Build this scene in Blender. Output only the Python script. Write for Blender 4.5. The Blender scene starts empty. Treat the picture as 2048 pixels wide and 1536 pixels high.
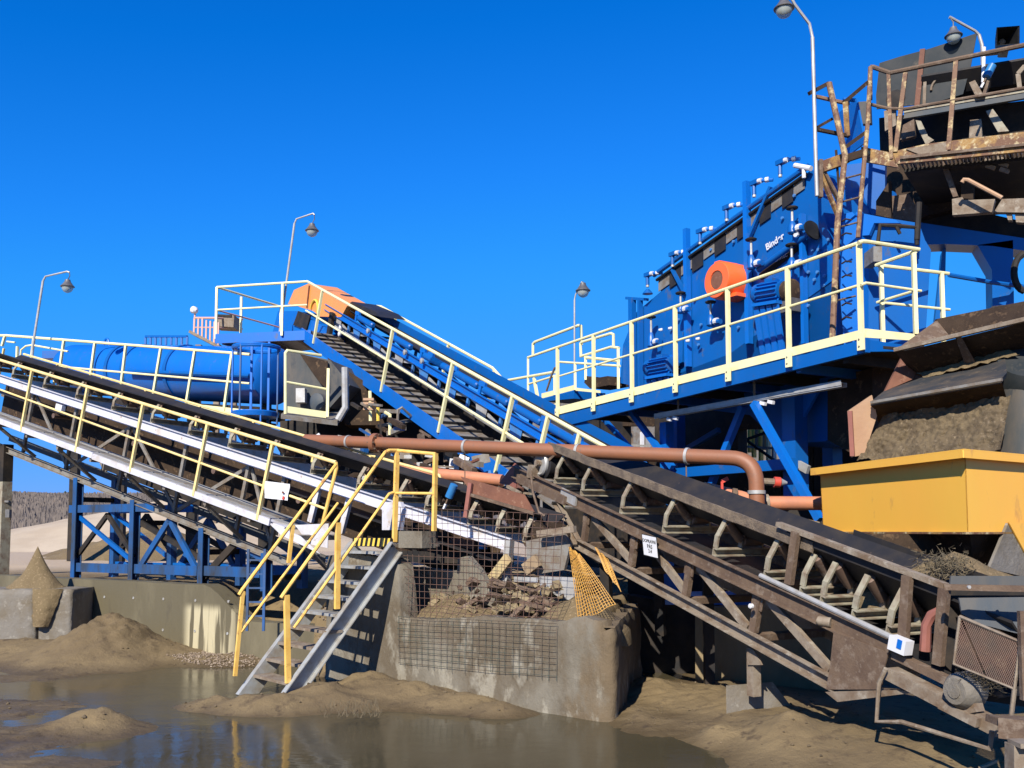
import bpy, bmesh, math, random
from math import radians, sin, cos, tan, pi, hypot, sqrt, exp, atan2
from mathutils import Vector, Matrix, noise as mnoise
random.seed(7)
S = bpy.context.scene
COL = S.collection
V = Vector

# ------------------------------------------------------------------ camera
F_PX, EYE, PITCH = 1900.0, 2.0, radians(4.0)
ROW0 = 1060 - F_PX * tan(PITCH)
cd = bpy.data.cameras.new('camera')
cam = bpy.data.objects.new('camera', cd); COL.objects.link(cam)
cam.location = (0, 0, EYE); cam.rotation_euler = (radians(90) + PITCH, 0, 0)
cd.sensor_width = 36.0; cd.lens = 36.0 * F_PX / 2048
cd.shift_y = (ROW0 - 768) / 2048
cd.clip_start = 0.1; cd.clip_end = 6000
S.camera = cam

# ------------------------------------------------------------------ light
SUN_EL = radians(34.5)
SUN_DIR = V((0.34 * cos(SUN_EL), 0.940 * cos(SUN_EL), -sin(SUN_EL)))   # the way the light travels
sd = bpy.data.lights.new('sun', 'SUN'); sd.energy = 4.6; sd.angle = radians(0.5); sd.color = (1.0, 0.93, 0.82)
sun = bpy.data.objects.new('sun', sd); COL.objects.link(sun)
sun.location = (-10, -20, 30); sun.rotation_euler = SUN_DIR.to_track_quat('-Z', 'Y').to_euler()
W = bpy.data.worlds.new('World'); S.world = W; W.use_nodes = True
nt = W.node_tree
bgn = nt.nodes['Background']
sky = nt.nodes.new('ShaderNodeTexSky'); sky.sky_type = 'NISHITA'; sky.sun_disc = False
sky.sun_elevation = SUN_EL; sky.sun_rotation = atan2(-SUN_DIR.x, -SUN_DIR.y)
sky.altitude = 0; sky.air_density = 1.0; sky.dust_density = 0.0; sky.ozone_density = 3.0
# clear cold winter air: the sky's own colour, with less white towards the horizon
sep = nt.nodes.new('ShaderNodeSeparateColor'); com = nt.nodes.new('ShaderNodeCombineColor'); nt.links.new(sky.outputs[0], sep.inputs[0])
def sky_math(op, a_, b_, c_=None):
    q = nt.nodes.new('ShaderNodeMath'); q.operation = op
    for k_, v_ in enumerate((a_, b_, c_)):
        if v_ is None: continue
        if isinstance(v_, (int, float)): q.inputs[k_].default_value = v_
        else: nt.links.new(v_, q.inputs[k_])
    return q.outputs[0]
def sky_chan(i, gain, off, knee, slope, lo):
    v_ = sky_math('MAXIMUM', sky_math('MULTIPLY_ADD', sep.outputs[i], gain, off), lo)
    nt.links.new(sky_math('SMOOTH_MIN', v_, sky_math('MULTIPLY_ADD', v_, slope, knee), 0.5), com.inputs[i])
SKY_CURVE = ((0, 0.17, -0.17, 50.0, 1.0, 0.01), (1, 0.70, -0.20, 2.0, 0.15, 0.1), (2, 1.38, 0.0, 5.6, 0.15, 0.2))
for q_ in SKY_CURVE: sky_chan(*q_)
nt.links.new(com.outputs[0], bgn.inputs['Color'])
bgn.inputs['Strength'].default_value = 0.085
S.view_settings.view_transform = 'Standard'; S.view_settings.look = 'None'
S.view_settings.exposure = 0.8; S.view_settings.gamma = 1.0; S.view_settings.use_curve_mapping = False
S.cycles.max_bounces = 6; S.cycles.diffuse_bounces = 3; S.cycles.glossy_bounces = 3
S.cycles.transparent_max_bounces = 8

# ------------------------------------------------------------------ survey helpers (reading positions off planes that stand in the place)
_c, _s = cos(PITCH), sin(PITCH)
ORG = V((0, 0, EYE))
def ray(px, py):
    t = (ROW0 - py) / F_PX; h = (t * _c + _s) / (_c - t * _s); D = _c + h * _s
    return V(((px - 1024) / F_PX * D, 1.0, h))
def P(px, py, Y): return ORG + ray(px, py) * Y
def PZ(px, py, z):
    r = ray(px, py); return ORG + r * ((z - EYE) / r.z)
def proj(p):
    X, Y, Z = p - ORG; D = Y * _c + Z * _s
    return (1024 + F_PX * X / D, ROW0 - F_PX * (-Y * _s + Z * _c) / D)
class VP:
    """a vertical plane: a point and a direction in plan; n points away from the camera side"""
    def __init__(s, x, y, dx, dy):
        l = hypot(dx, dy); s.p = V((x, y, 0)); s.d = V((dx / l, dy / l, 0))
        n = V((-dy / l, dx / l, 0)); s.n = n if n.y > 0 else -n
    def at(s, px, py):
        r = ray(px, py); return ORG + r * (s.n.dot(s.p - ORG) / s.n.dot(r))
    def off(s, k):
        q = s.p + s.n * k; return VP(q.x, q.y, s.d.x, s.d.y)
class Fr:
    """a sloping frame: s metres along d, l sideways (away), h square to the slope"""
    def __init__(f, o, b, n):
        f.o = o.copy(); f.d = (b - o).normalized(); f.n = n.normalized()
        f.n = (f.n - f.d * f.n.dot(f.d)).normalized()
        f.u = f.n.cross(f.d); f.u = f.u if f.u.z > 0 else -f.u
    def pt(f, s, l=0.0, h=0.0): return f.o + f.d * s + f.n * l + f.u * h
    def sh(f, px, py, l=0.0):
        r = ray(px, py); q = f.o + f.n * l
        w = ORG + r * (f.n.dot(q - ORG) / f.n.dot(r)); w = w - f.o
        return (w.dot(f.d), w.dot(f.u))
    def on(f, px, py, l=0.0):
        s_, h_ = f.sh(px, py, l); return f.pt(s_, l, h_)
    def s_px(f, px, l=0.0, h=0.0):
        lo, hi = -12.0, 16.0
        while (f.pt(hi, l, h)).y < 2.0: hi -= 0.25
        while (f.pt(lo, l, h)).y < 2.0: lo += 0.25
        up = proj(f.pt(hi, l, h))[0] > proj(f.pt(lo, l, h))[0]
        for _ in range(50):
            m = (lo + hi) / 2
            if (proj(f.pt(m, l, h))[0] < px) == up: lo = m
            else: hi = m
        return (lo + hi) / 2
    def mat(f, s=0, l=0, h=0):
        p = f.pt(s, l, h)
        return Matrix(((f.d.x, f.n.x, f.u.x, p.x), (f.d.y, f.n.y, f.u.y, p.y), (f.d.z, f.n.z, f.u.z, p.z), (0, 0, 0, 1)))

# ------------------------------------------------------------------ mesh helpers
UPZ = V((0, 0, 1))
class MB:
    def __init__(s): s.v = []; s.f = []; s.uv = None
    def add(s, vs, fs):
        k = len(s.v); s.v += [V(q) for q in vs]; s.f += [tuple(i + k for i in q) for q in fs]; return s
    def hexa(s, a, b):          # two quads
        return s.add(list(a) + list(b), [(3, 2, 1, 0), (4, 5, 6, 7), (0, 1, 5, 4), (1, 2, 6, 5), (2, 3, 7, 6), (3, 0, 4, 7)])
    def bar(s, a, b, w, h, up=UPZ, c=(0, 0)):
        a = V(a); b = V(b); d = (b - a).normalized(); up = V(up)
        sd_ = d.cross(up)
        if sd_.length < 1e-4: sd_ = d.cross(V((1, 0, 0)))
        sd_.normalize(); u = sd_.cross(d)
        o = sd_ * c[0] + u * c[1]
        q = [sd_ * (-w / 2) + u * (-h / 2), sd_ * (w / 2) + u * (-h / 2), sd_ * (w / 2) + u * (h / 2), sd_ * (-w / 2) + u * (h / 2)]
        return s.hexa([a + o + k for k in q], [b + o + k for k in q])
    def chan(s, a, b, out, h, fl=0.06, t=0.012, up=UPZ):
        """C section: web with two flanges sticking out towards `out`; a, b run along the middle of the web"""
        a = V(a); b = V(b); d = (b - a).normalized(); out = V(out); out = (out - d * out.dot(d)).normalized()
        u = out.cross(d); u = u if u.dot(V(up)) > 0 else -u
        s.bar(a, b, t, h, u)
        for k in (-1, 1):
            o = u * (k * (h / 2 - t / 2)) + out * (fl / 2 + t / 2 + 0.0005)
            s.bar(a + o, b + o, fl, t, u)
        return s
    def tube(s, pts, r, n=8, caps=True):
        pts = [V(p) for p in pts]; m = len(pts); k0 = len(s.v)
        d0 = (pts[1] - pts[0]).normalized()
        x = d0.cross(UPZ)
        if x.length < 1e-3: x = V((1, 0, 0))
        x.normalize()
        for i, p in enumerate(pts):
            if i == 0: d = d0
            elif i == m - 1: d = (pts[-1] - pts[-2]).normalized()
            else:
                d = ((pts[i + 1] - p).normalized() + (p - pts[i - 1]).normalized())
                d = d.normalized() if d.length > 1e-6 else d0
            x = (x - d * x.dot(d)).normalized(); y = d.cross(x)
            rr = r[i] if isinstance(r, (list, tuple)) else r
            for j in range(n):
                a = 2 * pi * j / n; s.v.append(p + x * (rr * cos(a)) + y * (rr * sin(a)))
        for i in range(m - 1):
            for j in range(n):
                a = k0 + i * n + j; b = k0 + i * n + (j + 1) % n
                s.f.append((a, b, b + n, a + n))
        if caps:
            s.f.append(tuple(k0 + j for j in range(n))[::-1]); s.f.append(tuple(k0 + (m - 1) * n + j for j in range(n)))
        return s
    def cyl(s, a, b, r, n=12, r2=None): return s.tube([a, b], [r, r if r2 is None else r2], n)
    def lathe(s, o, ax, prof, n=16):
        """prof: list of (t along axis, radius)"""
        o = V(o); ax = V(ax).normalized(); x = ax.cross(UPZ)
        if x.length < 1e-3: x = V((1, 0, 0))
        x.normalize(); y = ax.cross(x); k0 = len(s.v)
        for t, r in prof:
            for j in range(n):
                a = 2 * pi * j / n; s.v.append(o + ax * t + x * (r * cos(a)) + y * (r * sin(a)))
        for i in range(len(prof) - 1):
            for j in range(n):
                a = k0 + i * n + j; b = k0 + i * n + (j + 1) % n; s.f.append((a, b, b + n, a + n))
        s.f.append(tuple(k0 + j for j in range(n))[::-1]); s.f.append(tuple(k0 + (len(prof) - 1) * n + j for j in range(n)))
        return s
    def prism(s, poly, vec):
        poly = [V(p) for p in poly]; vec = V(vec); n = len(poly)
        return s.add(poly + [p + vec for p in poly],
                     [tuple(range(n))[::-1], tuple(range(n, 2 * n))] + [(i, (i + 1) % n, n + (i + 1) % n, n + i) for i in range(n)])
    def box(s, c, sx, sy, sz, d=V((1, 0, 0))):
        """upright box, c = centre of the base, d = plan direction of its x side"""
        d = V((d.x, d.y, 0)).normalized(); n = V((-d.y, d.x, 0)); c = V(c)
        q = [c + d * (a * sx / 2) + n * (b * sy / 2) for a, b in ((-1, -1), (1, -1), (1, 1), (-1, 1))]
        return s.hexa(q, [p + UPZ * sz for p in q])
    def sheet(s, rows):
        k0 = len(s.v); n = len(rows[0])
        for r in rows: s.v += [V(q) for q in r]
        for i in range(len(rows) - 1):
            for j in range(n - 1):
                a = k0 + i * n + j; s.f.append((a, a + 1, a + n + 1, a + n))
        return s
    def extrude(s, prof, fr, s0, s1, close=False, nseg=1):
        """profile of (l,h) run along a frame"""
        n = len(prof); k0 = len(s.v)
        for i in range(nseg + 1):
            t = s0 + (s1 - s0) * i / nseg
            for l, h in prof: s.v.append(fr.pt(t, l, h))
        for i in range(nseg):
            for j in range(n if close else n - 1):
                a = k0 + i * n + j; b = k0 + i * n + (j + 1) % n; s.f.append((a, b, b + n, a + n))
        if close:
            s.f.append(tuple(range(k0, k0 + n))[::-1]); s.f.append(tuple(range(k0 + nseg * n, k0 + nseg * n + n)))
        return s

BASE = {}
def mesh_of(name, mb, mat, off=V((0, 0, 0)), ang=35):
    me = bpy.data.meshes.new(name)
    me.from_pydata([tuple(p - off) for p in mb.v], [], mb.f)
    bm = bmesh.new(); bm.from_mesh(me); bmesh.ops.recalc_face_normals(bm, faces=bm.faces); bm.to_mesh(me); bm.free()
    me.materials.append(mat); me.shade_smooth(); me.set_sharp_from_angle(angle=radians(ang))
    return me
def tag(o, label=None, cat=None, group=None, kind=None):
    if label: o['label'] = label
    if cat: o['category'] = cat
    if group: o['group'] = group
    if kind: o['kind'] = kind
    return o
def thing(name, label, cat, loc, group=None):
    o = bpy.data.objects.new(name, None); COL.objects.link(o); o.location = V(loc); o.empty_display_size = 0.2
    BASE[o.name] = V(loc); return tag(o, label, cat, group)
def part(name, mb, mat, parent, label=None, kind=None, ang=35):
    b = BASE[parent.name]
    o = bpy.data.objects.new(name, mesh_of(name, mb, mat, b, ang)); COL.objects.link(o); o.parent = parent
    BASE[o.name] = b; return tag(o, label, None, None, kind)
def solo(name, mb, mat, label, cat, group=None, ang=35):
    """a thing that is a single piece"""
    zc = min(p.z for p in mb.v); xc = sum(p.x for p in mb.v) / len(mb.v); yc = sum(p.y for p in mb.v) / len(mb.v)
    b = V((xc, yc, zc)); o = bpy.data.objects.new(name, mesh_of(name, mb, mat, b, ang)); COL.objects.link(o); o.location = b
    BASE[o.name] = b; return tag(o, label, cat, group)
def struct(name, mb, mat, kind='structure', ang=35):
    o = bpy.data.objects.new(name, mesh_of(name, mb, mat, V((0, 0, 0)), ang)); COL.objects.link(o); BASE[o.name] = V((0, 0, 0))
    o['kind'] = kind; return o
def inst(name, me, parent, M, label=None):
    """a repeat of a part: shares the mesh, own place (M in world coordinates)"""
    o = bpy.data.objects.new(name, me); COL.objects.link(o); o.parent = parent
    Mw = M.copy(); Mw.translation = M.translation - BASE[parent.name]
    o.matrix_local = Mw; BASE[o.name] = M.translation.copy()
    if label: o['label'] = label
    return o
def sub(name, me, parent):
    o = bpy.data.objects.new(name, me); COL.objects.link(o); o.parent = parent; return o
LOC = Fr(V((0, 0, 0)), V((1, 0, 0)), V((0, 1, 0)))     # local frame for shared meshes

# ------------------------------------------------------------------ materials
def mat(name, col, col2=None, amt=0.5, scale=3.0, rough=0.6, metal=0.0, bump=0.0, stretch=1.0, col3=None, amt3=0.35, scale3=14.0, bscale=None, spec=0.5, sharp=0.12, rvar=0.0):
    """base colour, wear colour col2 in noise patches covering about amt, small flecks col3"""
    m = bpy.data.materials.new(name); m.use_nodes = True; n = m.node_tree.nodes; l = m.node_tree.links
    b = n['Principled BSDF']; b.inputs['Roughness'].default_value = rough; b.inputs['Metallic'].default_value = metal
    b.inputs['Specular IOR Level'].default_value = spec
    geo = n.new('ShaderNodeNewGeometry'); mp = n.new('ShaderNodeMapping'); mp.inputs['Scale'].default_value = (1, 1, 1.0 / stretch)
    l.new(geo.outputs['Position'], mp.inputs['Vector'])
    def noise(sc, det=6.0, r=0.62):
        t = n.new('ShaderNodeTexNoise'); t.inputs['Scale'].default_value = sc; t.inputs['Detail'].default_value = det
        t.inputs['Roughness'].default_value = r; l.new(mp.outputs[0], t.inputs['Vector']); return t
    def mask(t, a, w):
        r = n.new('ShaderNodeMapRange'); c = 0.5 + (0.5 - a) * 0.42
        r.inputs['From Min'].default_value = c - w; r.inputs['From Max'].default_value = c + w
        l.new(t.outputs['Fac'], r.inputs['Value']); return r.outputs[0]
    def mix(f, a, c):
        x = n.new('ShaderNodeMix'); x.data_type = 'RGBA'; l.new(f, x.inputs[0])
        if isinstance(a, tuple): x.inputs[6].default_value = (*a, 1)
        else: l.new(a, x.inputs[6])
        x.inputs[7].default_value = (*c, 1); return x.outputs[2]
    t1 = noise(scale); out = None
    # slow tone change so that no surface is one flat colour
    t0 = noise(0.8 if scale > 0.5 else scale * 0.4, 3.0)
    dark = tuple(k * 0.82 for k in col)
    out = mix(t0.outputs['Fac'], col, dark)
    if col2: out = mix(mask(t1, amt, sharp), out, col2)
    if col3:
        t3 = noise(scale3, 4.0, 0.7); out = mix(mask(t3, amt3, 0.06), out, col3)
    l.new(out, b.inputs['Base Color'])
    if rvar:
        rr = n.new('ShaderNodeMapRange'); rr.inputs['To Min'].default_value = rough - rvar; rr.inputs['To Max'].default_value = rough + rvar
        l.new(t1.outputs['Fac'], rr.inputs['Value']); l.new(rr.outputs[0], b.inputs['Roughness'])
    if bump:
        tb = noise(bscale or scale * 4, 8.0, 0.7); bp = n.new('ShaderNodeBump'); bp.inputs['Strength'].default_value = min(1, bump)
        bp.inputs['Distance'].default_value = 0.03 * max(1, bump); l.new(tb.outputs['Fac'], bp.inputs['Height']); l.new(bp.outputs[0], b.inputs['Normal'])
    return m
M_ = {}
def defm(k, *a, **kw): M_[k] = mat(k, *a, **kw)
defm('sand', (0.178, 0.132, 0.070), (0.135, 0.098, 0.053), 0.5, 1.6, 0.9, bump=0.7, bscale=16, col3=(0.28, 0.205, 0.12), amt3=0.2, scale3=30, spec=0.2)
defm('mud', (0.172, 0.128, 0.068), (0.112, 0.082, 0.045), 0.5, 0.9, 0.75, bump=0.8, bscale=11, col3=(0.075, 0.054, 0.032), amt3=0.22, scale3=5, spec=0.3)
defm('gravel', (0.46, 0.38, 0.28), (0.36, 0.29, 0.21), 0.5, 0.5, 0.95, bump=0.5, bscale=9, spec=0.1)
defm('pebble', (0.30, 0.23, 0.16), (0.16, 0.12, 0.085), 0.5, 9.0, 0.9, bump=1.0, bscale=22, col3=(0.46, 0.38, 0.29), amt3=0.25, scale3=26, spec=0.2)
defm('concrete', (0.175, 0.155, 0.118), (0.100, 0.078, 0.050), 0.52, 1.1, 0.85, bump=0.7, bscale=12, stretch=1.5, col3=(0.235, 0.215, 0.17), amt3=0.26, scale3=2.2, sharp=0.07)
defm('block', (0.180, 0.162, 0.136), (0.125, 0.10, 0.066), 0.42, 2.0, 0.88, bump=0.6, bscale=12, col3=(0.235, 0.215, 0.18), amt3=0.2, scale3=7)
defm('wall_olive', (0.105, 0.088, 0.050), (0.135, 0.115, 0.068), 0.4, 1.2, 0.7, bump=0.3, bscale=10, stretch=3.0, col3=(0.075, 0.062, 0.038), amt3=0.18, scale3=2.5, sharp=0.08)
defm('rust', (0.135, 0.088, 0.055), (0.085, 0.052, 0.033), 0.45, 5.0, 0.8, bump=0.35, bscale=30, col3=(0.165, 0.122, 0.088), amt3=0.3, scale3=9)
defm('rust_pale', (0.235, 0.19, 0.14), (0.13, 0.085, 0.05), 0.42, 5.0, 0.8, bump=0.3, bscale=30, col3=(0.29, 0.25, 0.195), amt3=0.22, scale3=9)
defm('rust_red', (0.175, 0.07, 0.038), (0.12, 0.046, 0.026), 0.5, 4.0, 0.75, bump=0.25, bscale=25, col3=(0.22, 0.115, 0.07), amt3=0.2, scale3=12)
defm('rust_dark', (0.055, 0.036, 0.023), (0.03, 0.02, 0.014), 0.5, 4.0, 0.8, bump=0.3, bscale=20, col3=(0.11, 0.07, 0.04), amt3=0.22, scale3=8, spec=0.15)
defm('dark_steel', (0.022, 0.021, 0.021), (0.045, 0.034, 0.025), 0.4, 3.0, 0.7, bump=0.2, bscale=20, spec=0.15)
defm('rust_yellow', (0.30, 0.17, 0.05), (0.13, 0.062, 0.032), 0.55, 5.0, 0.75, bump=0.35, bscale=25, col3=(0.44, 0.36, 0.20), amt3=0.3, scale3=8, sharp=0.06)
defm('worn_rail', (0.19, 0.105, 0.06), (0.42, 0.32, 0.16), 0.35, 7.0, 0.75, bump=0.3, bscale=25, col3=(0.10, 0.05, 0.03), amt3=0.3, scale3=12, sharp=0.05)
defm('galv', (0.42, 0.42, 0.41), (0.30, 0.28, 0.25), 0.45, 5.0, 0.5, 0.25, bump=0.1)
defm('grey_steel', (0.215, 0.205, 0.185), (0.145, 0.11, 0.075), 0.45, 6.0, 0.65, 0.1, bump=0.2, bscale=25)
defm('stair_grey', (0.34, 0.35, 0.34), (0.24, 0.21, 0.165), 0.4, 5.0, 0.55, 0.15, bump=0.15, bscale=25)
defm('white_paint', (0.54, 0.54, 0.59), (0.42, 0.38, 0.34), 0.30, 3.0, 0.5, bump=0.05, col3=(0.26, 0.17, 0.10), amt3=0.10, scale3=9, sharp=0.08)
defm('cream', (0.80, 0.75, 0.41), (0.68, 0.60, 0.30), 0.3, 4.0, 0.45)
defm('yellow_rail', (0.82, 0.52, 0.13), (0.66, 0.37, 0.07), 0.4, 5.0, 0.45, col3=(0.36, 0.17, 0.06), amt3=0.20, scale3=9)
defm('hopper_yellow', (0.86, 0.47, 0.062), (0.80, 0.41, 0.055), 0.5, 1.3, 0.5, bump=0.12, bscale=3, col3=(0.58, 0.29, 0.06), amt3=0.09, scale3=4, stretch=2.0)
defm('blue', (0.002, 0.125, 0.50), (0.006, 0.108, 0.40), 0.4, 2.5, 0.38, bump=0.03, col3=(0.07, 0.10, 0.20), amt3=0.07, scale3=5, stretch=1.6)
defm('blue_mid', (0.001, 0.096, 0.37), (0.004, 0.083, 0.30), 0.45, 2.0, 0.38, bump=0.03, col3=(0.06, 0.085, 0.15), amt3=0.10, scale3=5, stretch=1.8)
defm('blue_pale', (0.05, 0.20, 0.50), (0.07, 0.15, 0.30), 0.4, 4.0, 0.45)
defm('blue_worn_shaded', (0.006, 0.085, 0.29), (0.025, 0.045, 0.085), 0.5, 2.0, 0.5, bump=0.1, stretch=2.5, col3=(0.03, 0.028, 0.026), amt3=0.16, scale3=4)  # worn blue, made darker with black patches for the conveyor's shade
defm('orange', (0.86, 0.135, 0.028), (0.80, 0.12, 0.026), 0.4, 4.0, 0.4)
defm('orange_pale', (0.82, 0.30, 0.06), (0.74, 0.26, 0.06), 0.4, 3.0, 0.45)
defm('pipe_brown', (0.25, 0.098, 0.045), (0.205, 0.085, 0.042), 0.45, 4.0, 0.55, bump=0.1, col3=(0.17, 0.085, 0.05), amt3=0.15, scale3=12)
defm('pipe_orange', (0.50, 0.195, 0.10), (0.36, 0.15, 0.085), 0.35, 4.0, 0.55, bump=0.1)
defm('rubber', (0.022, 0.022, 0.025), (0.035, 0.03, 0.026), 0.4, 3.0, 0.5, bump=0.1, bscale=30, spec=0.15)
defm('belt_dust', (0.20, 0.15, 0.10), (0.10, 0.075, 0.055), 0.5, 7.0, 0.85, bump=0.6, bscale=35)
defm('roller', (0.16, 0.105, 0.075), (0.10, 0.06, 0.045), 0.4, 5.0, 0.6, 0.2, col3=(0.24, 0.20, 0.17), amt3=0.25, scale3=4)
defm('bracket', (0.30, 0.275, 0.20), (0.17, 0.12, 0.08), 0.4, 8.0, 0.7, bump=0.2, bscale=30)
defm('plate_dark', (0.040, 0.043, 0.047), (0.10, 0.078, 0.056), 0.40, 1.8, 0.6, spec=0.2, bump=0.2, bscale=9, stretch=0.6, col3=(0.14, 0.105, 0.07), amt3=0.15, scale3=6)
defm('grey_sheet', (0.055, 0.062, 0.066), (0.10, 0.085, 0.07), 0.42, 2.2, 0.6, spec=0.25, bump=0.1, stretch=2.5, col3=(0.04, 0.045, 0.05), amt3=0.2, scale3=4)
defm('blue_grey', (0.060, 0.074, 0.088), (0.10, 0.092, 0.08), 0.45, 2.2, 0.6, spec=0.25, bump=0.1, stretch=3.0, col3=(0.07, 0.075, 0.08), amt3=0.2, scale3=4)
defm('tan_steel', (0.42, 0.26, 0.15), (0.34, 0.20, 0.115), 0.45, 3.0, 0.7, bump=0.2, col3=(0.30, 0.17, 0.09), amt3=0.12, scale3=9)
defm('wood', (0.34, 0.25, 0.15), (0.24, 0.17, 0.10), 0.5, 5.0, 0.8, bump=0.3, stretch=3)
defm('wire_green', (0.045, 0.062, 0.05), (0.10, 0.06, 0.04), 0.4, 3.0, 0.7)
defm('wire', (0.15, 0.08, 0.055), (0.09, 0.06, 0.045), 0.5, 3.0, 0.7)
defm('net_orange', (0.55, 0.29, 0.05), (0.42, 0.21, 0.04), 0.4, 5.0, 0.6)
defm('white', (0.66, 0.66, 0.68), (0.52, 0.52, 0.52), 0.2, 6.0, 0.45)
defm('black', (0.012, 0.012, 0.013), (0.02, 0.02, 0.02), 0.4, 5.0, 0.5, spec=0.15)
defm('lamp_grey', (0.10, 0.10, 0.105), (0.16, 0.15, 0.14), 0.4, 8.0, 0.5, 0.3)
defm('can_blue', (0.02, 0.17, 0.42), (0.03, 0.13, 0.30), 0.4, 8.0, 0.35)
defm('red', (0.55, 0.06, 0.035), None, rough=0.5)
defm('red_brown', (0.27, 0.10, 0.075), (0.20, 0.075, 0.055), 0.4, 6.0, 0.7)
defm('pink_rail', (0.58, 0.33, 0.27), (0.48, 0.27, 0.22), 0.4, 5.0, 0.6)
defm('weed', (0.14, 0.105, 0.06), (0.06, 0.05, 0.03), 0.5, 9.0, 0.9)
defm('forest', (0.160, 0.135, 0.118), (0.130, 0.112, 0.102), 0.5, 0.05, 0.95, bump=0.0, spec=0.05, col3=(0.19, 0.155, 0.13), amt3=0.3, scale3=0.16)
defm('evergreen', (0.035, 0.05, 0.04), (0.05, 0.06, 0.045), 0.5, 0.2, 0.95, spec=0.05)
defm('mud_clod', (0.15, 0.112, 0.064), (0.095, 0.07, 0.042), 0.5, 3.0, 0.85, bump=0.9, bscale=18, col3=(0.21, 0.16, 0.10), amt3=0.2, scale3=20, spec=0.25)
defm('concrete_tan', (0.23, 0.175, 0.095), (0.16, 0.12, 0.065), 0.5, 1.6, 0.85, bump=0.4, bscale=10, stretch=2)
defm('pale_yellow', (0.82, 0.64, 0.27), (0.70, 0.50, 0.18), 0.35, 5.0, 0.45, col3=(0.45, 0.26, 0.09), amt3=0.06, scale3=13)
defm('hood_grey', (0.026, 0.032, 0.036), (0.045, 0.046, 0.045), 0.4, 2.2, 0.55, col3=(0.10, 0.085, 0.065), amt3=0.12, scale3=3, spec=0.15)
defm('old_wood', (0.48, 0.38, 0.19), (0.36, 0.26, 0.13), 0.5, 5.0, 0.8, bump=0.3, stretch=3)
defm('stripe_yellow', (0.74, 0.52, 0.07), None, rough=0.5)
def glass_mat():
    m = bpy.data.materials.new('lamp_glass'); m.use_nodes = True; n = m.node_tree.nodes; l = m.node_tree.links
    b = n['Principled BSDF']; b.inputs['Base Color'].default_value = (0.55, 0.6, 0.55, 1); b.inputs['Roughness'].default_value = 0.12
    tr = n.new('ShaderNodeBsdfTransparent'); tr.inputs[0].default_value = (0.75, 0.8, 0.78, 1); mx = n.new('ShaderNodeMixShader'); mx.inputs[0].default_value = 0.5
    l.new(tr.outputs[0], mx.inputs[1]); l.new(b.outputs[0], mx.inputs[2]); l.new(mx.outputs[0], n['Material Output'].inputs[0]); return m
M_['lamp_glass'] = glass_mat()
def water_mat():
    m = bpy.data.materials.new('muddy_water'); m.use_nodes = True; n = m.node_tree.nodes; l = m.node_tree.links
    b = n['Principled BSDF']; b.inputs['IOR'].default_value = 1.33; b.inputs['Specular IOR Level'].default_value = 0.42
    geo = n.new('ShaderNodeNewGeometry')
    t = n.new('ShaderNodeTexNoise'); t.inputs['Scale'].default_value = 0.55; t.inputs['Detail'].default_value = 6; l.new(geo.outputs['Position'], t.inputs['Vector'])
    mx = n.new('ShaderNodeMix'); mx.data_type = 'RGBA'; l.new(t.outputs['Fac'], mx.inputs[0])
    mx.inputs[6].default_value = (0.048, 0.042, 0.024, 1); mx.inputs[7].default_value = (0.085, 0.068, 0.038, 1); l.new(mx.outputs[2], b.inputs['Base Color'])
    r = n.new('ShaderNodeMapRange'); r.inputs['From Min'].default_value = 0.40; r.inputs['From Max'].default_value = 0.66
    r.inputs['To Min'].default_value = 0.07; r.inputs['To Max'].default_value = 0.26; l.new(t.outputs['Fac'], r.inputs['Value']); l.new(r.outputs[0], b.inputs['Roughness'])
    t2 = n.new('ShaderNodeTexNoise'); t2.inputs['Scale'].default_value = 5.0; t2.inputs['Detail'].default_value = 5; l.new(geo.outputs['Position'], t2.inputs['Vector'])
    bp = n.new('ShaderNodeBump'); bp.inputs['Strength'].default_value = 0.15; bp.inputs['Distance'].default_value = 0.02
    l.new(t2.outputs['Fac'], bp.inputs['Height']); l.new(bp.outputs[0], b.inputs['Normal']); return m
M_['water'] = water_mat()
# ================================================================== GROUND, WATER, WALLS
LW = VP(-2.14, 13.42, -1.545, 1)                 # olive retaining wall
LC = VP(-2.75, 13.16, 3.83, -3.19)               # concrete box wall
CORNER = V((1.08, 9.97, 0))
def sstep(a, b, x):
    t = max(0.0, min(1.0, (x - a) / (b - a))); return t * t * (3 - 2 * t)
PILES = []
def pile(px, Y, sx, sy, h, k=1.0): PILES.append(((px - 1024) / F_PX * Y, Y, sx, sy, h, k))
pile(228, 15.0, 0.62, 0.8, 0.74); pile(60, 15.3, 1.2, 0.7, 0.30); pile(340, 15.2, 0.7, 0.6, 0.22); pile(150, 14.6, 0.8, 0.5, 0.28)
pile(470, 14.6, 0.9, 0.45, 0.17)
pile(40, 10.6, 1.1, 0.9, 0.085); pile(-60, 9.0, 1.0, 0.7, 0.085); pile(200, 9.75, 0.36, 0.26, 0.27); pile(110, 9.5, 0.8, 0.4, 0.11)
pile(60, 8.2, 0.7, 0.35, 0.08); pile(20, 13.0, 1.2, 0.35, 0.07)
pile(440, 10.95, 0.34, 0.24, 0.16); pile(500, 10.75, 0.34, 0.20, 0.17); pile(560, 10.75, 0.38, 0.26, 0.21); pile(650, 11.2, 0.42, 0.38, 0.26); pile(740, 11.75, 0.45, 0.42, 0.30)
pile(820, 11.4, 0.6, 0.36, 0.24); pile(920, 10.95, 0.45, 0.28, 0.22); pile(1000, 10.55, 0.30, 0.2, 0.18); pile(700, 10.85, 0.5, 0.22, 0.14)
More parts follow.
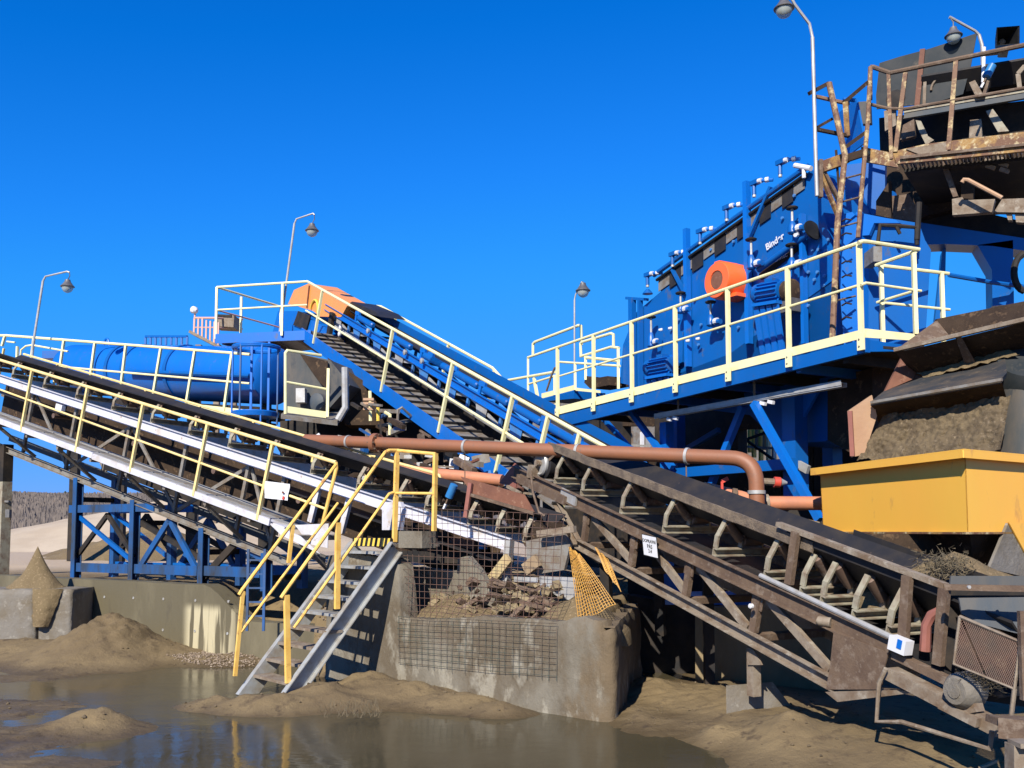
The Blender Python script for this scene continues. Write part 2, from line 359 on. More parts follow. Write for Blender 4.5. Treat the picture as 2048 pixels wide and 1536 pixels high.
pile(1308, 11.6, 0.36, 0.9, 0.26); pile(1400, 11.2, 0.5, 1.0, 0.15); pile(1490, 10.8, 0.6, 0.9, 0.13); pile(1265, 10.4, 0.25, 0.6, 0.13); pile(1350, 9.9, 0.5, 0.6, 0.10)
pile(1430, 9.2, 0.20, 0.25, 0.15)
pile(1564, 9.0, 0.30, 0.45, 0.25); pile(1690, 8.8, 0.45, 0.5, 0.17); pile(1820, 8.3, 0.6, 0.5, 0.14); pile(1950, 8.4, 0.7, 0.6, 0.14); pile(1650, 9.9, 1.2, 0.7, 0.10)
def pad_mask(x, y):
    p = V((x, y, 0))
    dw = LW.n.dot(p - LW.p)
    a = sstep(0.06, 0.28, dw) * (1 - 0.75 * sstep(-5.2, -4.4, x) * (1 - sstep(0.9, 2.2, dw))) if x < -2.7 else 0.0
    b = sstep(0.06, 0.28, LC.n.dot(p - LC.p)) * (1 - sstep(-0.30, -0.06, x - (CORNER.x + 0.22 * (y - CORNER.y)))) if x >= -2.75 else 0.0
    return max(a, b)
def ground_z(x, y):
    n1 = mnoise.noise(V((x * 0.55, y * 0.55, 0.3))); n2 = mnoise.noise(V((x * 2.3, y * 2.3, 4.0))); n3 = mnoise.noise(V((x * 7, y * 7, 9.0))); n4 = mnoise.noise(V((x * 16, y * 16, 2.0)))
    q = 0.0
    for (cx, cy, sx, sy, h, k) in PILES:
        dx = (x - cx) / sx; dy = (y - cy) / sy; r2 = dx * dx + dy * dy
        if r2 < 9: q += (h * exp(-0.62 * (r2 * (1 + 0.30 * n2 + 0.12 * n3) + 1e-6) ** 0.86)) ** 3
    q = q ** (1 / 3)
    z = -0.055 + 0.03 * n1 + 0.012 * n2 + q * (1 + 0.16 * n2 + 0.12 * n3) + (0.012 + 0.10 * min(q, 0.4)) * 0.6 * n3 + 0.05 * min(q, 0.3) * abs(n4) + 0.006 * n4 * (1 if q > 0.03 else 0.3)
    z += 0.10 * sstep(1.5, 2.4, x - 0.12 * (y - 9)) * sstep(7.2, 8.2, y)
    z += 0.05 * sstep(16, 20, y)
    pm = pad_mask(x, y)
    if pm > 0:
        top = 1.10 + 0.03 * n1 + 0.015 * n3
        if x > -2.75 and y < 20:
            top = 0.86 + 0.06 * n2 + 0.02 * n3 + 0.20 * sstep(0.3, 1.6, LC.n.dot(V((x, y, 0)) - LC.p))
        z = z * (1 - pm) + top * pm
    if y > 60: z += (y - 60) * 0.0
    return z
def axis(segs):
    out = []
    for a, b, st in segs:
        n = max(1, int(round((b - a) / st)))
        out += [a + (b - a) * i / n for i in range(n)]
    return out + [segs[-1][1]]
xs = axis([(-1500, -200, 260), (-200, -40, 20), (-40, -14, 2.0), (-14, -7, 0.25), (-7, 5.5, 0.05), (5.5, 9, 0.3), (9, 40, 3), (40, 200, 20), (200, 1500, 260)])
ys = axis([(-60, 0, 10), (0, 6.5, 0.8), (6.5, 12.5, 0.045), (12.5, 16.2, 0.07), (16.2, 20, 0.3), (20, 60, 2.5), (60, 200, 14), (200, 1800, 160)])
g = MB()
g.sheet([[(x, y, ground_z(x, y)) for x in xs] for y in ys])
ground = struct('ground', g, M_['mud'], ang=180)
def ground_material():
    """wet sand: paler and drier on top of the heaps, soaked and smoother near the water level, pale gravel on the far yard"""
    m = M_['mud']; n = m.node_tree.nodes; l = m.node_tree.links; b = n['Principled BSDF']
    geo = n.new('ShaderNodeNewGeometry'); sx = n.new('ShaderNodeSeparateXYZ'); l.new(geo.outputs['Position'], sx.inputs[0])
    base = b.inputs['Base Color'].links[0].from_socket
    nz = n.new('ShaderNodeTexNoise'); nz.inputs['Scale'].default_value = 2.5; nz.inputs['Detail'].default_value = 5; l.new(geo.outputs['Position'], nz.inputs['Vector'])
    ad = n.new('ShaderNodeMath'); ad.operation = 'MULTIPLY_ADD'; l.new(nz.outputs['Fac'], ad.inputs[0]); ad.inputs[1].default_value = 0.12; l.new(sx.outputs['Z'], ad.inputs[2])
    r = n.new('ShaderNodeMapRange'); r.inputs['From Min'].default_value = 0.055; r.inputs['From Max'].default_value = 0.15; l.new(ad.outputs[0], r.inputs['Value'])
    wet = n.new('ShaderNodeMix'); wet.data_type = 'RGBA'; wet.blend_type = 'MULTIPLY'; wet.inputs[0].default_value = 1; l.new(base, wet.inputs[6]); wet.inputs[7].default_value = (0.68, 0.66, 0.62, 1)
    dry = n.new('ShaderNodeMix'); dry.data_type = 'RGBA'; dry.blend_type = 'MULTIPLY'; dry.inputs[0].default_value = 1; l.new(base, dry.inputs[6]); dry.inputs[7].default_value = (1.18, 1.15, 1.08, 1)
    mx = n.new('ShaderNodeMix'); mx.data_type = 'RGBA'; l.new(r.outputs[0], mx.inputs[0]); l.new(wet.outputs[2], mx.inputs[6]); l.new(dry.outputs[2], mx.inputs[7])
    far = n.new('ShaderNodeMapRange'); far.inputs['From Min'].default_value = 19; far.inputs['From Max'].default_value = 24; l.new(sx.outputs['Y'], far.inputs['Value'])
    fx = n.new('ShaderNodeMix'); fx.data_type = 'RGBA'; l.new(far.outputs[0], fx.inputs[0]); l.new(mx.outputs[2], fx.inputs[6]); fx.inputs[7].default_value = (0.40, 0.31, 0.215, 1)
    l.new(fx.outputs[2], b.inputs['Base Color'])
    rr = n.new('ShaderNodeMapRange'); l.new(r.outputs[0], rr.inputs['Value']); rr.inputs['To Min'].default_value = 0.42; rr.inputs['To Max'].default_value = 0.92; l.new(rr.outputs[0], b.inputs['Roughness'])
ground_material()
w = MB(); w.sheet([[(x, y, 0.0) for x in (-30, -10, 0, 3.2, 6)] for y in (2, 6, 10, 14, 17)])
struct('puddle_water', w, M_['water'])

# far pebbles along the foot of the olive wall
g = MB(); rnd = random.Random(3)
for i in range(1500):
    t = rnd.uniform(-0.1, 3.2); k = rnd.uniform(-0.75, -0.02); q = LW.p + LW.d * (t + 0.0) + LW.n * k if LW.d.x < 0 else LW.p - LW.d * t + LW.n * k
    z = ground_z(q.x, q.y)
    if z < 0.005: continue
    r = rnd.uniform(0.010, 0.026); c = V((q.x, q.y, z + r * 0.3)); a = rnd.uniform(0, 3)
    o = [c + V((r * cos(a + j * 2 * pi / 4), r * sin(a + j * 2 * pi / 4), 0)) for j in range(4)]
    g.add(o + [c + V((rnd.uniform(-.3, .3) * r, rnd.uniform(-.3, .3) * r, r * 0.8)), c - V((0, 0, r))], [(0, 1, 4), (1, 2, 4), (2, 3, 4), (3, 0, 4), (1, 0, 5), (2, 1, 5), (3, 2, 5), (0, 3, 5)])
struct('gravel_strip', g, M_['pebble'], 'stuff')

# hill and bare wood on the horizon
g = MB()
def hill_z(x, y): return 0.6 + 15.5 * sstep(110, 430, y) * (1 + 0.10 * mnoise.noise(V((x * 0.012, 1.0, 0)))) + 2.0 * mnoise.noise(V((x * 0.02, y * 0.01, 3))) * sstep(110, 430, y)
g.sheet([[(x, y, hill_z(x, y)) for x in range(-900, 901, 30)] for y in range(100, 700, 20)])
struct('hill', g, M_['forest'], ang=180)
g = MB(); rnd = random.Random(5)
for i in range(22000):
    y = 120 + 310 * rnd.random() ** 0.7; x = rnd.uniform(-0.60, -0.20) * y if i % 5 else rnd.uniform(-0.2, 0.65) * y
    z = hill_z(x, y); sc_ = min(1.0, .35 + y / 420); hh = rnd.uniform(0.9, 2.2) * sc_; w_ = rnd.uniform(0.18, 0.45) * sc_; a = rnd.uniform(0, pi); dx, dy = cos(a) * w_, sin(a) * w_ * 0.3
    g.add([(x - dx * .15, y - dy, z - 0.3), (x + dx * .15, y + dy, z - 0.3), (x + dx * rnd.uniform(.6, 1), y + dy, z + hh * rnd.uniform(.5, .8)), (x + dx * .1, y, z + hh), (x - dx * rnd.uniform(.6, 1), y - dy, z + hh * rnd.uniform(.5, .8))], [(0, 1, 2, 3, 4)])
struct('bare_wood', g, M_['forest'], 'stuff')
g = MB()
for i in range(260):
    x = rnd.uniform(-240, -40); y = 432; z = hill_z(x, y); hh = rnd.uniform(1.5, 4.0) * (1.1 if x > -205 else .6); r = rnd.uniform(.8, 1.8)
    g.lathe((x, y + rnd.uniform(-4, 4), z - 0.4), UPZ, [(0, r * .6), (hh * .35, r), (hh * .75, r * .6), (hh, .1)], 5)
struct('far_treeline', g, M_['evergreen'], 'stuff')

def heap(name, cx, cy, z0, rx, ry, h, m, label, cat, power=1.0, seed=1.0, n=64, rough=0.05, kind=None):
    g = MB(); rings = 30
    rows = []
    for i in range(rings + 1):
        r = i / rings; row = []
        for j in range(n + 1):
            a = 2 * pi * j / n
            x = cos(a) * r * rx; y = sin(a) * r * ry
            k = (1 - r) ** power
            nn = mnoise.noise(V((cos(a) * r * 3 + seed, sin(a) * r * 3, seed))) * 0.5 + mnoise.noise(V((x * 5 + seed, y * 5, seed))) * 0.2
            row.append((cx + x, cy + y, z0 + h * k * (1 + 0.22 * nn * min(1, r * 3)) + rough * nn * min(1, 4 * r) - (0.12 if r > .97 else 0)))
        rows.append(row)
    g.sheet(rows)
    return solo(name, g, M_[m], label, cat, ang=180)
heap('gravel_pile', -16.2, 46, 0.85, 15.0, 8, 2.75, 'gravel', 'wide pale gravel stockpile behind the blue trestle legs', 'gravel pile', 1.15, 2.0)
heap('sand_pile', -11.4, 30, 1.0, 3.6, 2.4, 1.25, 'sand', 'brown sand cone in front of the pale gravel stockpile', 'sand pile', 1.1, 4.0)
heap('sand_pile', -14.5, 33, 1.0, 2.2, 1.6, 0.6, 'sand', 'low brown sand heap beside the leftmost trestle leg, before the pale gravel', 'sand pile', 1.0, 6.0)

# ---- olive retaining wall
g = MB(); a = V((-2.6, 13.72, 0)); b = LW.at(-90, 1160); b.z = 0
a = LW.p + LW.d * LW.d.dot(a - LW.p); b = LW.p + LW.d * LW.d.dot(b - LW.p)
t = thing('retaining_wall', 'long olive brown concrete retaining wall with pale stains under the trestle', 'wall', (LW.p + (a + b) * 0.0))
nseg = 60; rows_t = []
for i in range(nseg):
    p = a.lerp(b, i / nseg); q = a.lerp(b, (i + 1) / nseg)
    hz = lambda w_: 1.13 - 0.52 * sstep(0, 1, (proj(V((w_.x, w_.y, 1.0)))[0] - 405) / 95) + 0.012 * mnoise.noise(V((w_.x * 3, w_.y * 3, 1)))
    rows_t.append((p, hz(p)))
rows_t.append((b, hz(b)))
prof = [p + UPZ * h for p, h in rows_t]
poly = [a + V((0, 0, -0.4))] + prof + [b + V((0, 0, -0.4))]
g.prism(poly, LW.n * 0.3)
part('wall_face', g, M_['wall_olive'], t)
def wall_stain():
    m = M_['wall_olive']; n = m.node_tree.nodes; l = m.node_tree.links; bs = n['Principled BSDF']
    base = bs.inputs['Base Color'].links[0].from_socket
    geo = n.new('ShaderNodeNewGeometry'); sx = n.new('ShaderNodeSeparateXYZ'); l.new(geo.outputs['Position'], sx.inputs[0])
    mp = n.new('ShaderNodeMapping'); mp.inputs['Scale'].default_value = (3.2, 3.2, 0.22); l.new(geo.outputs['Position'], mp.inputs['Vector'])
    nz = n.new('ShaderNodeTexNoise'); nz.inputs['Scale'].default_value = 2.2; nz.inputs['Detail'].default_value = 4; l.new(mp.outputs[0], nz.inputs['Vector'])
    r1 = n.new('ShaderNodeMapRange'); r1.inputs['From Min'].default_value = 0.46; r1.inputs['From Max'].default_value = 0.52; l.new(nz.outputs['Fac'], r1.inputs['Value'])
    gx = n.new('ShaderNodeMapRange'); gx.interpolation_type = 'SMOOTHSTEP'; gx.inputs['From Min'].default_value = -5.35; gx.inputs['From Max'].default_value = -5.15; l.new(sx.outputs['X'], gx.inputs['Value'])
    gx2 = n.new('ShaderNodeMapRange'); gx2.interpolation_type = 'SMOOTHSTEP'; gx2.inputs['From Min'].default_value = -4.1; gx2.inputs['From Max'].default_value = -4.5; l.new(sx.outputs['X'], gx2.inputs['Value'])
    gz = n.new('ShaderNodeMapRange'); gz.interpolation_type = 'SMOOTHSTEP'; gz.inputs['From Min'].default_value = 0.86; gz.inputs['From Max'].default_value = 0.70; l.new(sx.outputs['Z'], gz.inputs['Value'])
    def mul(x, y):
        q = n.new('ShaderNodeMath'); q.operation = 'MULTIPLY'; l.new(x, q.inputs[0]); l.new(y, q.inputs[1]); return q.outputs[0]
    f = mul(mul(r1.outputs[0], gx.outputs[0]), mul(gx2.outputs[0], gz.outputs[0]))
    mx = n.new('ShaderNodeMix'); mx.data_type = 'RGBA'; l.new(f, mx.inputs[0]); l.new(base, mx.inputs[6]); mx.inputs[7].default_value = (0.40, 0.35, 0.22, 1); l.new(mx.outputs[2], bs.inputs['Base Color'])
wall_stain()
for px, py in [(209, 1194), (267, 1196), (327, 1198), (391, 1201), (457, 1203), (326, 1260), (390, 1262), (455, 1267)]:
    p = LW.at(px, py); g = MB(); g.lathe(p + LW.n * 0.01, -LW.n, [(0, 0.022), (0.018, 0.022), (0.02, 0.014), (0.012, 0.012), (0.010, 0.0)], 10); part('tie_plug', g, M_['galv'], t)

# ---- concrete box wall in the middle
t = thing('concrete_wall', 'weathered grey concrete pit wall with wire mesh hung on its face', 'wall', (0.0, 10.4, 0))
prf = [(654, 1112), (690, 1106), (786, 1117), (797, 1135), (803, 1236), (870, 1239), (960, 1233), (1040, 1238), (1110, 1243), (1170, 1233), (1225, 1236)]
top = [LC.at(x, y) for x, y in prf]
ss_ = [(p - top[0]).xy.length for p in top]; zz_ = [p.z for p in top]
def top_at(q):
    for i in range(len(ss_) - 1):
        if q <= ss_[i + 1]: return zz_[i] + (zz_[i + 1] - zz_[i]) * (q - ss_[i]) / max(1e-6, ss_[i + 1] - ss_[i])
    return 0.99
w0 = V((top[0].x, top[0].y, 0)); wd = V((CORNER.x - w0.x, CORNER.y - w0.y, 0)); wl_ = wd.length; wd.normalize()
q1 = V((1.80, 13.4, 0)); sd2 = (q1 - CORNER).normalized(); RC = 0.24
path = []
n_ = 90
for i in range(n_ + 1):
    q = (wl_ - RC) * i / n_; path.append((w0 + wd * q, -LC.n, q))
ca = CORNER - wd * RC; cb = CORNER + sd2 * RC
for i in range(1, 12):
    k = i / 12; p = ca * (1 - k) ** 2 + CORNER * 2 * k * (1 - k) + cb * k * k
    nn = (-LC.n).lerp(V((sd2.y, -sd2.x, 0)), k).normalized(); path.append((p, nn, wl_ + k * .1))
for i in range(22): path.append((cb.lerp(q1, i / 21), V((sd2.y, -sd2.x, 0)), wl_ + .2 + i * .15))
g = MB(); rows = []; NV = 16
for p, nn, q in path:
    zt_ = top_at(q) if q < wl_ else 0.985 + .03 * mnoise.noise(V((q * 2, 0, 1)))
    er = sstep(wl_ - 1.3, wl_ - .1, q)
    zt_ += .018 * mnoise.noise(V((p.x * 5, p.y * 5, 2))) + .02 * mnoise.noise(V((p.x * 13, p.y * 13, 2))) - .06 * er * max(0, mnoise.noise(V((p.x * 4, p.y * 4, 8))))
    col_ = []
    for j in range(NV + 1):
        z = -0.35 + (zt_ + 0.35) * j / NV
        w_ = V((p.x, p.y, z)); dd = .010 * mnoise.noise(w_ * 2.5) + .006 * mnoise.noise(w_ * 9) + er * (.035 * mnoise.noise(w_ * 3.1) + .02 * mnoise.noise(w_ * 8)) - (.03 if j == NV else 0)
        col_.append(w_ + nn * dd)
    col_.append(V((p.x, p.y, zt_ - .01)) - nn * .28)
    col_.append(V((p.x, p.y, -.3)) - nn * .28)
    rows.append(col_)
g.sheet(rows); part('shell', g, M_['concrete'], t, ang=50)
def pit_stain():
    m = M_['concrete']; n = m.node_tree.nodes; l = m.node_tree.links; bs = n['Principled BSDF']; base = bs.inputs['Base Color'].links[0].from_socket
    geo = n.new('ShaderNodeNewGeometry'); sx = n.new('ShaderNodeSeparateXYZ'); l.new(geo.outputs['Position'], sx.inputs[0])
    def nz(sc, st):
        mp = n.new('ShaderNodeMapping'); mp.inputs['Scale'].default_value = (1, 1, st); l.new(geo.outputs['Position'], mp.inputs['Vector'])
        t_ = n.new('ShaderNodeTexNoise'); t_.inputs['Scale'].default_value = sc; t_.inputs['Detail'].default_value = 7; t_.inputs['Roughness'].default_value = .65; l.new(mp.outputs[0], t_.inputs['Vector']); return t_.outputs['Fac']
    def rng(v, a, b, smooth=True):
        r = n.new('ShaderNodeMapRange'); r.interpolation_type = 'SMOOTHSTEP' if smooth else 'LINEAR'; r.inputs['From Min'].default_value = a; r.inputs['From Max'].default_value = b; l.new(v, r.inputs['Value']); return r.outputs[0]
    def op(o, a, b):
        q = n.new('ShaderNodeMath'); q.operation = o
        for i, v in enumerate((a, b)):
            if isinstance(v, (int, float)): q.inputs[i].default_value = v
            else: l.new(v, q.inputs[i])
        return q.outputs[0]
    # brown mud washed over the right end of the wall, in ragged patches
    f = rng(op('ADD', op('MULTIPLY', sx.outputs['X'], .55), nz(2.2, .6)), .78, .98)
    mx = n.new('ShaderNodeMix'); mx.data_type = 'RGBA'; l.new(op('MULTIPLY', f, .85), mx.inputs[0]); l.new(base, mx.inputs[6]); mx.inputs[7].default_value = (.118, .082, .043, 1)
    # pale lime crust, mostly low on the wall
    f2 = op('MULTIPLY', rng(nz(3.4, .5), .50, .60), rng(op('ADD', sx.outputs['Z'], op('MULTIPLY', nz(1.3, 1), .5)), .85, .45))
    m2 = n.new('ShaderNodeMix'); m2.data_type = 'RGBA'; l.new(op('MULTIPLY', f2, .6), m2.inputs[0]); l.new(mx.outputs[2], m2.inputs[6]); m2.inputs[7].default_value = (.30, .275, .215, 1)
    l.new(m2.outputs[2], bs.inputs['Base Color'])
pit_stain()
# sand bank lying on top of the box
heap('sand_pile', 0.80, 11.22, 0.82, 0.60, 0.78, 0.46, 'sand', 'brown sand slumped over the right corner of the concrete pit wall, under the orange net', 'sand pile', 0.8, 9.0)
heap('sand_pile', -0.55, 12.6, 0.80, 1.0, 0.9, 0.46, 'sand', 'sand spill inside the concrete pit below the white conveyor leg', 'sand pile', 0.9, 12.0)

# ---- blocks at the left with the pointed sand cone
def block(c, w_, d_, h_, dirv, label, seed):
    """rough cast block with chipped edges"""
    g = MB(); N = 9; dv = V((dirv[0], dirv[1], 0)).normalized(); nv = V((-dv.y, dv.x, 0)); rows = []
    def pt(u, v, ww):
        p = V((u * w_ - w_ / 2, v * d_ - d_ / 2, ww * h_))
        e = sum(1 for q in (u, v, ww) if q < 0.02 or q > 0.98)
        k = 0.018 * mnoise.noise(V((p.x * 6 + seed, p.y * 6, p.z * 6))) - (0.03 * max(0, mnoise.noise(V((p.x * 4 + seed, p.y * 4, p.z * 4 + 5)))) + 0.008 if e >= 2 else 0)
        s_ = 1 + k / max(w_, h_) * 1.5
        return V(c) + dv * (p.x * s_) + nv * (p.y * s_) + UPZ * (p.z * (1 + (k / h_ if ww > .98 else 0)))
    L = [i / N for i in range(N + 1)]
    for face in range(6):
        rr = []
        for i in L:
            rr.append([pt(*((i, j, 0) if face == 0 else (i, j, 1) if face == 1 else (i, 0, j) if face == 2 else (i, 1, j) if face == 3 else (0, i, j) if face == 4 else (1, i, j))) for j in L])
        g.sheet(rr)
    me = g
    o = solo('concrete_block', me, M_['block'], label, 'block', 'cast concrete blocks at the left edge', ang=50)
    bm = bmesh.new(); bm.from_mesh(o.data); bmesh.ops.remove_doubles(bm, verts=bm.verts, dist=0.002); bmesh.ops.recalc_face_normals(bm, faces=bm.faces); bm.to_mesh(o.data); bm.free()
for (x0, x1, lab, sd_) in [(-62, 82, 'grey cast concrete block at the left picture edge, half under the sand cone', 1.0), (86, 152, 'grey cast concrete block right of the sand cone, against the olive wall', 7.0)]:
    Y = 16.0; xa = (x0 - 1024) / F_PX * Y; xb = (x1 - 1024) / F_PX * Y
    block(((xa + xb) / 2, Y + 0.40, 0.08), xb - xa, 0.8, 0.93, (1, -0.03), lab, sd_)
g = MB(); rows = []
apex = P(78, 1092, 16.46)
for i in range(26):
    r = i / 25; row = []
    for j in range(41):
        a = 2 * pi * j / 40; R = 0.62 * r; k = (1 - r) ** 1.9
        x = apex.x - 0.02 + cos(a) * R; y = apex.y + sin(a) * R * 0.62
        nn = mnoise.noise(V((x * 4, y * 4, 3))) + 0.5 * mnoise.noise(V((x * 11, y * 11, 3)))
        row.append((x, y, 0.98 + (apex.z - 0.98) * k + 0.05 * nn * min(1, r * 2) - (0.3 * sstep(.8, 1, r))))
    rows.append(row)
g.sheet(rows); solo('sand_pile', g, M_['sand'], 'sharp pointed cone of sand standing on the concrete blocks at the left', 'sand pile', ang=60)
g = MB(); rows = []
for i in range(15):
    v_ = i / 14; row = []
    for j in range(13):
        u_ = j / 12 - 0.5
        x = P(86, 1200, 15.95).x + u_ * (0.52 - 0.26 * v_) + 0.06 - 0.08 * v_ + 0.03 * mnoise.noise(V((u_ * 6, v_ * 6, 3)))
        y = 15.98 - 0.08 * (1 - (2 * u_) ** 2) - 0.05 * v_ + 0.02 * mnoise.noise(V((x * 9, v_ * 9, 1)))
        row.append((x, y, 1.02 - 0.62 * v_))
    rows.append(row)
g.sheet(rows); solo('sand_spill', g, M_['sand'], 'brown sand trickling down the joint between the two concrete blocks', 'sand spill', ang=60)
# ================================================================== RUSTY CONVEYOR (nearest, right)
L1 = VP(1.42, 11.7, -0.5, 1)
F1 = Fr(L1.at(1187, 1003), L1.at(1780, 1273), L1.n)       # origin on the near channel's top edge
W1 = 1.02                                                # frame width
t = thing('belt_conveyor', 'rusty brown belt conveyor climbing from lower right, on an open lattice frame', 'conveyor', (2.2, 10.2, 0)); C1 = t
s0, s1 = F1.s_px(1030), F1.s_px(1785)
for l, nm in ((0.0, 'side_channel'), (W1, 'side_channel')):
    g = MB(); o = -1 if l == 0 else 1
    g.chan(F1.pt(s0, l, -0.085), F1.pt(s1, l, -0.085), F1.n * o, 0.17, 0.055); part(nm, g, M_['rust'], t)
bot = [(1117, 1006), (1158, 1088), (1270, 1141), (1654, 1367)]
B = [F1.sh(x, y) for x, y in bot]
hb = (B[2][1] + B[3][1]) / 2
for l in (0.0, W1):
    g = MB(); o = -1 if l == 0 else 1
    g.chan(F1.pt(B[0][0], l, B[0][1]), F1.pt(B[1][0], l, hb + .02), F1.n * o, 0.11, 0.06)
    part('lower_chord', g, M_['rust_pale'], t)
    g = MB(); g.chan(F1.pt(B[1][0], l, hb), F1.pt(B[3][0] + 0.15, l, hb), F1.n * o, 0.125, 0.06); part('lower_chord', g, M_['rust_pale'], t)
ups = [F1.s_px(x, 0, -0.3) for x in (1171, 1266, 1376, 1512)]
for l in (0.02, W1 - 0.02):
    for k, s_ in enumerate(ups):
        g = MB(); g.bar(F1.pt(s_, l, -0.17), F1.pt(s_ - 0.0, l, hb + .06), 0.09, 0.06, F1.n); part('upright', g, M_['rust'], t)
        g = MB(); g.bar(F1.pt(s_, l - 0.012, -0.165), F1.pt(s_ , l - .012, -0.33), 0.16, 0.012, F1.n); part('gusset', g, M_['rust'], t)
    dg = [(1176, 1030, 1256, 1122), (1281, 1072, 1367, 1188), (1390, 1133, 1489, 1257), (1530, 1200, 1653, 1340)]
    for x0, y0, x1, y1 in dg:
        a, b = F1.sh(x0, y0), F1.sh(x1, y1)
        g = MB(); g.bar(F1.pt(a[0], l + .03, a[1]), F1.pt(b[0], l + .03, b[1]), 0.085, 0.05, F1.n); part('diagonal', g, M_['rust_pale'], t)
for s_ in ups:
    g = MB(); g.bar(F1.pt(s_, 0.05, hb), F1.pt(s_, W1 - .05, hb), 0.07, 0.07, F1.u); part('cross_beam', g, M_['rust'], t)
# carrying idlers: bracket + three rollers, shared meshes
def idler_meshes(w, hb_, ht, rr, tag_):
    g = MB(); g.chan(LOC.pt(0, 0.0, 0.045), LOC.pt(0, w, 0.045), V((1, 0, 0)), 0.085, 0.05)
    # bent flat-bar brackets at both ends and two in the middle
    g.bar((0, 0.03, 0.09), (0, 0.03, ht * 0.55), 0.06, 0.022, V((0, 1, 0))); g.bar((0, 0.03, ht * 0.52), (0, 0.115, ht), 0.06, 0.022, V((0, 1, 0)))
    g.bar((0, w - 0.03, 0.09), (0, w - 0.03, ht * 0.55), 0.075, 0.022, V((0, 1, 0))); g.bar((0, w - 0.03, ht * 0.52), (0, w - 0.115, ht), 0.075, 0.022, V((0, 1, 0)))
    for y in (w * 0.36, w * 0.64): g.bar((0, y, 0.09), (0, y, hb_), 0.06, 0.02, V((0, 1, 0)))
    br = mesh_of('idler_bracket' , g, M_['bracket'])
    def roll(a, b):
        g = MB(); g.tube([V(a).lerp(V(b), .02), V(a).lerp(V(b), .05), V(a).lerp(V(b), .95), V(a).lerp(V(b), .98)], [rr * .6, rr, rr, rr * .6], 12); return g
    r1 = mesh_of('idler_roller', roll((0, 0.125, ht - 0.02), (0, w * 0.35, hb_ + 0.01)), M_['roller'])
    r2 = mesh_of('idler_roller', roll((0, w * 0.37, hb_), (0, w * 0.63, hb_)), M_['roller'])
    r3 = mesh_of('idler_roller', roll((0, w - 0.125, ht - 0.02), (0, w * 0.65, hb_ + 0.01)), M_['roller'])
    return br, (r1, r2, r3)
HB1, HT1 = 0.16, 0.40
br, rolls = idler_meshes(W1, HB1, HT1, 0.055, 'a')
xs_id = [1107, 1160, 1239, 1324, 1425, 1527, 1599, 1640, 1703, 1772]
for x in xs_id:
    s_ = F1.s_px(x + 3, 0.02, 0.03)
    o = inst('idler', br, t, F1.mat(s_, 0, 0))
    for r_ in rolls: sub('roller', r_, o)
# belt: troughed, dusty near edge, return run below
e0, e1 = F1.s_px(1075), F1.s_px(1985)
TR = [(0.075, HT1 + 0.07), (0.36, HB1 + 0.07), (0.66, HB1 + 0.07), (0.945, HT1 + 0.07)]
th = 0.022
prof = TR + [(l, h + th) for l, h in reversed(TR)]
g = MB(); g.extrude(prof, F1, e0, e1, True, 24); part('belt', g, M_['rubber'], t)
g = MB(); g.extrude([(0.045, HT1 + 0.125), (0.073, HT1 + 0.125), (0.073, HT1 + 0.005), (0.05, HT1 + 0.02)], F1, e0 + .1, F1.s_px(1600), True, 30)
for i, p in enumerate(g.v): g.v[i] = p + F1.u * (0.012 * mnoise.noise(p * 5)) - F1.n * (0.006 * mnoise.noise(p * 9))
part('belt_edge', g, M_['belt_dust'], t)
g = MB(); g.extrude([(0.1, -0.13), (0.92, -0.13), (0.92, -0.115), (0.1, -0.115)], F1, e0, e1, True, 4); part('return_belt', g, M_['rubber'], t)
# head pulley with its bearing
sp = F1.s_px(1090, 0.1, 0.2)
pc = F1.pt(sp, 0, 0.19)
g = MB(); g.lathe(pc + F1.n * 0.06, F1.n, [(0, 0.10), (0.0, 0.19), (0.02, 0.225), (0.86, 0.225), (0.88, 0.19), (0.88, 0.1)], 24); hp = part('head_pulley', g, M_['rubber'], t)
g = MB(); g.lathe(pc + F1.n * 0.03, F1.n, [(0, 0.03), (-0.01, 0.05), (0.0, 0.14), (-0.02, 0.165), (0.0, 0.18), (0.04, 0.18)], 24); part('pulley_disc', g, M_['galv'], hp)
g = MB(); g.bar(pc - F1.n * 0.03 - F1.u * .24 - F1.d * .1, pc - F1.n * .03 - F1.u * .06 - F1.d * .1, 0.16, 0.10, F1.n); g.cyl(pc - F1.n * .05, pc + F1.n * .02, 0.05, 12); part('bearing', g, M_['rust_pale'], t)
g = MB(); a, b = F1.on(1140, 992, -.06), F1.on(1160, 1016, -.06); g.bar(F1.pt(F1.s_px(1128), -.03, -.07), F1.pt(F1.s_px(1158), -.03, -.08), 0.03, 0.15, F1.u); part('bearing_plate', g, M_['galv'], t)
g = MB(); g.bar(F1.pt(sp - 0.5, -0.03, -.14), F1.pt(sp + 1.0, -0.03, -.14), 0.10, 0.12, F1.u); part('head_beam', g, M_['rust'], t)
# discharge plates around the head
g = MB(); g.prism([F1.on(x, y, 0.02) for x, y in [(1029, 926), (1042, 936), (1031, 976), (998, 966)]], F1.n * 0.012); part('discharge_plate', g, M_['red_brown'], t)
g = MB(); g.prism([F1.on(x, y, 0.06) for x, y in [(1066, 912), (1085, 903), (1109, 912), (1085, 935), (1066, 945)]], F1.n * 0.012); part('discharge_plate', g, M_['rust'], t)
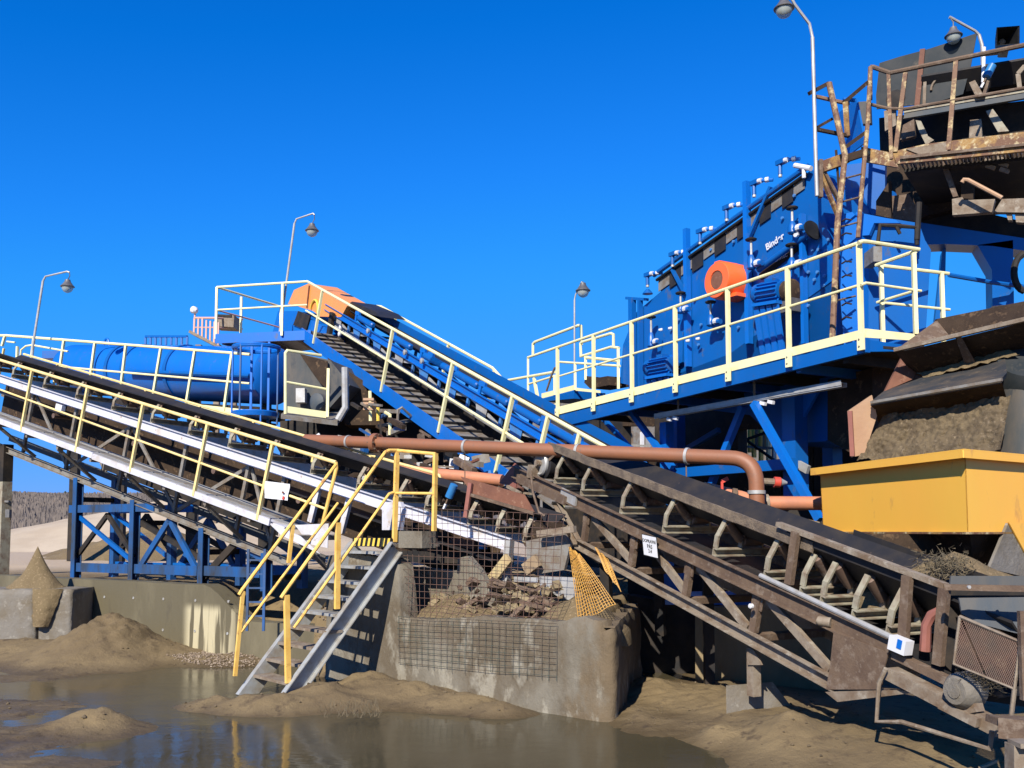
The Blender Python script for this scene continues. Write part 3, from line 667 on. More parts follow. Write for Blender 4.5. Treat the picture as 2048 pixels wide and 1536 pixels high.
# skirt boards of the loading end
sk = [(1553, 1044), (1887, 1178)]
a, b = F1.sh(*sk[0]), F1.sh(*sk[1])
hk = (a[1] + b[1]) / 2
g = MB(); g.bar(F1.pt(a[0], 0.03, hk), F1.pt(b[0], 0.03, hk), 0.075, 0.045, F1.u); part('skirt_rail', g, M_['rust_pale'], t)
g = MB(); g.bar(F1.pt(a[0] + .1, 0.06, (hk + HT1) / 2 + .02), F1.pt(b[0], 0.06, (hk + HT1) / 2 + .02), 0.012, hk - HT1 - .1, F1.u); part('skirt_board', g, M_['rubber'], t)
g = MB(); g.bar(F1.pt(a[0] + .1, 0.95, (hk + HT1) / 2 + .02), F1.pt(b[0], 0.95, (hk + HT1) / 2 + .02), 0.012, hk - HT1 - .1, F1.u); part('skirt_board', g, M_['rubber'], t)
for xt, yt, xb, yb in [(1592, 1064, 1578, 1168), (1815, 1152, 1806, 1288), (1889, 1178, 1876, 1330)]:
    g = MB(); g.bar(F1.on(xt, yt, -0.01), F1.on(xb, yb, -0.01), 0.085, 0.05, F1.n); part('skirt_post', g, M_['rust'], t)
# side plate, take-up beams
g = MB(); g.prism([F1.on(x, y, -0.07) for x, y in [(1667, 1263), (1776, 1306), (1766, 1345), (1762, 1377), (1793, 1379), (1652, 1379), (1660, 1330)]], F1.n * 0.012); part('side_plate', g, M_['rust'], t)
g = MB(); g.prism([F1.on(x, y, -0.1) for x, y in [(1650, 1384), (1675, 1404), (1832, 1385), (1795, 1380)]], F1.n * 0.1); part('bottom_flange', g, M_['rust_pale'], t)
ta, tb = F1.on(1772, 1347, -0.14), F1.on(1994, 1462, -0.14)
g = MB(); g.chan(ta, tb, F1.n, 0.10, 0.13, 0.014); part('take_up_beam', g, M_['rust_pale'], t)
g = MB(); g.chan(F1.on(1784, 1311, -0.05), F1.on(1906, 1370, -0.05), F1.n, 0.06, 0.08, 0.012); part('take_up_beam', g, M_['rust'], t)
bc = F1.on(1930, 1380, -0.12)
g = MB(); g.lathe(bc - F1.n * 0.12, F1.n, [(0, 0.04), (0, 0.10), (0.05, 0.135), (0.20, 0.14), (0.26, 0.10), (0.3, 0.05)], 18); g.lathe(bc - F1.n * .13 , F1.n, [(0, .055), (.02, .055)], 12)
bb = part('tail_bearing', g, M_['block'], t)
g = MB(); g.bar(bc + F1.u * -.17 + F1.d * -.14, bc + F1.u * -.17 + F1.d * .2, 0.16, 0.07, F1.u); g.bar(F1.on(1945, 1408, -.12), F1.on(1950, 1425, -.12), 0.10, 0.10, F1.n); part('bearing_foot', g, M_['rust_pale'], t)
g = MB(); q = [F1.pt(e1 - .2, 0.1, 0.18), F1.pt(e1 - .2, 0.9, 0.18)]; g.cyl(q[0], q[1], 0.22, 20); part('tail_pulley', g, M_['rust_dark'], t)
g = MB(); g.cyl(F1.on(1560 + 78, 1241, -.07), F1.on(1662, 1245, -.02), 0.045, 14); g.cyl(F1.on(1560 + 74, 1239, -.085), F1.on(1640, 1241.5, -.07), 0.036, 14); part('pipe_stub', g, M_['rust_pale'], t)
g = MB(); g.tube([F1.on(1521, 1151, -.045), F1.on(1784, 1275, -.045)], 0.026, 10); part('cable_conduit', g, M_['galv'], t)
g = MB(); g.bar(F1.on(1785, 1283, -.08), F1.on(1818, 1297, -.08), 0.10, 0.12, F1.u); sb = part('switch_box', g, M_['white'], t)
g = MB(); g.bar(F1.on(1794, 1286.5, -.133), F1.on(1803, 1290.5, -.133), 0.006, 0.075, F1.u); part('switch_label', g, M_['blue'], sb)
g = MB(); g.tube([F1.on(x, y, -.2) for x, y in [(1772, 1337), (1758, 1366), (1753, 1443), (1804, 1444), (1850, 1458), (1980, 1498), (1984, 1462)]], 0.019, 8); part('guard_bar', g, M_['rust_pale'], t)
# red painted idler leg near the tail
g = MB(); g.tube([F1.on(x, y, .06) for x, y in [(1850, 1302), (1853, 1250), (1864, 1229), (1876, 1221)]], [.045, .042, .042, .03], 8); part('idler_arm', g, M_['red_brown'], t)
# mesh guard in front of the tail
t = thing('mesh_guard', 'rusty framed wire guard standing before the conveyor tail at the right edge', 'guard', F1.on(1970, 1380, -.3)); t_g = t
GL = L1.off(-0.30)
cn = [GL.at(x, y) for x, y in [(1920, 1233), (2041, 1284), (2029, 1378), (1908, 1328)]]
g = MB(); g.tube(cn + [cn[0]], 0.014, 6); g.tube([cn[2], GL.at(2021, 1446)], 0.016, 6); part('guard_frame', g, M_['rust_pale'], t)
g = MB()
for i in range(1, 26):
    k = i / 26
    for A, Bq, C_, D_ in ((cn[0], cn[1], cn[3], cn[2]),):
        def q(u, v): return (A.lerp(Bq, u)).lerp(C_.lerp(D_, u), v)
        if k < 1:
            g.tube([q(k, 0), q(max(0, k - .55), min(1, k / .55))] if k < .55 else [q(k, 0), q(k - .55, 1)], 0.0032, 4, False)
            g.tube([q(k, 0), q(min(1, k + .55), min(1, (1 - k) / .55))] if k > .45 else [q(k, 0), q(k + .55, 1)], 0.0032, 4, False)
            if i < 15: g.tube([q(0, k / .55 if k < .55 else 1), q(.55 - k if k < .55 else 0, 1)], 0.0032, 4, False); g.tube([q(1, k / .55 if k < .55 else 1), q(1 - .55 + k if k < .55 else 1, 1)], 0.0032, 4, False)
part('guard_mesh', g, M_['wire'], t, kind='stuff')
# footing under the conveyor
t = thing('concrete_footing', 'sloping grey concrete pad with a short rusty post under the conveyor', 'footing', PZ(1515, 1420, 0.1))
pts = [PZ(x, y, z) for x, y, z in [(1466, 1418, .16), (1582, 1412, .16), (1545, 1364, .40), (1452, 1371, .40)]]
g = MB(); g.prism(pts, V((0, 0, -0.3))); part('pad', g, M_['block'], t)
pp = L1.off(0.1).at(1508, 1372)
g = MB(); g.bar(pp - UPZ * .1, L1.off(.1).at(1507, 1296), 0.10, 0.10, L1.n); g.prism([L1.off(.03).at(x, y) for x, y in [(1494, 1302), (1507, 1300), (1523, 1330), (1495, 1330)]], L1.n * .02); part('post', g, M_['rust_pale'], t)
# supports under the head
t = thing('conveyor_support', 'dark steel trestle legs under the head of the rusty conveyor', 'support', F1.pt(.6, .5, 0) - UPZ * 2)
for s_ in (0.3,):
    for l in (0.1, W1 - .1):
        p = F1.pt(s_, l, hb - .06); g = MB(); g.bar(p, V((p.x + .05, p.y + .1, 0.6)), 0.12, 0.12); part('leg', g, M_['dark_steel'], t)
p = F1.pt(1.25, W1, hb); g = MB(); g.bar(p, V((p.x, p.y, 0.0)), 0.12, 0.12); part('leg', g, M_['dark_steel'], t)
# number board
t = thing('sign', 'white conveyor number board with black letters tied to the rusty conveyor frame', 'sign', F1.on(1298, 1093, -.1))
sg = [F1.on(x, y, -.10) for x, y in [(1284, 1069), (1311, 1075), (1315, 1116), (1288, 1109)]]
g = MB(); g.prism(sg, F1.n * 0.006); part('board', g, M_['white'], t)
g = MB(); g.prism([F1.on(x, y, -.091) for x, y in [(1283, 1067), (1313, 1073.5), (1316.5, 1118), (1287, 1111)]], F1.n * .004); part('board_edge', g, M_['black'], t)
def text_part(s_, origin, ex, ey, size, m, parent, name='lettering', bold=0.0):
    cu = bpy.data.curves.new('lettering', 'FONT'); cu.body = s_; cu.align_x = 'CENTER'; cu.align_y = 'CENTER'; cu.size = size; cu.extrude = 0.0008; cu.offset = bold
    tmp = bpy.data.objects.new('lettering_tmp', cu); COL.objects.link(tmp)
    dg = bpy.context.evaluated_depsgraph_get(); me = bpy.data.meshes.new_from_object(tmp.evaluated_get(dg))
    bpy.data.objects.remove(tmp)
    ez = ex.cross(ey).normalized(); b = BASE[parent.name]
    me.transform(Matrix(((ex.x, ey.x, ez.x, origin.x - b.x), (ex.y, ey.y, ez.y, origin.y - b.y), (ex.z, ey.z, ez.z, origin.z - b.z), (0, 0, 0, 1))))
    me.materials.clear(); me.materials.append(m)
    o = bpy.data.objects.new(name, me); COL.objects.link(o); o.parent = parent; BASE[o.name] = b; return o
ex = (sg[1] - sg[0]); wS = ex.length; ex = ex.normalized(); ey = (sg[0] - sg[3]); hS = ey.length; ey = ey.normalized()
for s_, v_, sz in (('DOPRAVNÍ', .73, .030), ('PÁS', .47, .036), ('3.4', .24, .034)):
    text_part(s_, sg[3].lerp(sg[2], .5).lerp(sg[0].lerp(sg[1], .5), v_) - F1.n * .002, ex, ey, sz * wS / .155, M_['black'], t, bold=.0006)
# ================================================================== WHITE CONVEYOR WITH YELLOW-RAILED WALKWAY (left)
N2 = VP(-2.41, 13.0, -1.545, 1)
F2 = Fr(N2.at(0, 720), N2.at(672, 925), N2.n)
t = thing('belt_conveyor', 'long white framed belt conveyor climbing to the left edge over blue trestle legs', 'conveyor', F2.pt(6, 1.2, -1))
LB = 0.85; W2 = 0.82
hb2 = F2.sh(427, 896, LB)[1]; hc2 = (F2.sh(150, 953, LB)[1] + F2.sh(408, 1056, LB)[1]) / 2
sA, sE = -2.2, F2.s_px(1022, LB, hb2)
for l, o in ((LB, -1), (LB + W2, 1)):
    g = MB(); g.chan(F2.pt(sA, l, hb2), F2.pt(sE, l, hb2), F2.n * o, 0.165, 0.05); part('side_beam', g, M_['white_paint'], t)
    g = MB(); e = F2.s_px(575, LB, hc2); g.chan(F2.pt(sA, l, hc2), F2.pt(e, l, hc2), F2.n * o, 0.125, 0.05); part('lower_chord', g, M_['blue_grey'] if o == 1 else M_['grey_steel'], t)
vx = [60, 146, 252, 365, 489, 560]
sv = [F2.s_px(x, LB, hb2 - .4) for x in vx]
for l in (LB + .02, LB + W2 - .02):
    for k, s_ in enumerate(sv):
        g = MB(); g.bar(F2.pt(s_, l, hb2 - .08), F2.pt(s_, l, hc2 + .06), 0.065, 0.05, F2.n); part('upright', g, M_['grey_steel'], t)
        if k + 1 < len(sv):
            g = MB(); a, b = (sv[k], sv[k + 1]) if k % 2 == 0 else (sv[k + 1], sv[k])
            g.bar(F2.pt(a, l + .04, hb2 - .09), F2.pt(b, l + .04, hc2 + .07), 0.06, 0.03, F2.n); part('diagonal', g, M_['grey_steel'], t)
for x, y in [(640, 965), (702, 985)]:
    s_ = F2.s_px(x, LB, hb2); g = MB(); g.bar(F2.pt(s_, LB, hb2 - .08), F2.pt(s_ - .03, LB, hb2 - .62), 0.09, 0.06, F2.n); part('upright', g, M_['white_paint'], t)
HB2, HT2 = 0.15, 0.33
br2, rolls2 = idler_meshes(W2, HB2, HT2, 0.05, 'b')
hI = hb2 + 0.083
for x in (-30, 22, 85, 150, 222, 300, 375, 455, 535, 620, 712, 795, 848, 935, 990, 1045):
    s_ = F2.s_px(x, LB, hI); o = inst('idler', br2, t, F2.mat(s_, LB, hI))
    for r_ in rolls2: sub('roller', r_, o)
TR2 = [(LB + .07, hI + HT2 + .06), (LB + .34, hI + HB2 + .06), (LB + W2 - .34, hI + HB2 + .06), (LB + W2 - .07, hI + HT2 + .06)]
g = MB(); g.extrude(TR2 + [(l, h + .02) for l, h in reversed(TR2)], F2, sA, F2.s_px(1060, LB, hI), True, 30); part('belt', g, M_['rubber'], t)
g = MB(); g.extrude([(LB + .1, hb2 - .30), (LB + W2 - .1, hb2 - .30), (LB + W2 - .1, hb2 - .315), (LB + .1, hb2 - .315)], F2, sA, sE - .3, True, 8); part('return_belt', g, M_['rubber'], t)
g = MB(); g.extrude([(LB + .55, hb2 - .12), (LB + .57, hb2 - .12), (LB + .57, hb2 - .78), (LB + .55, hb2 - .78)], F2, sA, sE - .5, True, 1); part('shade_sheet', g, M_['rust_dark'], t)  # dark sheet placed to fill the shaded void between beam and deck
g = MB(); g.extrude([(LB + W2 - .1, hb2 - .3), (LB + W2 - .08, hb2 - .3), (LB + W2 - .08, hc2 + .12), (LB + W2 - .1, hc2 + .12)], F2, F2.s_px(215, LB + W2, hc2), F2.s_px(560, LB + W2, hc2), True, 1); part('rear_sheet', g, M_['dark_steel'], t)  # second dark sheet standing in for shaded clutter below the deck
for x in (100, 260, 420, 590):
    s_ = F2.s_px(x, LB, hb2 - .4); g = MB(); g.cyl(F2.pt(s_, LB + .06, hb2 - .38), F2.pt(s_, LB + W2 - .06, hb2 - .38), .05, 10); part('return_roller', g, M_['roller'], t)
e = F2.pt(sE - .03, LB, hb2 - .03)
g = MB(); a = F2.on(1024, 1080, LB - .02); b = F2.on(1014, 1206, LB - .02); g.chan(a, b, -F2.d, 0.11, 0.075); part('leg', g, M_['galv'], t)
g = MB(); g.bar(F2.pt(sE - .05, LB + W2, hb2), V((F2.pt(sE - .05, LB + W2, 0).x, F2.pt(sE - .05, LB + W2, 0).y, .8)), .09, .09); part('leg', g, M_['galv'], t)
g = MB(); q = F2.pt(sE + .25, LB + .1, hI + .1); g.cyl(q, q + F2.n * (W2 - .2), .19, 18); part('tail_pulley', g, M_['rust_dark'], t)
# loading skirt in rust red
g = MB(); g.prism([F2.on(x, y, LB + .06) for x, y in [(921, 953), (942, 959), (1049, 989), (1069, 1024), (944, 987)]], F2.n * .012); part('skirt_board', g, M_['rust_red'], t)
g = MB(); g.bar(F2.on(943, 990, LB + .03), F2.on(1068, 1027, LB + .03), .05, .04, F2.u); part('skirt_rail', g, M_['rust'], t)
g = MB(); g.bar(F2.on(941, 966, LB + .02), F2.on(931, 1036, LB + .02), .06, .04, F2.n); part('skirt_post', g, M_['red_brown'], t)
g = MB(); g.tube([F2.on(x, y, LB - .03) for x, y in [(1062, 948), (1066, 985), (1078, 1025), (1090, 1032)]], .016, 8); part('hose', g, M_['rust'], t)
for x, y in [(121, 815)]:
    g = MB(); g.bar(F2.on(x - 6, y - 2, LB - .08), F2.on(x + 6, y + 2, LB - .08), .08, .11, F2.u); part('junction_box', g, M_['white'], t)
# --- walkway with railing
t = thing('walkway', 'steel walkway with yellow railing running along the white conveyor on the left', 'walkway', F2.pt(6, .4, -1.1)); WK = t
hE = (F2.sh(188, 916)[1] + F2.sh(393, 984)[1]) / 2
eA, eB, eC = -2.2, F2.s_px(186, 0, hE), F2.s_px(540, 0, hE)
for a, b, dh in ((eA, eB - .005, 0.0), (eB, eC, -.012)):
    g = MB(); g.bar(F2.pt(a, 0, hE + dh), F2.pt(b, 0, hE + dh), 0.03, 0.10, F2.u); part('edge_plank', g, M_['white_paint'], t)
for l, w_, m in ((.14, .16, 'white_paint'), (.33, .14, 'galv'), (.52, .15, 'grey_steel'), (.70, .13, 'galv')):
    g = MB(); g.bar(F2.pt(eA, l, hE - .035), F2.pt(eC + .25, l, hE - .035), w_, 0.035, F2.u); part('deck_plank', g, M_[m], t)
for i in range(11):
    s_ = eA + .4 + i * 1.02
    g = MB(); g.bar(F2.pt(s_, .03, hE - .09), F2.pt(s_, .84, hE - .09), .06, .07, F2.u); part('deck_bearer', g, M_['grey_steel'], t)
    if i % 2 == 0:
        g = MB(); g.bar(F2.pt(s_, .05, hE - .12), F2.pt(s_ + .1, LB - .03, hc2 + .08), .06, .03, F2.d); part('bracket', g, M_['grey_steel'], t)
rr = 0.026
pts_top = [F2.pt(-2.2, 0, 0), F2.on(672, 925)]
g = MB(); g.tube(pts_top, rr, 8); part('handrail', g, M_['pale_yellow'], t)
g = MB(); g.tube([F2.pt(-2.2, 0, -.50), F2.on(652, 1018)], .018, 8); part('midrail', g, M_['pale_yellow'], t)
for x in (65, 176, 287, 416, 546):
    s_ = F2.s_px(x, 0, 0); g = MB(); g.bar(F2.pt(s_, -.002, -.02), F2.pt(s_, -.002, hE - .04), .045, .045, F2.n); part('post', g, M_['pale_yellow'], t)
g = MB(); g.tube([F2.on(672, 925), F2.on(673, 936), F2.on(645, 1048)], .026, 8); part('post', g, M_['yellow_rail'], t)
g = MB(); g.prism([F2.on(x, y, .02) for x, y in [(534, 1043), (562, 1070), (640, 1108), (600, 1072)]], F2.n * .01); part('end_plate', g, M_['white_paint'], t)
g = MB(); g.prism([F2.on(x, y, .30) for x, y in [(590, 1050), (657, 1047), (655, 1096), (618, 1088)]], F2.n * .01); part('end_plate', g, M_['white_paint'], t)
# far railing
t = thing('railing', 'pale yellow railing along the far side of the white conveyor belt', 'railing', F2.pt(6, LB + W2 + .5, 0))
LF = LB + W2 + .55
hf = F2.sh(308, 784, LF)[1]
g = MB(); g.tube([F2.pt(-3.2, LF, hf), F2.on(802, 928, LF), F2.on(865, 945, LF), F2.on(879, 951, LF), F2.on(884, 972, LF)], .024, 8); part('handrail', g, M_['pale_yellow'], t)
for x in (8, 115, 205, 292, 400, 508, 634, 742, 875):
    s_ = F2.s_px(x, LF, hf); g = MB(); g.bar(F2.pt(s_, LF, hf), F2.pt(s_, LF, hf - .95), .045, .04, F2.n); part('post', g, M_['pale_yellow'], t)
g = MB(); g.bar(F2.pt(-3, LF - .2, hf - .96), F2.pt(10.6, LF - .2, hf - .96), .5, .05, F2.u); part('deck', g, M_['grey_steel'], t)
# white notice sheet on the railing
g = MB(); q = [F2.on(x, y, -.035) for x, y in [(531, 962), (579, 968), (576, 1001), (528, 996)]]
rows = [[(q[0].lerp(q[1], i / 6)).lerp(q[3].lerp(q[2], i / 6), j / 5) - F2.n * (.012 * sin(i * 1.7 + j)) for i in range(7)] for j in range(6)]
g.sheet(rows); nt_ = solo('notice_sheet', g, M_['white'], 'crumpled white sheet tied to the yellow walkway rail above the stair', 'notice', ang=180)
for rx in ((0.80, .30, .12, .12, 'rust_red'), (.84, .62, .05, .2, 'red')):
    c = q[0].lerp(q[1], rx[0]).lerp(q[3].lerp(q[2], rx[0]), rx[1] + .25) - F2.n * .018
    g = MB(); g.bar(c - F2.d * .02, c + F2.d * .02, .004, .06 * rx[3] * 4, F2.u); part('print', g, M_[rx[4]], nt_)
# tension weight / blue can with bracket
def blue_can(a, b, r, label):
    a = V(a); b = V(b); d = (b - a).normalized(); t = thing('pull_switch', label, 'switch', b)
    g = MB(); g.lathe(a, d, [(0, r * .6), (.01, r), ((b - a).length - .01, r), ((b - a).length, r * .6)], 16); part('body', g, M_['can_blue'], t)
    g = MB(); g.bar(b, b + d * .09, .03, .02); part('stem', g, M_['rust'], t); g = MB(); g.bar(b + d * .09, b + d * .17, .035, .025); part('foot', g, M_['white'], t); return t
blue_can(F2.on(909, 968, LB - .05), F2.on(897, 996, LB - .05), .055, 'pale blue cylinder switch leaning beside the lower end of the white conveyor')

# ================================================================== BLUE TRESTLE UNDER THE WHITE CONVEYOR
B2 = N2.off(LB); BB = N2.off(LB + W2)
t = thing('trestle', 'blue steel trestle with crossed braces carrying the white conveyor on the olive wall', 'trestle', B2.at(262, 1160))
feet = []
for (xt, yt, xb, yb) in [(152, 956, 148, 1152), (269, 1000, 263, 1162), (403, 1056, 402, 1167), (534, 1106, 528, 1172)]:
    a = B2.at(xt, yt); b = B2.at(xb, yb); a.x = b.x; a.y = b.y; b.z = 1.05; feet.append((a, b))
    g = MB(); g.chan(a, b, -B2.d if B2.d.x < 0 else B2.d, .15, .10, .014, B2.n); part('leg', g, M_['blue_worn_shaded'], t)
    o = B2.n * W2; g = MB(); g.bar(a + o, b + o, .13, .13, B2.n); part('leg', g, M_['blue_worn_shaded'], t)
    g = MB(); g.bar(V((a.x, a.y, a.z - .4)) + B2.n * .08, V((a.x, a.y, a.z - .4)) + o - B2.n * .07, .09, .09); part('cross_beam', g, M_['dark_steel'], t)
def on_trestle(i, j, z0, z1, l, m, w_=.075):
    a = feet[i][1] + B2.n * l; b = feet[j][1] + B2.n * l; u = (b - a).normalized()
    g = MB(); g.bar(V((a.x, a.y, z0)) + u * .08, V((b.x, b.y, z1)) - u * .08, .05, w_); part('brace', g, M_[m], t)
def zy(i, y): return B2.at(proj(feet[i][1])[0], y).z
for l, m in ((0.0, 'blue_worn_shaded'), (W2, 'blue_mid')):
    for i, j, y in ((0, 1, 1134), (1, 2, 1137), (2, 3, 1141)):
        a, b = feet[i][1] + B2.n * l, feet[j][1] + B2.n * l; u = (b - a).normalized(); z = zy(i, y)
        g = MB(); g.bar(V((a.x, a.y, z)) + u * .078, V((b.x, b.y, z)) - u * .078, .06, .16); part('lower_beam', g, M_[m], t)
    a, b = feet[0][1] + B2.n * l, feet[1][1] + B2.n * l; u = (b - a).normalized(); z = zy(0, 1018)
    g = MB(); g.bar(V((a.x, a.y, z)) - u * .18, V((b.x, b.y, z)) + u * .6, .07, .14); part('upper_beam', g, M_[m], t)
    k = l + .035
    on_trestle(0, 1, zy(0, 1035), zy(1, 1120), k, 'blue_mid'); 
    a, b = feet[0][1] + B2.n * (k + .02), feet[1][1] + B2.n * (k + .02)
    mid = a.lerp(b, .52)
    for e in (a, b): g = MB(); g.bar(V((mid.x, mid.y, zy(0, 1030))), V((e.x, e.y, zy(0, 1112))), .05, .085); part('brace', g, M_['dark_steel'], t)
    a, b = feet[1][1] + B2.n * k, feet[2][1] + B2.n * k; mid = a.lerp(b, .52)
    for e, f in ((a, 1), (b, 2)): g = MB(); g.bar(V((mid.x, mid.y, zy(1, 1040))), V((e.x, e.y, 1.16)), .055, .10); part('brace', g, M_['blue_worn_shaded'], t)
    on_trestle(1, 2, zy(1, 1045), zy(2, 1120), k + .06, 'dark_steel', .09)
    a, b = feet[2][1] + B2.n * k, feet[3][1] + B2.n * k; mid = a.lerp(b, .55)
    g = MB(); g.bar(V((mid.x, mid.y, zy(2, 1082))), V((a.x, a.y, 1.2)), .05, .12); part('brace', g, M_['dark_steel'], t)
    g = MB(); g.bar(V((mid.x, mid.y, zy(2, 1082))), V((b.x, b.y, 1.5)), .05, .10); part('brace', g, M_['blue_worn_shaded'], t)
# post at the far left edge
t = thing('support_post', 'pale weathered post under the white conveyor at the far left edge', 'post', B2.at(6, 1120))
p = B2.at(4, 1118); q = B2.at(4, 890)
g = MB(); g.bar(V((p.x, p.y, .9)), V((p.x, p.y, q.z - .75)), .20, .2, B2.n); part('lower_shaft', g, M_['bracket'], t)
g = MB(); g.bar(V((p.x, p.y, q.z - .745)), V((p.x, p.y, q.z)), .20, .2, B2.n); part('upper_shaft', g, M_['dark_steel'], t)
g = MB(); q2 = B2.at(14, 1003); g.bar(q2 - V((.3, 0, 0)), q2 + V((.05, 0, 0)), .08, .04); q2 = B2.at(17, 1027); g.bar(q2 - UPZ * .08, q2 + UPZ * .08, .10, .08); part('floodlight', g, M_['lamp_grey'], t)
# small rail/ladder frame behind the stair, blue
t = thing('ladder', 'narrow blue steel ladder standing between the trestle and the grey stair', 'ladder', P(505, 1260, 13.6))
for x in (494, 527):
    g = MB(); g.bar(P(x, 1262, 13.55), P(x + 3, 1098, 13.55), .036, .036); part('rail', g, M_['blue_worn_shaded'], t)
for y in (1120, 1148, 1176, 1204, 1232): g = MB(); g.bar(P(497, y, 13.55), P(526, y, 13.55), .025, .025); part('rung', g, M_['blue_worn_shaded'], t)

# ================================================================== STAIR AND LANDING
sb_ = PZ(556, 1406, 0.02); stp = LC.off(-.03).at(783, 1088)
ad = V((stp.x - sb_.x, stp.y - sb_.y, 0)).normalized(); ln_ = V((-ad.y, ad.x, 0)); WS = 0.86
FT = Fr(sb_, stp, ln_)
LS = (stp - sb_).length
t = thing('stair', 'grey steel stair with yellow handrails climbing to the walkway landing', 'stair', sb_)
for l, o in ((0.0, -1), (WS, 1)):
    g = MB(); g.chan(FT.pt(-.05, l, -.06), FT.pt(LS, l, -.06), FT.n * o, .21, .07, .012); part('stringer', g, M_['stair_grey'], t)
for i in range(9):
    z = .22 + i * (stp.z - .22) / 8.6
    s_ = (z - sb_.z) / FT.d.z
    c0 = FT.pt(s_, .02, -.08); c1 = FT.pt(s_, WS - .02, -.08)
    m = 'rust_pale' if i < 4 else 'stair_grey'
    g = MB(); e = 0.05 if i == 3 else 0
    g.bar(V((c0.x, c0.y, z)) - ln_ * e, V((c1.x, c1.y, z)) + ln_ * e, .235, .035); part('tread', g, M_[m], t)
RL = VP(sb_.x, sb_.y, ad.x, ad.y); LL = RL.off(WS)
if LL.n.dot(ln_) < 0: LL = RL.off(-WS)
def stair_rail(pl, pts, r, m='yellow_rail', nm='handrail'):
    g = MB(); g.tube([pl.at(x, y) for x, y in pts], r, 8); part(nm, g, M_[m], t)
def stair_bar(pl, a, b, w_, nm='post', m='yellow_rail'):
    g = MB(); A, Bq = pl.at(*a), pl.at(*b); Bq.x = A.x + (Bq.x - A.x) * 1.0; g.bar(A, Bq, w_, w_ * .7, pl.n); part(nm, g, M_[m], t)
stair_rail(RL, [(562, 1196), (570, 1184), (770, 905), (778, 901), (797, 901)], .024)
stair_rail(RL, [(588, 1256), (735, 1049), (778, 988), (787, 985)], .019, 'yellow_rail', 'midrail')
stair_bar(RL, (573, 1190), (576, 1366), .062); stair_bar(RL, (676, 1045), (674, 1218), .062); stair_bar(RL, (794, 903), (789, 1084), .058)
stair_rail(LL, [(478, 1190), (484, 1180), (672, 929)], .024)
stair_rail(LL, [(482, 1264), (676, 1006)], .019, 'yellow_rail', 'midrail')
stair_bar(LL, (486, 1182), (470, 1352), .045); stair_bar(LL, (586, 1050), (577, 1126), .045); 
# landing
t = thing('landing', 'stair-top landing with a black and yellow striped edge and yellow guard rail', 'platform', stp)
fz = stp.z
c = FT.pt(LS, 0, 0); a0 = V((c.x, c.y, fz)) - ln_ * .02; a1 = a0 + ln_ * (WS + .05); back = ad * .75
g = MB(); g.prism([a0, a1, a1 + back, a0 + back], V((0, 0, -.04))); part('deck', g, M_['grey_steel'], t)
g = MB(); g.bar(a0 - ad * .006 + UPZ * .02, a1 - ad * .006 + UPZ * .02, .012, .115); part('edge_board', g, M_['black'], t)
L_ = (a1 - a0).length; u_ = (a1 - a0).normalized()
for i in range(8):
    b0 = a0 + u_ * (.03 + i * (L_ - .02) / 8) - ad * .0125 + UPZ * (.02 - .052); w_ = .05
    g = MB(); g.prism([b0 + u_ * .03, b0 + u_ * (.03 + w_), b0 + u_ * w_ + UPZ * .104, b0 + UPZ * .104], -ad * .002); part('stripe', g, M_['stripe_yellow'], t)
LR = LC.off(.02)
pA, pB = LR.at(796, 901), LR.at(871, 908)
g = MB(); g.tube([pA, pB], .022, 8); part('handrail', g, M_['yellow_rail'], t)
g = MB(); g.tube([LR.at(788, 986), LR.at(868, 987)], .017, 8); part('midrail', g, M_['yellow_rail'], t)
g = MB(); g.bar(pB + UPZ * .01, LR.at(868, 1062), .055, .04); part('post', g, M_['yellow_rail'], t)
g = MB(); q = LR.at(832, 1096); g.box((q.x, q.y + .12, q.z), .42, .24, .21, LC.d); part('kerb_block', g, M_['concrete'], t)
g = MB(); g.prism([LR.off(.25).at(x, y) for x, y in [(764, 1004), (800, 1004), (806, 1020), (800, 1060), (764, 1060)]], LR.n * .06); part('cabinet', g, M_['white_paint'], t)

# ================================================================== WIRE MESH ON THE PIT, ORANGE NET, PIT CONTENTS
def mesh_panel(label, TL, TR, BL, BR, nx, ny, ov, seed, wav=.012, wm='wire'):
    t = thing('wire_mesh', label, 'wire mesh', BL); rnd = random.Random(seed); wl = lambda u, v: LC.n * (-(wav) * (1 + sin(u * 7 + seed) * sin(v * 5))) 
    def q(u, v): return TL.lerp(TR, u).lerp(BL.lerp(BR, u), v) + wl(u, v)
    for i in range(nx + 1):
        u = i / nx; e = 1 + ov * rnd.random(); d = rnd.uniform(-.004, .004)
        g = MB(); g.tube([q(u + d, v) for v in (0, .25, .5, .75, e)], .0032, 4); part('wire', g, M_[wm], t)
    for j in range(ny + 1):
        v = j / ny; d = rnd.uniform(-.004, .004)
        g = MB(); g.tube([q(u, v + d) - LC.n * .008 for u in (0, .2, .4, .6, .8, 1)], .0032, 4); part('wire', g, M_[wm], t)
LM = LC.off(-.02)
mesh_panel('rusty green wire mesh lying flat against the concrete wall face', LM.at(798, 1233), LM.at(1115, 1247), LM.at(798, 1325), LM.at(1113, 1352), 24, 8, .12, 1, .012, 'wire_green')
LM2 = LC.off(.12)
mesh_panel('rusty wire mesh fence panel standing on top of the concrete pit wall', LM2.at(792, 1014), LM2.at(1128, 1030), LM2.at(798, 1236), LM2.at(1113, 1250), 26, 16, .0, 2)
t = thing('safety_net', 'orange plastic safety net draped over the sand heap beside the mesh', 'net', LC.at(1165, 1240))
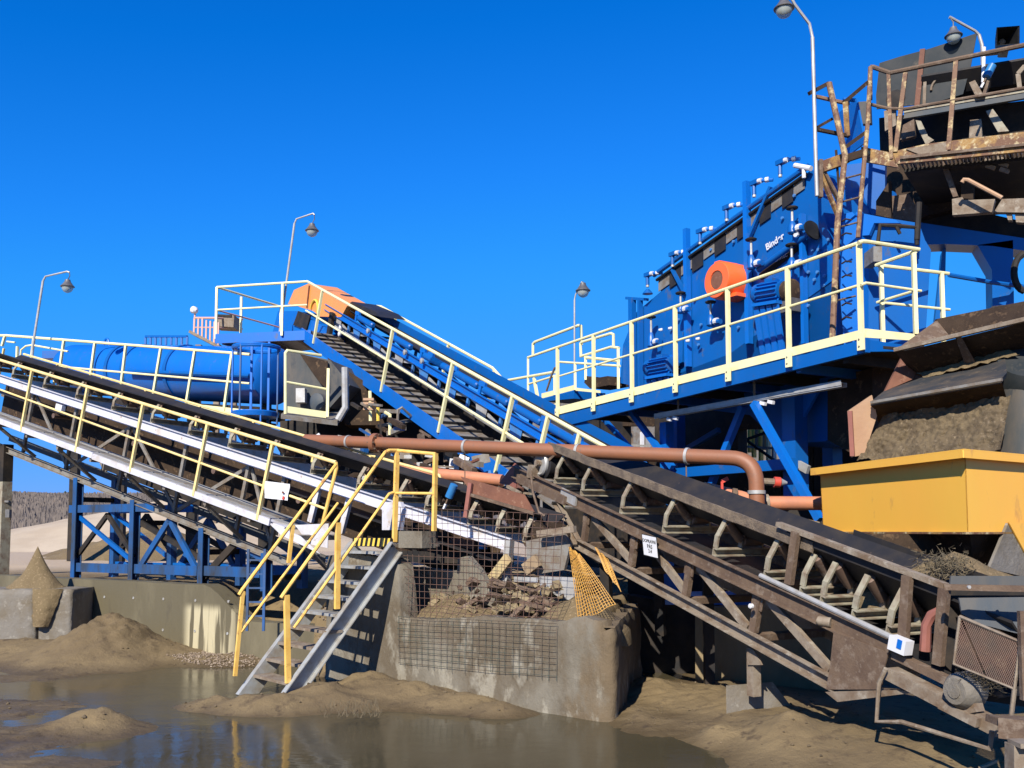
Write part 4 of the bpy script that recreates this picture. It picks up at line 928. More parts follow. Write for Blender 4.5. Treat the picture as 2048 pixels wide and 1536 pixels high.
def net(poly_tl, poly_tr, poly_bl, poly_br, nx, ny, nm):
    g = MB()
    def q(u, v): return poly_tl.lerp(poly_tr, u).lerp(poly_bl.lerp(poly_br, u), v) + V((0, -.02 * sin(u * 9) - .03 * sin(v * 3.1), .01 * sin(u * 13 + v * 4)))
    for i in range(nx + 1): g.tube([q(i / nx, v / 8) for v in range(9)], .0042, 4)
    for j in range(ny + 1): g.tube([q(v / 8, j / ny) for v in range(9)], .0042, 4)
    part(nm, g, M_['net_orange'], t, kind='stuff')
net(P(1138, 1094, 11.1), P(1158, 1108, 11.1), P(1158, 1246, 10.35), P(1231, 1207, 10.65), 13, 22, 'net_sheet')
net(P(1190, 1095, 11.5), P(1215, 1118, 11.5), P(1210, 1140, 11.3), P(1242, 1182, 11.2), 8, 11, 'net_sheet')
# pit contents
g = MB(); g.prism([LC.off(.75).at(x, y) for x, y in [(806, 1132), (914, 1142), (916, 1116), (934, 1112), (958, 1140), (990, 1196), (985, 1214), (962, 1205), (930, 1212), (806, 1224)]], LC.n * .10)
solo('broken_slab', g, M_['concrete'], 'broken concrete slab leaning behind the upper wire mesh', 'slab')
g = MB(); g.prism([LC.off(.85).at(x, y) for x, y in [(1079, 1152), (1150, 1155), (1152, 1203), (1120, 1196), (1105, 1186), (1081, 1200)]], LC.n * .02)
solo('white_panel', g, M_['galv'], 'white sheet panel half buried in sand behind the wire mesh', 'panel')
for i, (a, b, w_, m, lab) in enumerate([((975, 1170), (1018, 1115), .14, 'old_wood', 'pale yellow plank leaning left of the white conveyor leg'), ((1050, 1140), (1076, 1120), .16, 'wood', 'broken timber board lying right of the white conveyor leg'), ((985, 1192), (1022, 1168), .07, 'rust_pale', 'thin brown timber crossing low in front of the yellow plank'), ((1030, 1158), (1078, 1160), .06, 'galv', 'short grey bar lying above the white panel in the pit')]):
    pl = LC.off(1.05 if i < 2 else .95); g = MB(); g.bar(pl.at(*a), pl.at(*b), w_, .05, LC.n); solo('plank' if i < 3 else 'steel_bar', g, M_[m], lab, 'plank' if i < 3 else 'bar')
t = thing('tail_guard', 'weathered brown sheet guard round the tail end of the white conveyor', 'guard', F2.pt(sE + .3, LB, -2))
g = MB(); g.prism([LC.off(1.15).at(x, y) for x, y in [(1052, 1082), (1128, 1066), (1140, 1090), (1128, 1140), (1076, 1148), (1054, 1135)]], LC.n * .05); part('side_sheet', g, M_['grey_steel'], t)
g = MB(); g.bar(LC.off(1.0).at(1076, 1068), LC.off(1.0).at(1150, 1058), .06, .08); part('top_bar', g, M_['rust_pale'], t)
# cross-beam and box bits under the lower end of the white conveyor
t = thing('conveyor_stand', 'dark steel base frame under the lower end of the white conveyor', 'frame', LC.off(1.4).at(930, 1120))
BL_ = LC.off(1.5)
for a, b, w_, m in [((800, 1112), (1020, 1118), .16, 'dark_steel'), ((800, 1062), (900, 1064), .12, 'rust_dark'), ((884, 1060), (884, 1116), .10, 'dark_steel'), ((960, 1082), (964, 1120), .14, 'dark_steel'), ((830, 1020), (834, 1112), .10, 'dark_steel')]:
    g = MB(); g.bar(BL_.at(*a), BL_.at(*b), w_, w_); part('beam', g, M_[m], t)
g = MB(); g.prism([BL_.off(-.1).at(x, y) for x, y in [(900, 1076), (950, 1082), (948, 1098), (896, 1096)]], LC.n * .1); part('belt_scraper', g, M_['rust_red'], t)
g = MB(); g.bar(BL_.off(-.12).at(966, 1080), BL_.off(-.12).at(966, 1098), .08, .08); part('cover', g, M_['can_blue'], t)
# ================================================================== BLUE INCLINED CONVEYOR (middle)
N3 = VP(-1.146, 18.3, -0.627, 1)
F3 = Fr(N3.at(615, 563), N3.at(1215, 897), N3.n)
t = thing('belt_conveyor', 'bright blue belt conveyor with orange drive hood climbing steeply to the left', 'conveyor', F3.pt(6, 1.4, -1.2))
LB3, W3 = 0.95, 0.72
hch = (F3.sh(678, 640, LB3)[1] + F3.sh(1000, 806, LB3)[1]) / 2
hlc = (F3.sh(700, 731)[1] + F3.sh(961, 890)[1]) / 2 - .16 + .30
sT = F3.s_px(1225, LB3, hch); sH = F3.s_px(652, LB3, hch)
for l, o in ((LB3, -1), (LB3 + W3, 1)):
    g = MB(); g.chan(F3.pt(sH, l, hch), F3.pt(sT, l, hch), F3.n * o, .17, .05); part('side_channel', g, M_['blue'], t)
    g = MB(); g.tube([F3.pt(sH + .6, l, hlc), F3.pt(sT, l, hlc)], .055, 8); part('lower_chord', g, M_['galv'] if o < 0 else M_['blue_mid'], t)
for k in range(9):
    s_ = sH + .5 + k * 1.42
    for l in (LB3 + .01, LB3 + W3 - .01):
        g = MB(); g.bar(F3.pt(s_, l, hch - .08), F3.pt(s_, l, hlc + .03), .08, .05, F3.n); part('upright', g, M_['blue_pale'], t)
        if k < 8:
            a, b = (s_, s_ + 1.42) if k % 2 == 0 else (s_ + 1.42, s_)
            g = MB(); g.bar(F3.pt(a, l + .03, hch - .09), F3.pt(b, l + .03, hlc + .03), .06, .04, F3.n); part('diagonal', g, M_['galv'], t)
    g = MB(); g.prism([F3.pt(s_ + .35, LB3 - .012, hch - .10), F3.pt(s_ + .85, LB3 - .012, hch - .10), F3.pt(s_ + .85, LB3 - .012, hch - .34), F3.pt(s_ + .45, LB3 - .012, hch - .30)], F3.n * .008); part('guard_plate', g, M_['blue_pale'] if k % 3 else M_['galv'], t)
HB3, HT3 = .10, .20
def post_mesh():
    g = MB(); g.bar((0, 0.03, 0.0), (0, 0.03, HT3), .10, .04, V((0, 1, 0))); g.bar((-.06, .03, HT3), (.16, .05, HT3 + .02), .06, .10, V((0, 0, 1))); return mesh_of('idler_stand', g, M_['blue'])
def croll():
    g = MB(); g.tube([(.12, .06, .11), (.15, .06, .11), (1.10, .06, .11), (1.13, .06, .11)], [.05, .08, .08, .05], 12); return mesh_of('side_roller', g, M_['blue_mid'])
pm, cr = post_mesh(), croll()
hI3 = hch + .086
for x in (712, 782, 842, 857, 905, 960, 1020, 1085, 1150):
    s_ = F3.s_px(x, LB3, hI3 + .2); o = inst('idler', pm, t, F3.mat(s_, LB3, hI3)); sub('side_roller', cr, o)
TR3 = [(LB3 + .10, hI3 + .13), (LB3 + .26, hI3 + .04), (LB3 + W3 - .26, hI3 + .04), (LB3 + W3 - .08, hI3 + .13)]
g = MB(); g.extrude(TR3 + [(l, h + .025) for l, h in reversed(TR3)], F3, sH - .6, sT + 1.0, True, 16); part('belt', g, M_['rubber'], t)
g = MB(); g.extrude([(LB3 + W3 + .02, hI3 + .1), (LB3 + W3 + .02, hI3 + HT3 + .10), (LB3 + W3 + .035, hI3 + HT3 + .10), (LB3 + W3 + .035, hI3 + .1)], F3, F3.s_px(745, LB3 + W3, hI3 + .4), sT - .4, True, 1); part('far_cover', g, M_['blue_mid'], t)
g = MB(); g.extrude([(LB3 + .1, hch - .26), (LB3 + W3 - .1, hch - .26), (LB3 + W3 - .1, hch - .28), (LB3 + .1, hch - .28)], F3, sH, sT, True, 1); part('return_belt', g, M_['rubber'], t)
g = MB(); g.extrude([(LB3 + .36, hch - .09), (LB3 + .38, hch - .09), (LB3 + .38, hlc - .55), (LB3 + .36, hlc - .55)], F3, sH + .4, sT, True, 1); part('shade_sheet', g, M_['dark_steel'], t)  # dark sheet added so the truss gaps read as shade
# orange hood
LO = LB3 - .02
hood = [F3.on(x, y, LO) for x, y in [(576, 608), (588, 580), (617, 567), (694, 612), (682, 634), (640, 633), (626, 622), (597, 613)]]
g = MB(); g.prism(hood, F3.n * .9); hd = part('drive_hood', g, M_['orange_pale'], t)
g = MB(); g.bar(F3.on(619, 571, LO - .02), F3.on(614, 616, LO - .02), .03, .05, F3.n); part('hood_seam', g, M_['rust_red'], hd)
hc = F3.on(628, 622, LO - .03)
g = MB(); rr_ = [hc + (F3.d * cos(a) + F3.u * sin(a)) * .32 for a in [pi * (i / 10) for i in range(11)]]; g.tube(rr_, .035, 6); part('hood_handle', g, M_['stripe_yellow'], hd)
g = MB(); g.prism([F3.on(x, y, LO + .2) for x, y in [(690, 612), (738, 628), (762, 634), (748, 622), (704, 603)]], F3.n * .7); part('belt_hood', g, M_['rubber'], t)
# blue head box and motor
g = MB(); g.prism([F3.on(x, y, LB3 - .1) for x, y in [(556, 622), (590, 622), (650, 655), (660, 682), (640, 690), (600, 680), (545, 665)]], F3.n * 1.2); part('head_box', g, M_['blue'], t)
g = MB(); g.prism([F3.on(x, y, LB3 - .15) for x, y in [(596, 622), (620, 632), (612, 660), (586, 650)]], F3.n * .04); part('motor_bracket', g, M_['dark_steel'], t)
g = MB(); a = F3.on(664, 634, LB3 - .12); g.bar(a + F3.u * .12, a - F3.u * .55, .22, .10, F3.n); part('gearbox', g, M_['dark_steel'], t)
for x, y, m in ((683, 655, 'white'), (681, 668, 'white'), (738, 662, 'galv'), (812, 705, 'galv'), (846, 722, 'galv')):
    g = MB(); c = F3.on(x, y, LB3 - .08); g.lathe(c, -F3.n, [(0, .06), (.05, .07), (.07, .03)], 10); part('pull_cord_switch', g, M_[m], t)
# --- walkway
t = thing('walkway', 'blue edged walkway with cream railing climbing beside the blue conveyor', 'walkway', F3.pt(6, .4, -1.3))
h0 = (F3.sh(700, 731)[1] + F3.sh(961, 890)[1]) / 2; hdk = h0 - .16
sS, sZ = F3.s_px(604, 0, h0), F3.s_px(1035, 0, h0)
g = MB(); g.bar(F3.pt(sS, 0, hdk), F3.pt(sZ, 0, hdk), .03, .32, F3.u); part('edge_channel', g, M_['blue'], t)
g = MB(); g.bar(F3.pt(sS, .44, hdk + .06), F3.pt(sZ + 1.2, .44, hdk + .06), .84, .03, F3.u); part('deck', g, M_['grey_steel'], t)
for i in range(26):
    s_ = sS + .5 + i * .5
    g = MB(); g.bar(F3.pt(s_, .04, hdk + .10), F3.pt(s_, .84, hdk + .10), .045, .05, F3.u); part('cleat', g, M_['dark_steel'], t)
def trail(pts, r, nm='handrail', m='cream', n=8):
    g = MB(); g.tube(pts, r, n); return part(nm, g, M_[m], t)
E1 = F3.on(615, 563)
trail([E1, F3.on(1228, 904)], .034)
hm = (F3.sh(653, 644)[1] + F3.sh(879, 776)[1]) / 2
trail([F3.on(612, 621), F3.pt(F3.s_px(1085, 0, hm), 0, hm)], .026, 'midrail')
for x in (645, 786, 906, 1026, 1097, 1160):
    s_ = F3.s_px(x, 0, 0); g = MB(); g.bar(F3.pt(s_, 0.0, 0), F3.pt(s_, -.02, hdk - .02), .065, .06, F3.n); part('post', g, M_['cream'], t)
LF3 = 2.75
hf3 = (F3.sh(765, 614, LF3)[1] + F3.sh(985, 736, LF3)[1]) / 2
t = thing('railing', 'cream railing along the far side of the blue conveyor, against the sky', 'railing', F3.pt(5, LF3, -.8))
trail([F3.on(741, 611, LF3), F3.on(762, 613, LF3), F3.on(985, 736, LF3), F3.on(1010, 764, LF3), F3.on(1030, 790, LF3)], .036)
trail([F3.on(738, 618, LF3), F3.on(757, 622, LF3)], .026, 'midrail')
for x, y in ((792, 632), (897, 690), (989, 740)):
    a = F3.on(x, y, LF3); g = MB(); g.bar(a, a - F3.u * 1.0, .07, .06, F3.n); part('post', g, M_['cream'], t)
g = MB(); s1_ = F3.s_px(750, LF3, hf3); g.bar(F3.pt(s1_, LF3 - .4, hf3 - 1.0), F3.pt(s1_ + 9, LF3 - .4, hf3 - 1.0), .8, .06, F3.u); part('deck', g, M_['blue_mid'], t)
# --- head platform
t = thing('head_platform', 'blue service platform with cream railing at the head of the blue conveyor', 'platform', P(500, 675, 26))
zr = E1.z; zf = zr - 1.33
def atz(px, z, py_hint, Y): 
    q = P(px, py_hint, Y); return V((q.x, q.y, z))
A, Bq, Cq = V((E1.x, E1.y, zr)), atz(434, zr, 566, 25.9), atz(562, zr, 602, 28.2)
for k, nm, r_ in ((0, 'handrail', .034), (-.64, 'midrail', .026)):
    trail([A + UPZ * k, Bq + UPZ * k], r_, nm); trail([Bq + UPZ * k, Cq + UPZ * k], r_ * .9, nm, 'pink_rail' if k else 'cream')
for p in (Bq, atz(483, zr, 583, 27.0), Cq, A.lerp(Bq, .27)):
    g = MB(); g.bar(p, p - UPZ * 1.45, .06, .06); part('post', g, M_['cream'], t)
fl = [V((q.x, q.y, zf)) for q in (A + V((.1, .1, 0)), Bq, Cq + V((.0, .2, 0)), A + V((1.2, 1.6, 0)))]
g = MB(); g.prism(fl, V((0, 0, -.06))); part('deck', g, M_['grey_steel'], t)
g = MB(); g.bar(fl[1] + V((0, -.02, -.12)), fl[0] + V((0, -.02, -.12)), .04, .26); part('fascia', g, M_['blue'], t)
g = MB(); g.bar(fl[1] + V((.1, .3, -.12)), fl[2] + V((0, .1, -.12)), .04, .2); part('fascia', g, M_['blue_mid'], t)
for a, b in ((.15, .5), (.5, .8)): g = MB(); g.bar(fl[0].lerp(fl[1], a) - UPZ * .16, fl[3].lerp(fl[2], b) - UPZ * .16, .1, .12); part('floor_beam', g, M_['rust'], t)

# ================================================================== BLUE DRUM, ITS WALKWAY, CAGE, BOOTH
t = thing('washing_drum', 'long blue cylindrical washing drum lying tilted behind the left conveyor', 'drum', P(350, 830, 25))
ra, rb = P(558, 752, 23.2), P(139, 739, 27.6)
ax = (rb - ra); Ld = ax.length; ax.normalize(); R = .72
g = MB(); g.lathe(ra, ax, [(0, R * .55), (.05, R * .85), (.14, R)] + [(Ld * i / 12, R) for i in range(1, 12)] + [(Ld - .35, R), (Ld - .15, R * .93), (Ld - .03, R * .75), (Ld, R * .5)], 40); part('shell', g, M_['blue'], t)
for f in (.39, .595, .675):
    g = MB(); g.lathe(ra + ax * (Ld * f), ax, [(0, R - .02), (0, R + .035), (.12, R + .035), (.12, R - .02)], 40); part('riding_ring', g, M_['blue_mid'], t)
g = MB(); p = ra + ax * Ld * .60; q = ra + ax * Ld * .40
for k in range(9):
    c = p.lerp(q, k / 8) + UPZ * (R + .03); g.bar(c, c + UPZ * .22, .05, .05)
g.bar(p + UPZ * (R + .26), q + UPZ * (R + .26), .06, .06); part('top_rack', g, M_['blue_mid'], t)
g = MB(); c = ra + ax * Ld * .80 + UPZ * R; g.tube([c + ax * (.12 * cos(a)) + UPZ * (.20 * sin(a)) for a in [pi * i / 8 for i in range(9)]], .03, 6); part('lifting_eye', g, M_['blue'], t)
dn = ax.cross(UPZ).normalized(); dn = dn if dn.y < 0 else -dn
g = MB(); g.tube([ra + ax * (Ld * .02) + dn * (R + .05) - UPZ * .12, ra + ax * (Ld * .02) + dn * (R + .12) - UPZ * .1, ra + ax * (Ld * .55) + dn * (R + .12) - UPZ * .1], .05, 8); part('side_pipe', g, M_['blue_mid'], t)
for f in (.05, .36, .7, .95):
    c = ra + ax * Ld * f; g = MB(); g.bar(c - UPZ * R, V((c.x, c.y, 1.0)), .22, .22); part('leg', g, M_['dark_steel'], t)
g = MB(); g.bar(ra - UPZ * (R + .25) + ax * .2, rb - UPZ * (R + .25), .9, .3); part('cradle', g, M_['dark_steel'], t)
g = MB(); c = P(116, 712, 27.8); g.bar(c - V((.35, 0, 0)), c + V((.3, 0, 0)), .5, .22); g.bar(c - V((.4, 0, .5)), c + V((.4, 0, -.5)), .6, .3); part('drive', g, M_['blue_mid'], t)
# railing on its front
TL_ = VP(*(P(480, 760, 21.6).xy), *(P(0, 700, 25.4) - P(480, 760, 21.6)).xy)
t = thing('drum_walkway', 'cream railed walkway in front of the blue washing drum', 'walkway', TL_.at(300, 800))
def tr_(pts, r, nm, m='cream'):
    g = MB(); g.tube([TL_.at(x, y) for x, y in pts], r, 8); part(nm, g, M_[m], t)
tr_([(-12, 671), (12, 671), (66, 675), (463, 706), (500, 709)], .034, 'handrail'); tr_([(74, 729), (181, 739), (499, 767)], .026, 'midrail')
tr_([(14, 683), (30, 685)], .022, 'midrail'); tr_([(40, 722), (42, 700), (52, 692), (64, 690), (136, 703)], .024, 'midrail')
for xt, yt, xb, yb in [(10, 672, 4, 692), (68, 676, 62, 725), (128, 681, 118, 750), (190, 686, 178, 775), (252, 691, 240, 790), (322, 696, 304, 805), (390, 701, 371, 818), (464, 707, 448, 822), (35, 693, 34, 722)]:
    g = MB(); g.bar(TL_.at(xt, yt), TL_.at(xb, yb), .06, .055, TL_.n); part('post', g, M_['cream'], t)
g = MB(); g.prism([TL_.at(x, y) for x, y in [(70, 727), (310, 797), (500, 822), (500, 837), (310, 812), (70, 737)]], TL_.n * .02)
g2 = MB(); g2.prism([TL_.at(x, y) for x, y in [(306, 799), (500, 820), (500, 836), (306, 813)]], TL_.n * .02); part('kick_plate', g2, M_['cream'], t)
g = MB(); g.prism([TL_.at(x, y) + UPZ * -.02 for x, y in [(60, 742), (310, 812), (500, 838)]] + [TL_.at(x, y) + UPZ * -.02 + TL_.n * .9 for x, y in [(500, 838), (310, 812), (60, 742)]], V((0, 0, -.05))); part('deck', g, M_['dark_steel'], t)
# ladder cage
t = thing('ladder_cage', 'blue safety cage round a ladder between the drum and the blue conveyor', 'ladder cage', P(515, 850, 21.4))
cc = P(513, 695, 21.4); cb = P(513, 850, 21.4); Rr = .52
def ring(c, r, tr__):
    g = MB(); g.tube([c + V((r * cos(a), r * .9 * sin(a), 0)) for a in [2 * pi * i / 20 for i in range(21)]], tr__, 6, False); part('hoop', g, M_['blue'], t)
for k in (0, .03): ring(cc - UPZ * k, Rr, .035)
g = MB(); g.lathe(cc - UPZ * 1.60, UPZ, [(0, Rr * .98), (.1, Rr * 1.02), (.12, Rr)], 20); part('hoop', g, M_['blue'], t)
for i in range(4):
    a = -pi * .95 + i * pi * .90 / 3; c = cc + V((Rr * cos(a), Rr * .9 * sin(a), 0)); g = MB(); g.bar(c, V((c.x, c.y, cb.z)), .055, .03); part('cage_bar', g, M_['blue_worn_shaded'] if i % 2 else M_['blue'], t)
for x in (-.2, .2): g = MB(); g.bar(cc + V((x, .35, .2)), V((cc.x + x, cc.y + .35, cb.z - .5)), .05, .05); part('ladder_rail', g, M_['blue'], t)
# booth platform
t = thing('booth_platform', 'small cream railed platform in front of a grey chute under the blue conveyor', 'platform', P(610, 838, 20.2))
def br_(pts, r, nm='handrail'):
    g = MB(); g.tube([P(x, y, Y) for x, y, Y in pts], r, 8); part(nm, g, M_['cream'], t)
br_([(571, 828, 20), (571, 706, 20), (575, 701, 20), (642, 711, 20.6)], .036); br_([(572, 764, 20), (656, 779, 20.5)], .028, 'midrail')
g = MB(); g.bar(P(655, 834, 20.4), P(657, 737, 20.4), .07, .06); part('post', g, M_['cream'], t)
g = MB(); g.prism([P(573, 812, 20), P(652, 823, 20.4), P(652, 836, 20.4), P(573, 825, 20)], V((0, .03, 0))); part('kick_plate', g, M_['cream'], t)
g = MB(); g.prism([P(562, 828, 19.9), P(675, 842, 20.4), P(690, 820, 22), P(580, 815, 22)], V((0, 0, -.1))); part('deck', g, M_['grey_steel'], t)
t = thing('grey_chute', 'big blue grey and brown steel chute behind the small cream railed platform', 'chute', P(610, 820, 21.6))
g = MB(); g.prism([P(x, y, 21.4) for x, y in [(574, 702), (660, 720), (700, 770), (660, 815), (574, 820)]], V((.3, 1.2, 0))); part('shell', g, M_['grey_sheet'], t)
g = MB(); g.prism([P(x, y, 21.3) for x, y in [(600, 708), (655, 722), (656, 780), (640, 766), (618, 735)]], V((0, .05, 0))); part('wear_plate', g, M_['rust_dark'], t)
g = MB(); g.bar(P(603, 778, 21.2), P(603, 806, 21.2), .25, .2); part('control_panel', g, M_['galv'], t)
g = MB(); g.lathe(P(644, 806, 21.0), V((-.5, -1, 0)), [(0, .2), (.2, .2), (.25, .1)], 14); part('pump', g, M_['blue_grey'], t)
g = MB(); g.tube([P(690, 735, 20.3), P(691, 815, 20.3), P(676, 840, 20.3)], .08, 8); part('down_pipe', g, M_['galv'], t)
# plant behind, its walls coloured dark in place of shade: frame, tanks, ladders
t = thing('plant_backdrop', 'plant housing behind the pipes and the blue conveyor, darkened to stand in for shade', 'building', P(800, 960, 24))
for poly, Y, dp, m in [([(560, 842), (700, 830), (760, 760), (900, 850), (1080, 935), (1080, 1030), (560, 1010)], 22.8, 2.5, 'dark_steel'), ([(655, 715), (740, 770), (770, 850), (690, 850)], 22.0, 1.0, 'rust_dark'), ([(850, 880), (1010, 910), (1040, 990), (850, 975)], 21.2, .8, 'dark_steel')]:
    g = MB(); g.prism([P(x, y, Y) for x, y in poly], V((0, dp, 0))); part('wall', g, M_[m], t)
rnd = random.Random(11)
for i in range(95):
    x = rnd.uniform(690, 1030); y = rnd.uniform(max(795, 812 + (x - 760) * .60), 985); pl_ = N3.off(-rnd.uniform(.15, 1.1))
    ang = rnd.choice([0.05, .12, 1.5, .5, -.4, 1.6, .55]); ln = rnd.uniform(12, 52); w_ = rnd.uniform(.03, .11)
    a = pl_.at(x, y); b = pl_.at(x + ln * cos(ang), y + ln * sin(ang))
    g = MB(); g.bar(a, b, w_, w_); part('frame_member', g, M_[rnd.choice(['rust', 'rust_dark', 'dark_steel', 'rust_pale', 'grey_steel', 'blue_worn_shaded', 'rust_red'])], t)
for i in range(26):
    x = rnd.uniform(600, 1030); y = rnd.uniform(880, 975) if x > 700 else rnd.uniform(850, 880); Y = 20.2
    c = N3.off(-.6).at(x, y) if x > 720 else P(x, y, 20.0); g = MB(); g.bar(c, c + V((rnd.uniform(.05, .35), 0, rnd.uniform(-.1, .1))), .06, rnd.uniform(.05, .2)); part('fitting', g, M_[rnd.choice(['galv', 'white', 'blue_pale', 'grey_steel'])], t)
t = thing('ladder', 'yellow and rusty vertical ladder rails below the middle of the blue conveyor', 'ladder', P(745, 850, 19.6))
for a, b, m in [((740, 782), (741, 842), 'cream'), ((756, 815), (756, 842), 'stripe_yellow'), ((769, 824), (780, 830), 'cream'), ((780, 828), (780, 870), 'cream')]:
    g = MB(); g.tube([P(*a, 19.5), P(*b, 19.5)], .035, 6); part('rail', g, M_[m], t)
for y in (799, 807, 818): g = MB(); g.bar(P(727, y, 19.5), P(748, y, 19.5), .1, .05); part('rung', g, M_['tan_steel'], t)
t = thing('walkway', 'low dark walkway with a thin rail under the blue conveyor middle', 'walkway', P(830, 850, 19.8))
g = MB(); g.bar(P(770, 850, 19.8), P(845, 836, 20.5), .5, .06); part('deck', g, M_['grey_steel'], t)
g = MB(); g.tube([P(795, 850, 19.6), P(796, 820, 19.6), P(804, 815, 19.6), P(822, 832, 19.8)], .03, 6); part('rail', g, M_['grey_steel'], t)
# far tower with pink railing
t = thing('far_tower', 'distant plant stair with pinkish railings behind the blue drum', 'tower', P(430, 700, 42))
for k, nm, r_ in ((636, 'handrail', .05), (655, 'midrail', .03)):
    g = MB(); g.tube([P(388, k, 42), P(432, k, 42), P(485, k + 3, 44)], r_, 6); part(nm, g, M_['pink_rail'], t)
for i in range(7):
    x = 389 + i * 8; g = MB(); g.bar(P(x, 636 + (i * 1.5 if i > 2 else 0), 42), P(x - 1, 668 + i * 4.5, 42), .07, .07); part('post', g, M_['pink_rail'], t)
g = MB(); g.bar(P(384, 666, 42), P(455, 703, 42), .8, .12); part('stair_stringer', g, M_['rust_pale'], t)
g = MB(); g.bar(P(436, 645, 43), P(474, 647, 43), 1.0, .55); part('cabin', g, M_['rust_pale'], t); g = MB(); g.bar(P(440, 636, 43), P(470, 637, 43), 1.1, .1); part('cabin_roof', g, M_['dark_steel'], t)
for x in (398, 436, 470): g = MB(); g.bar(P(x, 690, 43), V((P(x, 690, 43).x, 43, 1.0)), .25, .25); part('column', g, M_['rust_pale'], t)
t = thing('floodlight', 'small white floodlight on a thin mast above the pinkish railing', 'floodlight', P(390, 650, 42))
g = MB(); g.bar(P(389, 650, 42), P(390, 626, 42), .06, .06); part('mast', g, M_['pink_rail'], t)
g = MB(); g.lathe(P(385, 619, 42), V((1, -.6, -.4)), [(0, .12), (.05, .17), (.22, .15), (.3, .06)], 10); part('head', g, M_['white'], t)
# ================================================================== BROWN PIPES
def pipe_path(pts, nr=8):
    out = [pts[0]]
    for i in range(1, len(pts) - 1):
        p, rad = pts[i]; a = (pts[i - 1][0] if isinstance(pts[i - 1], tuple) else pts[i - 1]); b = (pts[i + 1][0] if isinstance(pts[i + 1], tuple) else pts[i + 1])
        u, v = (a - p).normalized() * rad, (b - p).normalized() * rad
        for k in range(nr + 1):
            s_ = k / nr; out.append((p + u) * (1 - s_) ** 2 + p * 2 * s_ * (1 - s_) + (p + v) * s_ ** 2)
    return out + [pts[-1]]
pr = .098
q0, q1 = P(612, 880, 16.2), P(1512, 918, 12.0); q2 = V((q1.x, q1.y, P(1512, 1044, 12.0).z)); 
t = thing('water_pipe', 'long brown pipe crossing the plant with a downward elbow at its right end', 'pipe', q0.lerp(q1, .5))
mid_s = q0.lerp(q1, .145)
path = pipe_path([q0, (q1, .33), q2], 10)
g = MB(); g.tube(path, pr, 18); part('pipe_run', g, M_['pipe_brown'], t)
dq = (q1 - q0).normalized()
for px_, m, w_, r_ in ((748, 'pipe_brown', .09, pr + .06), (696, 'galv', .035, pr + .012), (930, 'galv', .04, pr + .014), (1154, 'galv', .04, pr + .014), (1372, 'galv', .04, pr + .014)):
    lo, hi = 0., 1.
    for _ in range(40):
        mm = (lo + hi) / 2
        if proj(q0.lerp(q1, mm))[0] < px_: lo = mm
        else: hi = mm
    c = q0.lerp(q1, lo); g = MB(); g.lathe(c, dq, [(0, pr * .8), (0, r_), (w_, r_), (w_, pr * .8)], 18); part('flange' if m == 'pipe_brown' else 'clamp', g, M_[m], t)
    if px_ == 748:
        for k in range(8): 
            a = 2 * pi * k / 8; o = (UPZ * sin(a) + dq.cross(UPZ).normalized() * cos(a)) * (pr + .038); g = MB(); g.cyl(c + o - dq * .03, c + o + dq * .12, .014, 6); part('bolt', g, M_['rust'], t)
    if px_ in (930, 1372):
        g = MB(); g.bar(c - UPZ * (pr + .01), c - UPZ * (.62 if px_ == 1372 else .6), .016, .016); part('hanger', g, M_['rust'], t)
g = MB(); c = V((q2.x, q2.y, P(1512, 988, 12).z)); g.lathe(c, UPZ, [(0, pr * .8), (0, pr + .014), (.045, pr + .014), (.045, pr * .8)], 18); part('clamp', g, M_['galv'], t)
t = thing('water_pipe', 'orange brown pipe passing low behind the stair-top guard rail', 'pipe', P(900, 955, 15.6))
g = MB(); g.tube([P(735, 934, 16.6), P(1005, 961, 15.4)], .097, 16); part('pipe_run', g, M_['pipe_orange'], t)
t = thing('water_pipe', 'orange pipe ending in a flange above the rusty conveyor belt, left of the elbow', 'pipe', P(1460, 990, 13))
g = MB(); g.tube([P(1408, 976, 12.9), P(1508, 1000, 12.4)], .085, 14); part('pipe_run', g, M_['pipe_orange'], t)
g = MB(); c = P(1463, 992, 12.5); g.lathe(c, V((1, -.1, -.2)), [(0, .05), (0, .11), (.06, .11), (.06, .05)], 14); part('flange', g, M_['rust'], t)
g = MB(); c = P(1444, 978, 12.5); g.bar(c - UPZ * .02, c + UPZ * .10, .03, .03); g.bar(c + UPZ * .1, c + UPZ * .14 + V((.08, 0, 0)), .05, .05); part('valve', g, M_['red'], t)
t = thing('water_pipe', 'orange brown pipe running right from the elbow to behind the yellow hopper', 'pipe', P(1580, 1005, 12.3))
g = MB(); g.tube([P(1522, 1006, 12.3), P(1690, 1007, 12.3)], .09, 16); part('pipe_run', g, M_['pipe_orange'], t)
g = MB(); g.lathe(P(1528, 1006, 12.3), V((1, 0, 0)), [(0, .08), (0, .115), (.05, .115), (.05, .08)], 16); part('clamp', g, M_['rust_pale'], t)
t = thing('hose_coupling', 'red ended hose coupling sticking out of the shade beside the elbow', 'coupling', P(1550, 966, 13.2))
g = MB(); g.tube([P(1524, 963, 13.2), P(1548, 964, 13.2)], .05, 10); part('hose', g, M_['rust_pale'], t); g = MB(); g.tube([P(1548, 964, 13.2), P(1560, 965, 13.2)], .075, 12); part('collar', g, M_['red'], t); g = MB(); g.tube([P(1562, 965, 13.2), P(1574, 966, 13.2)], [.06, .02], 10); part('tip', g, M_['galv'], t)
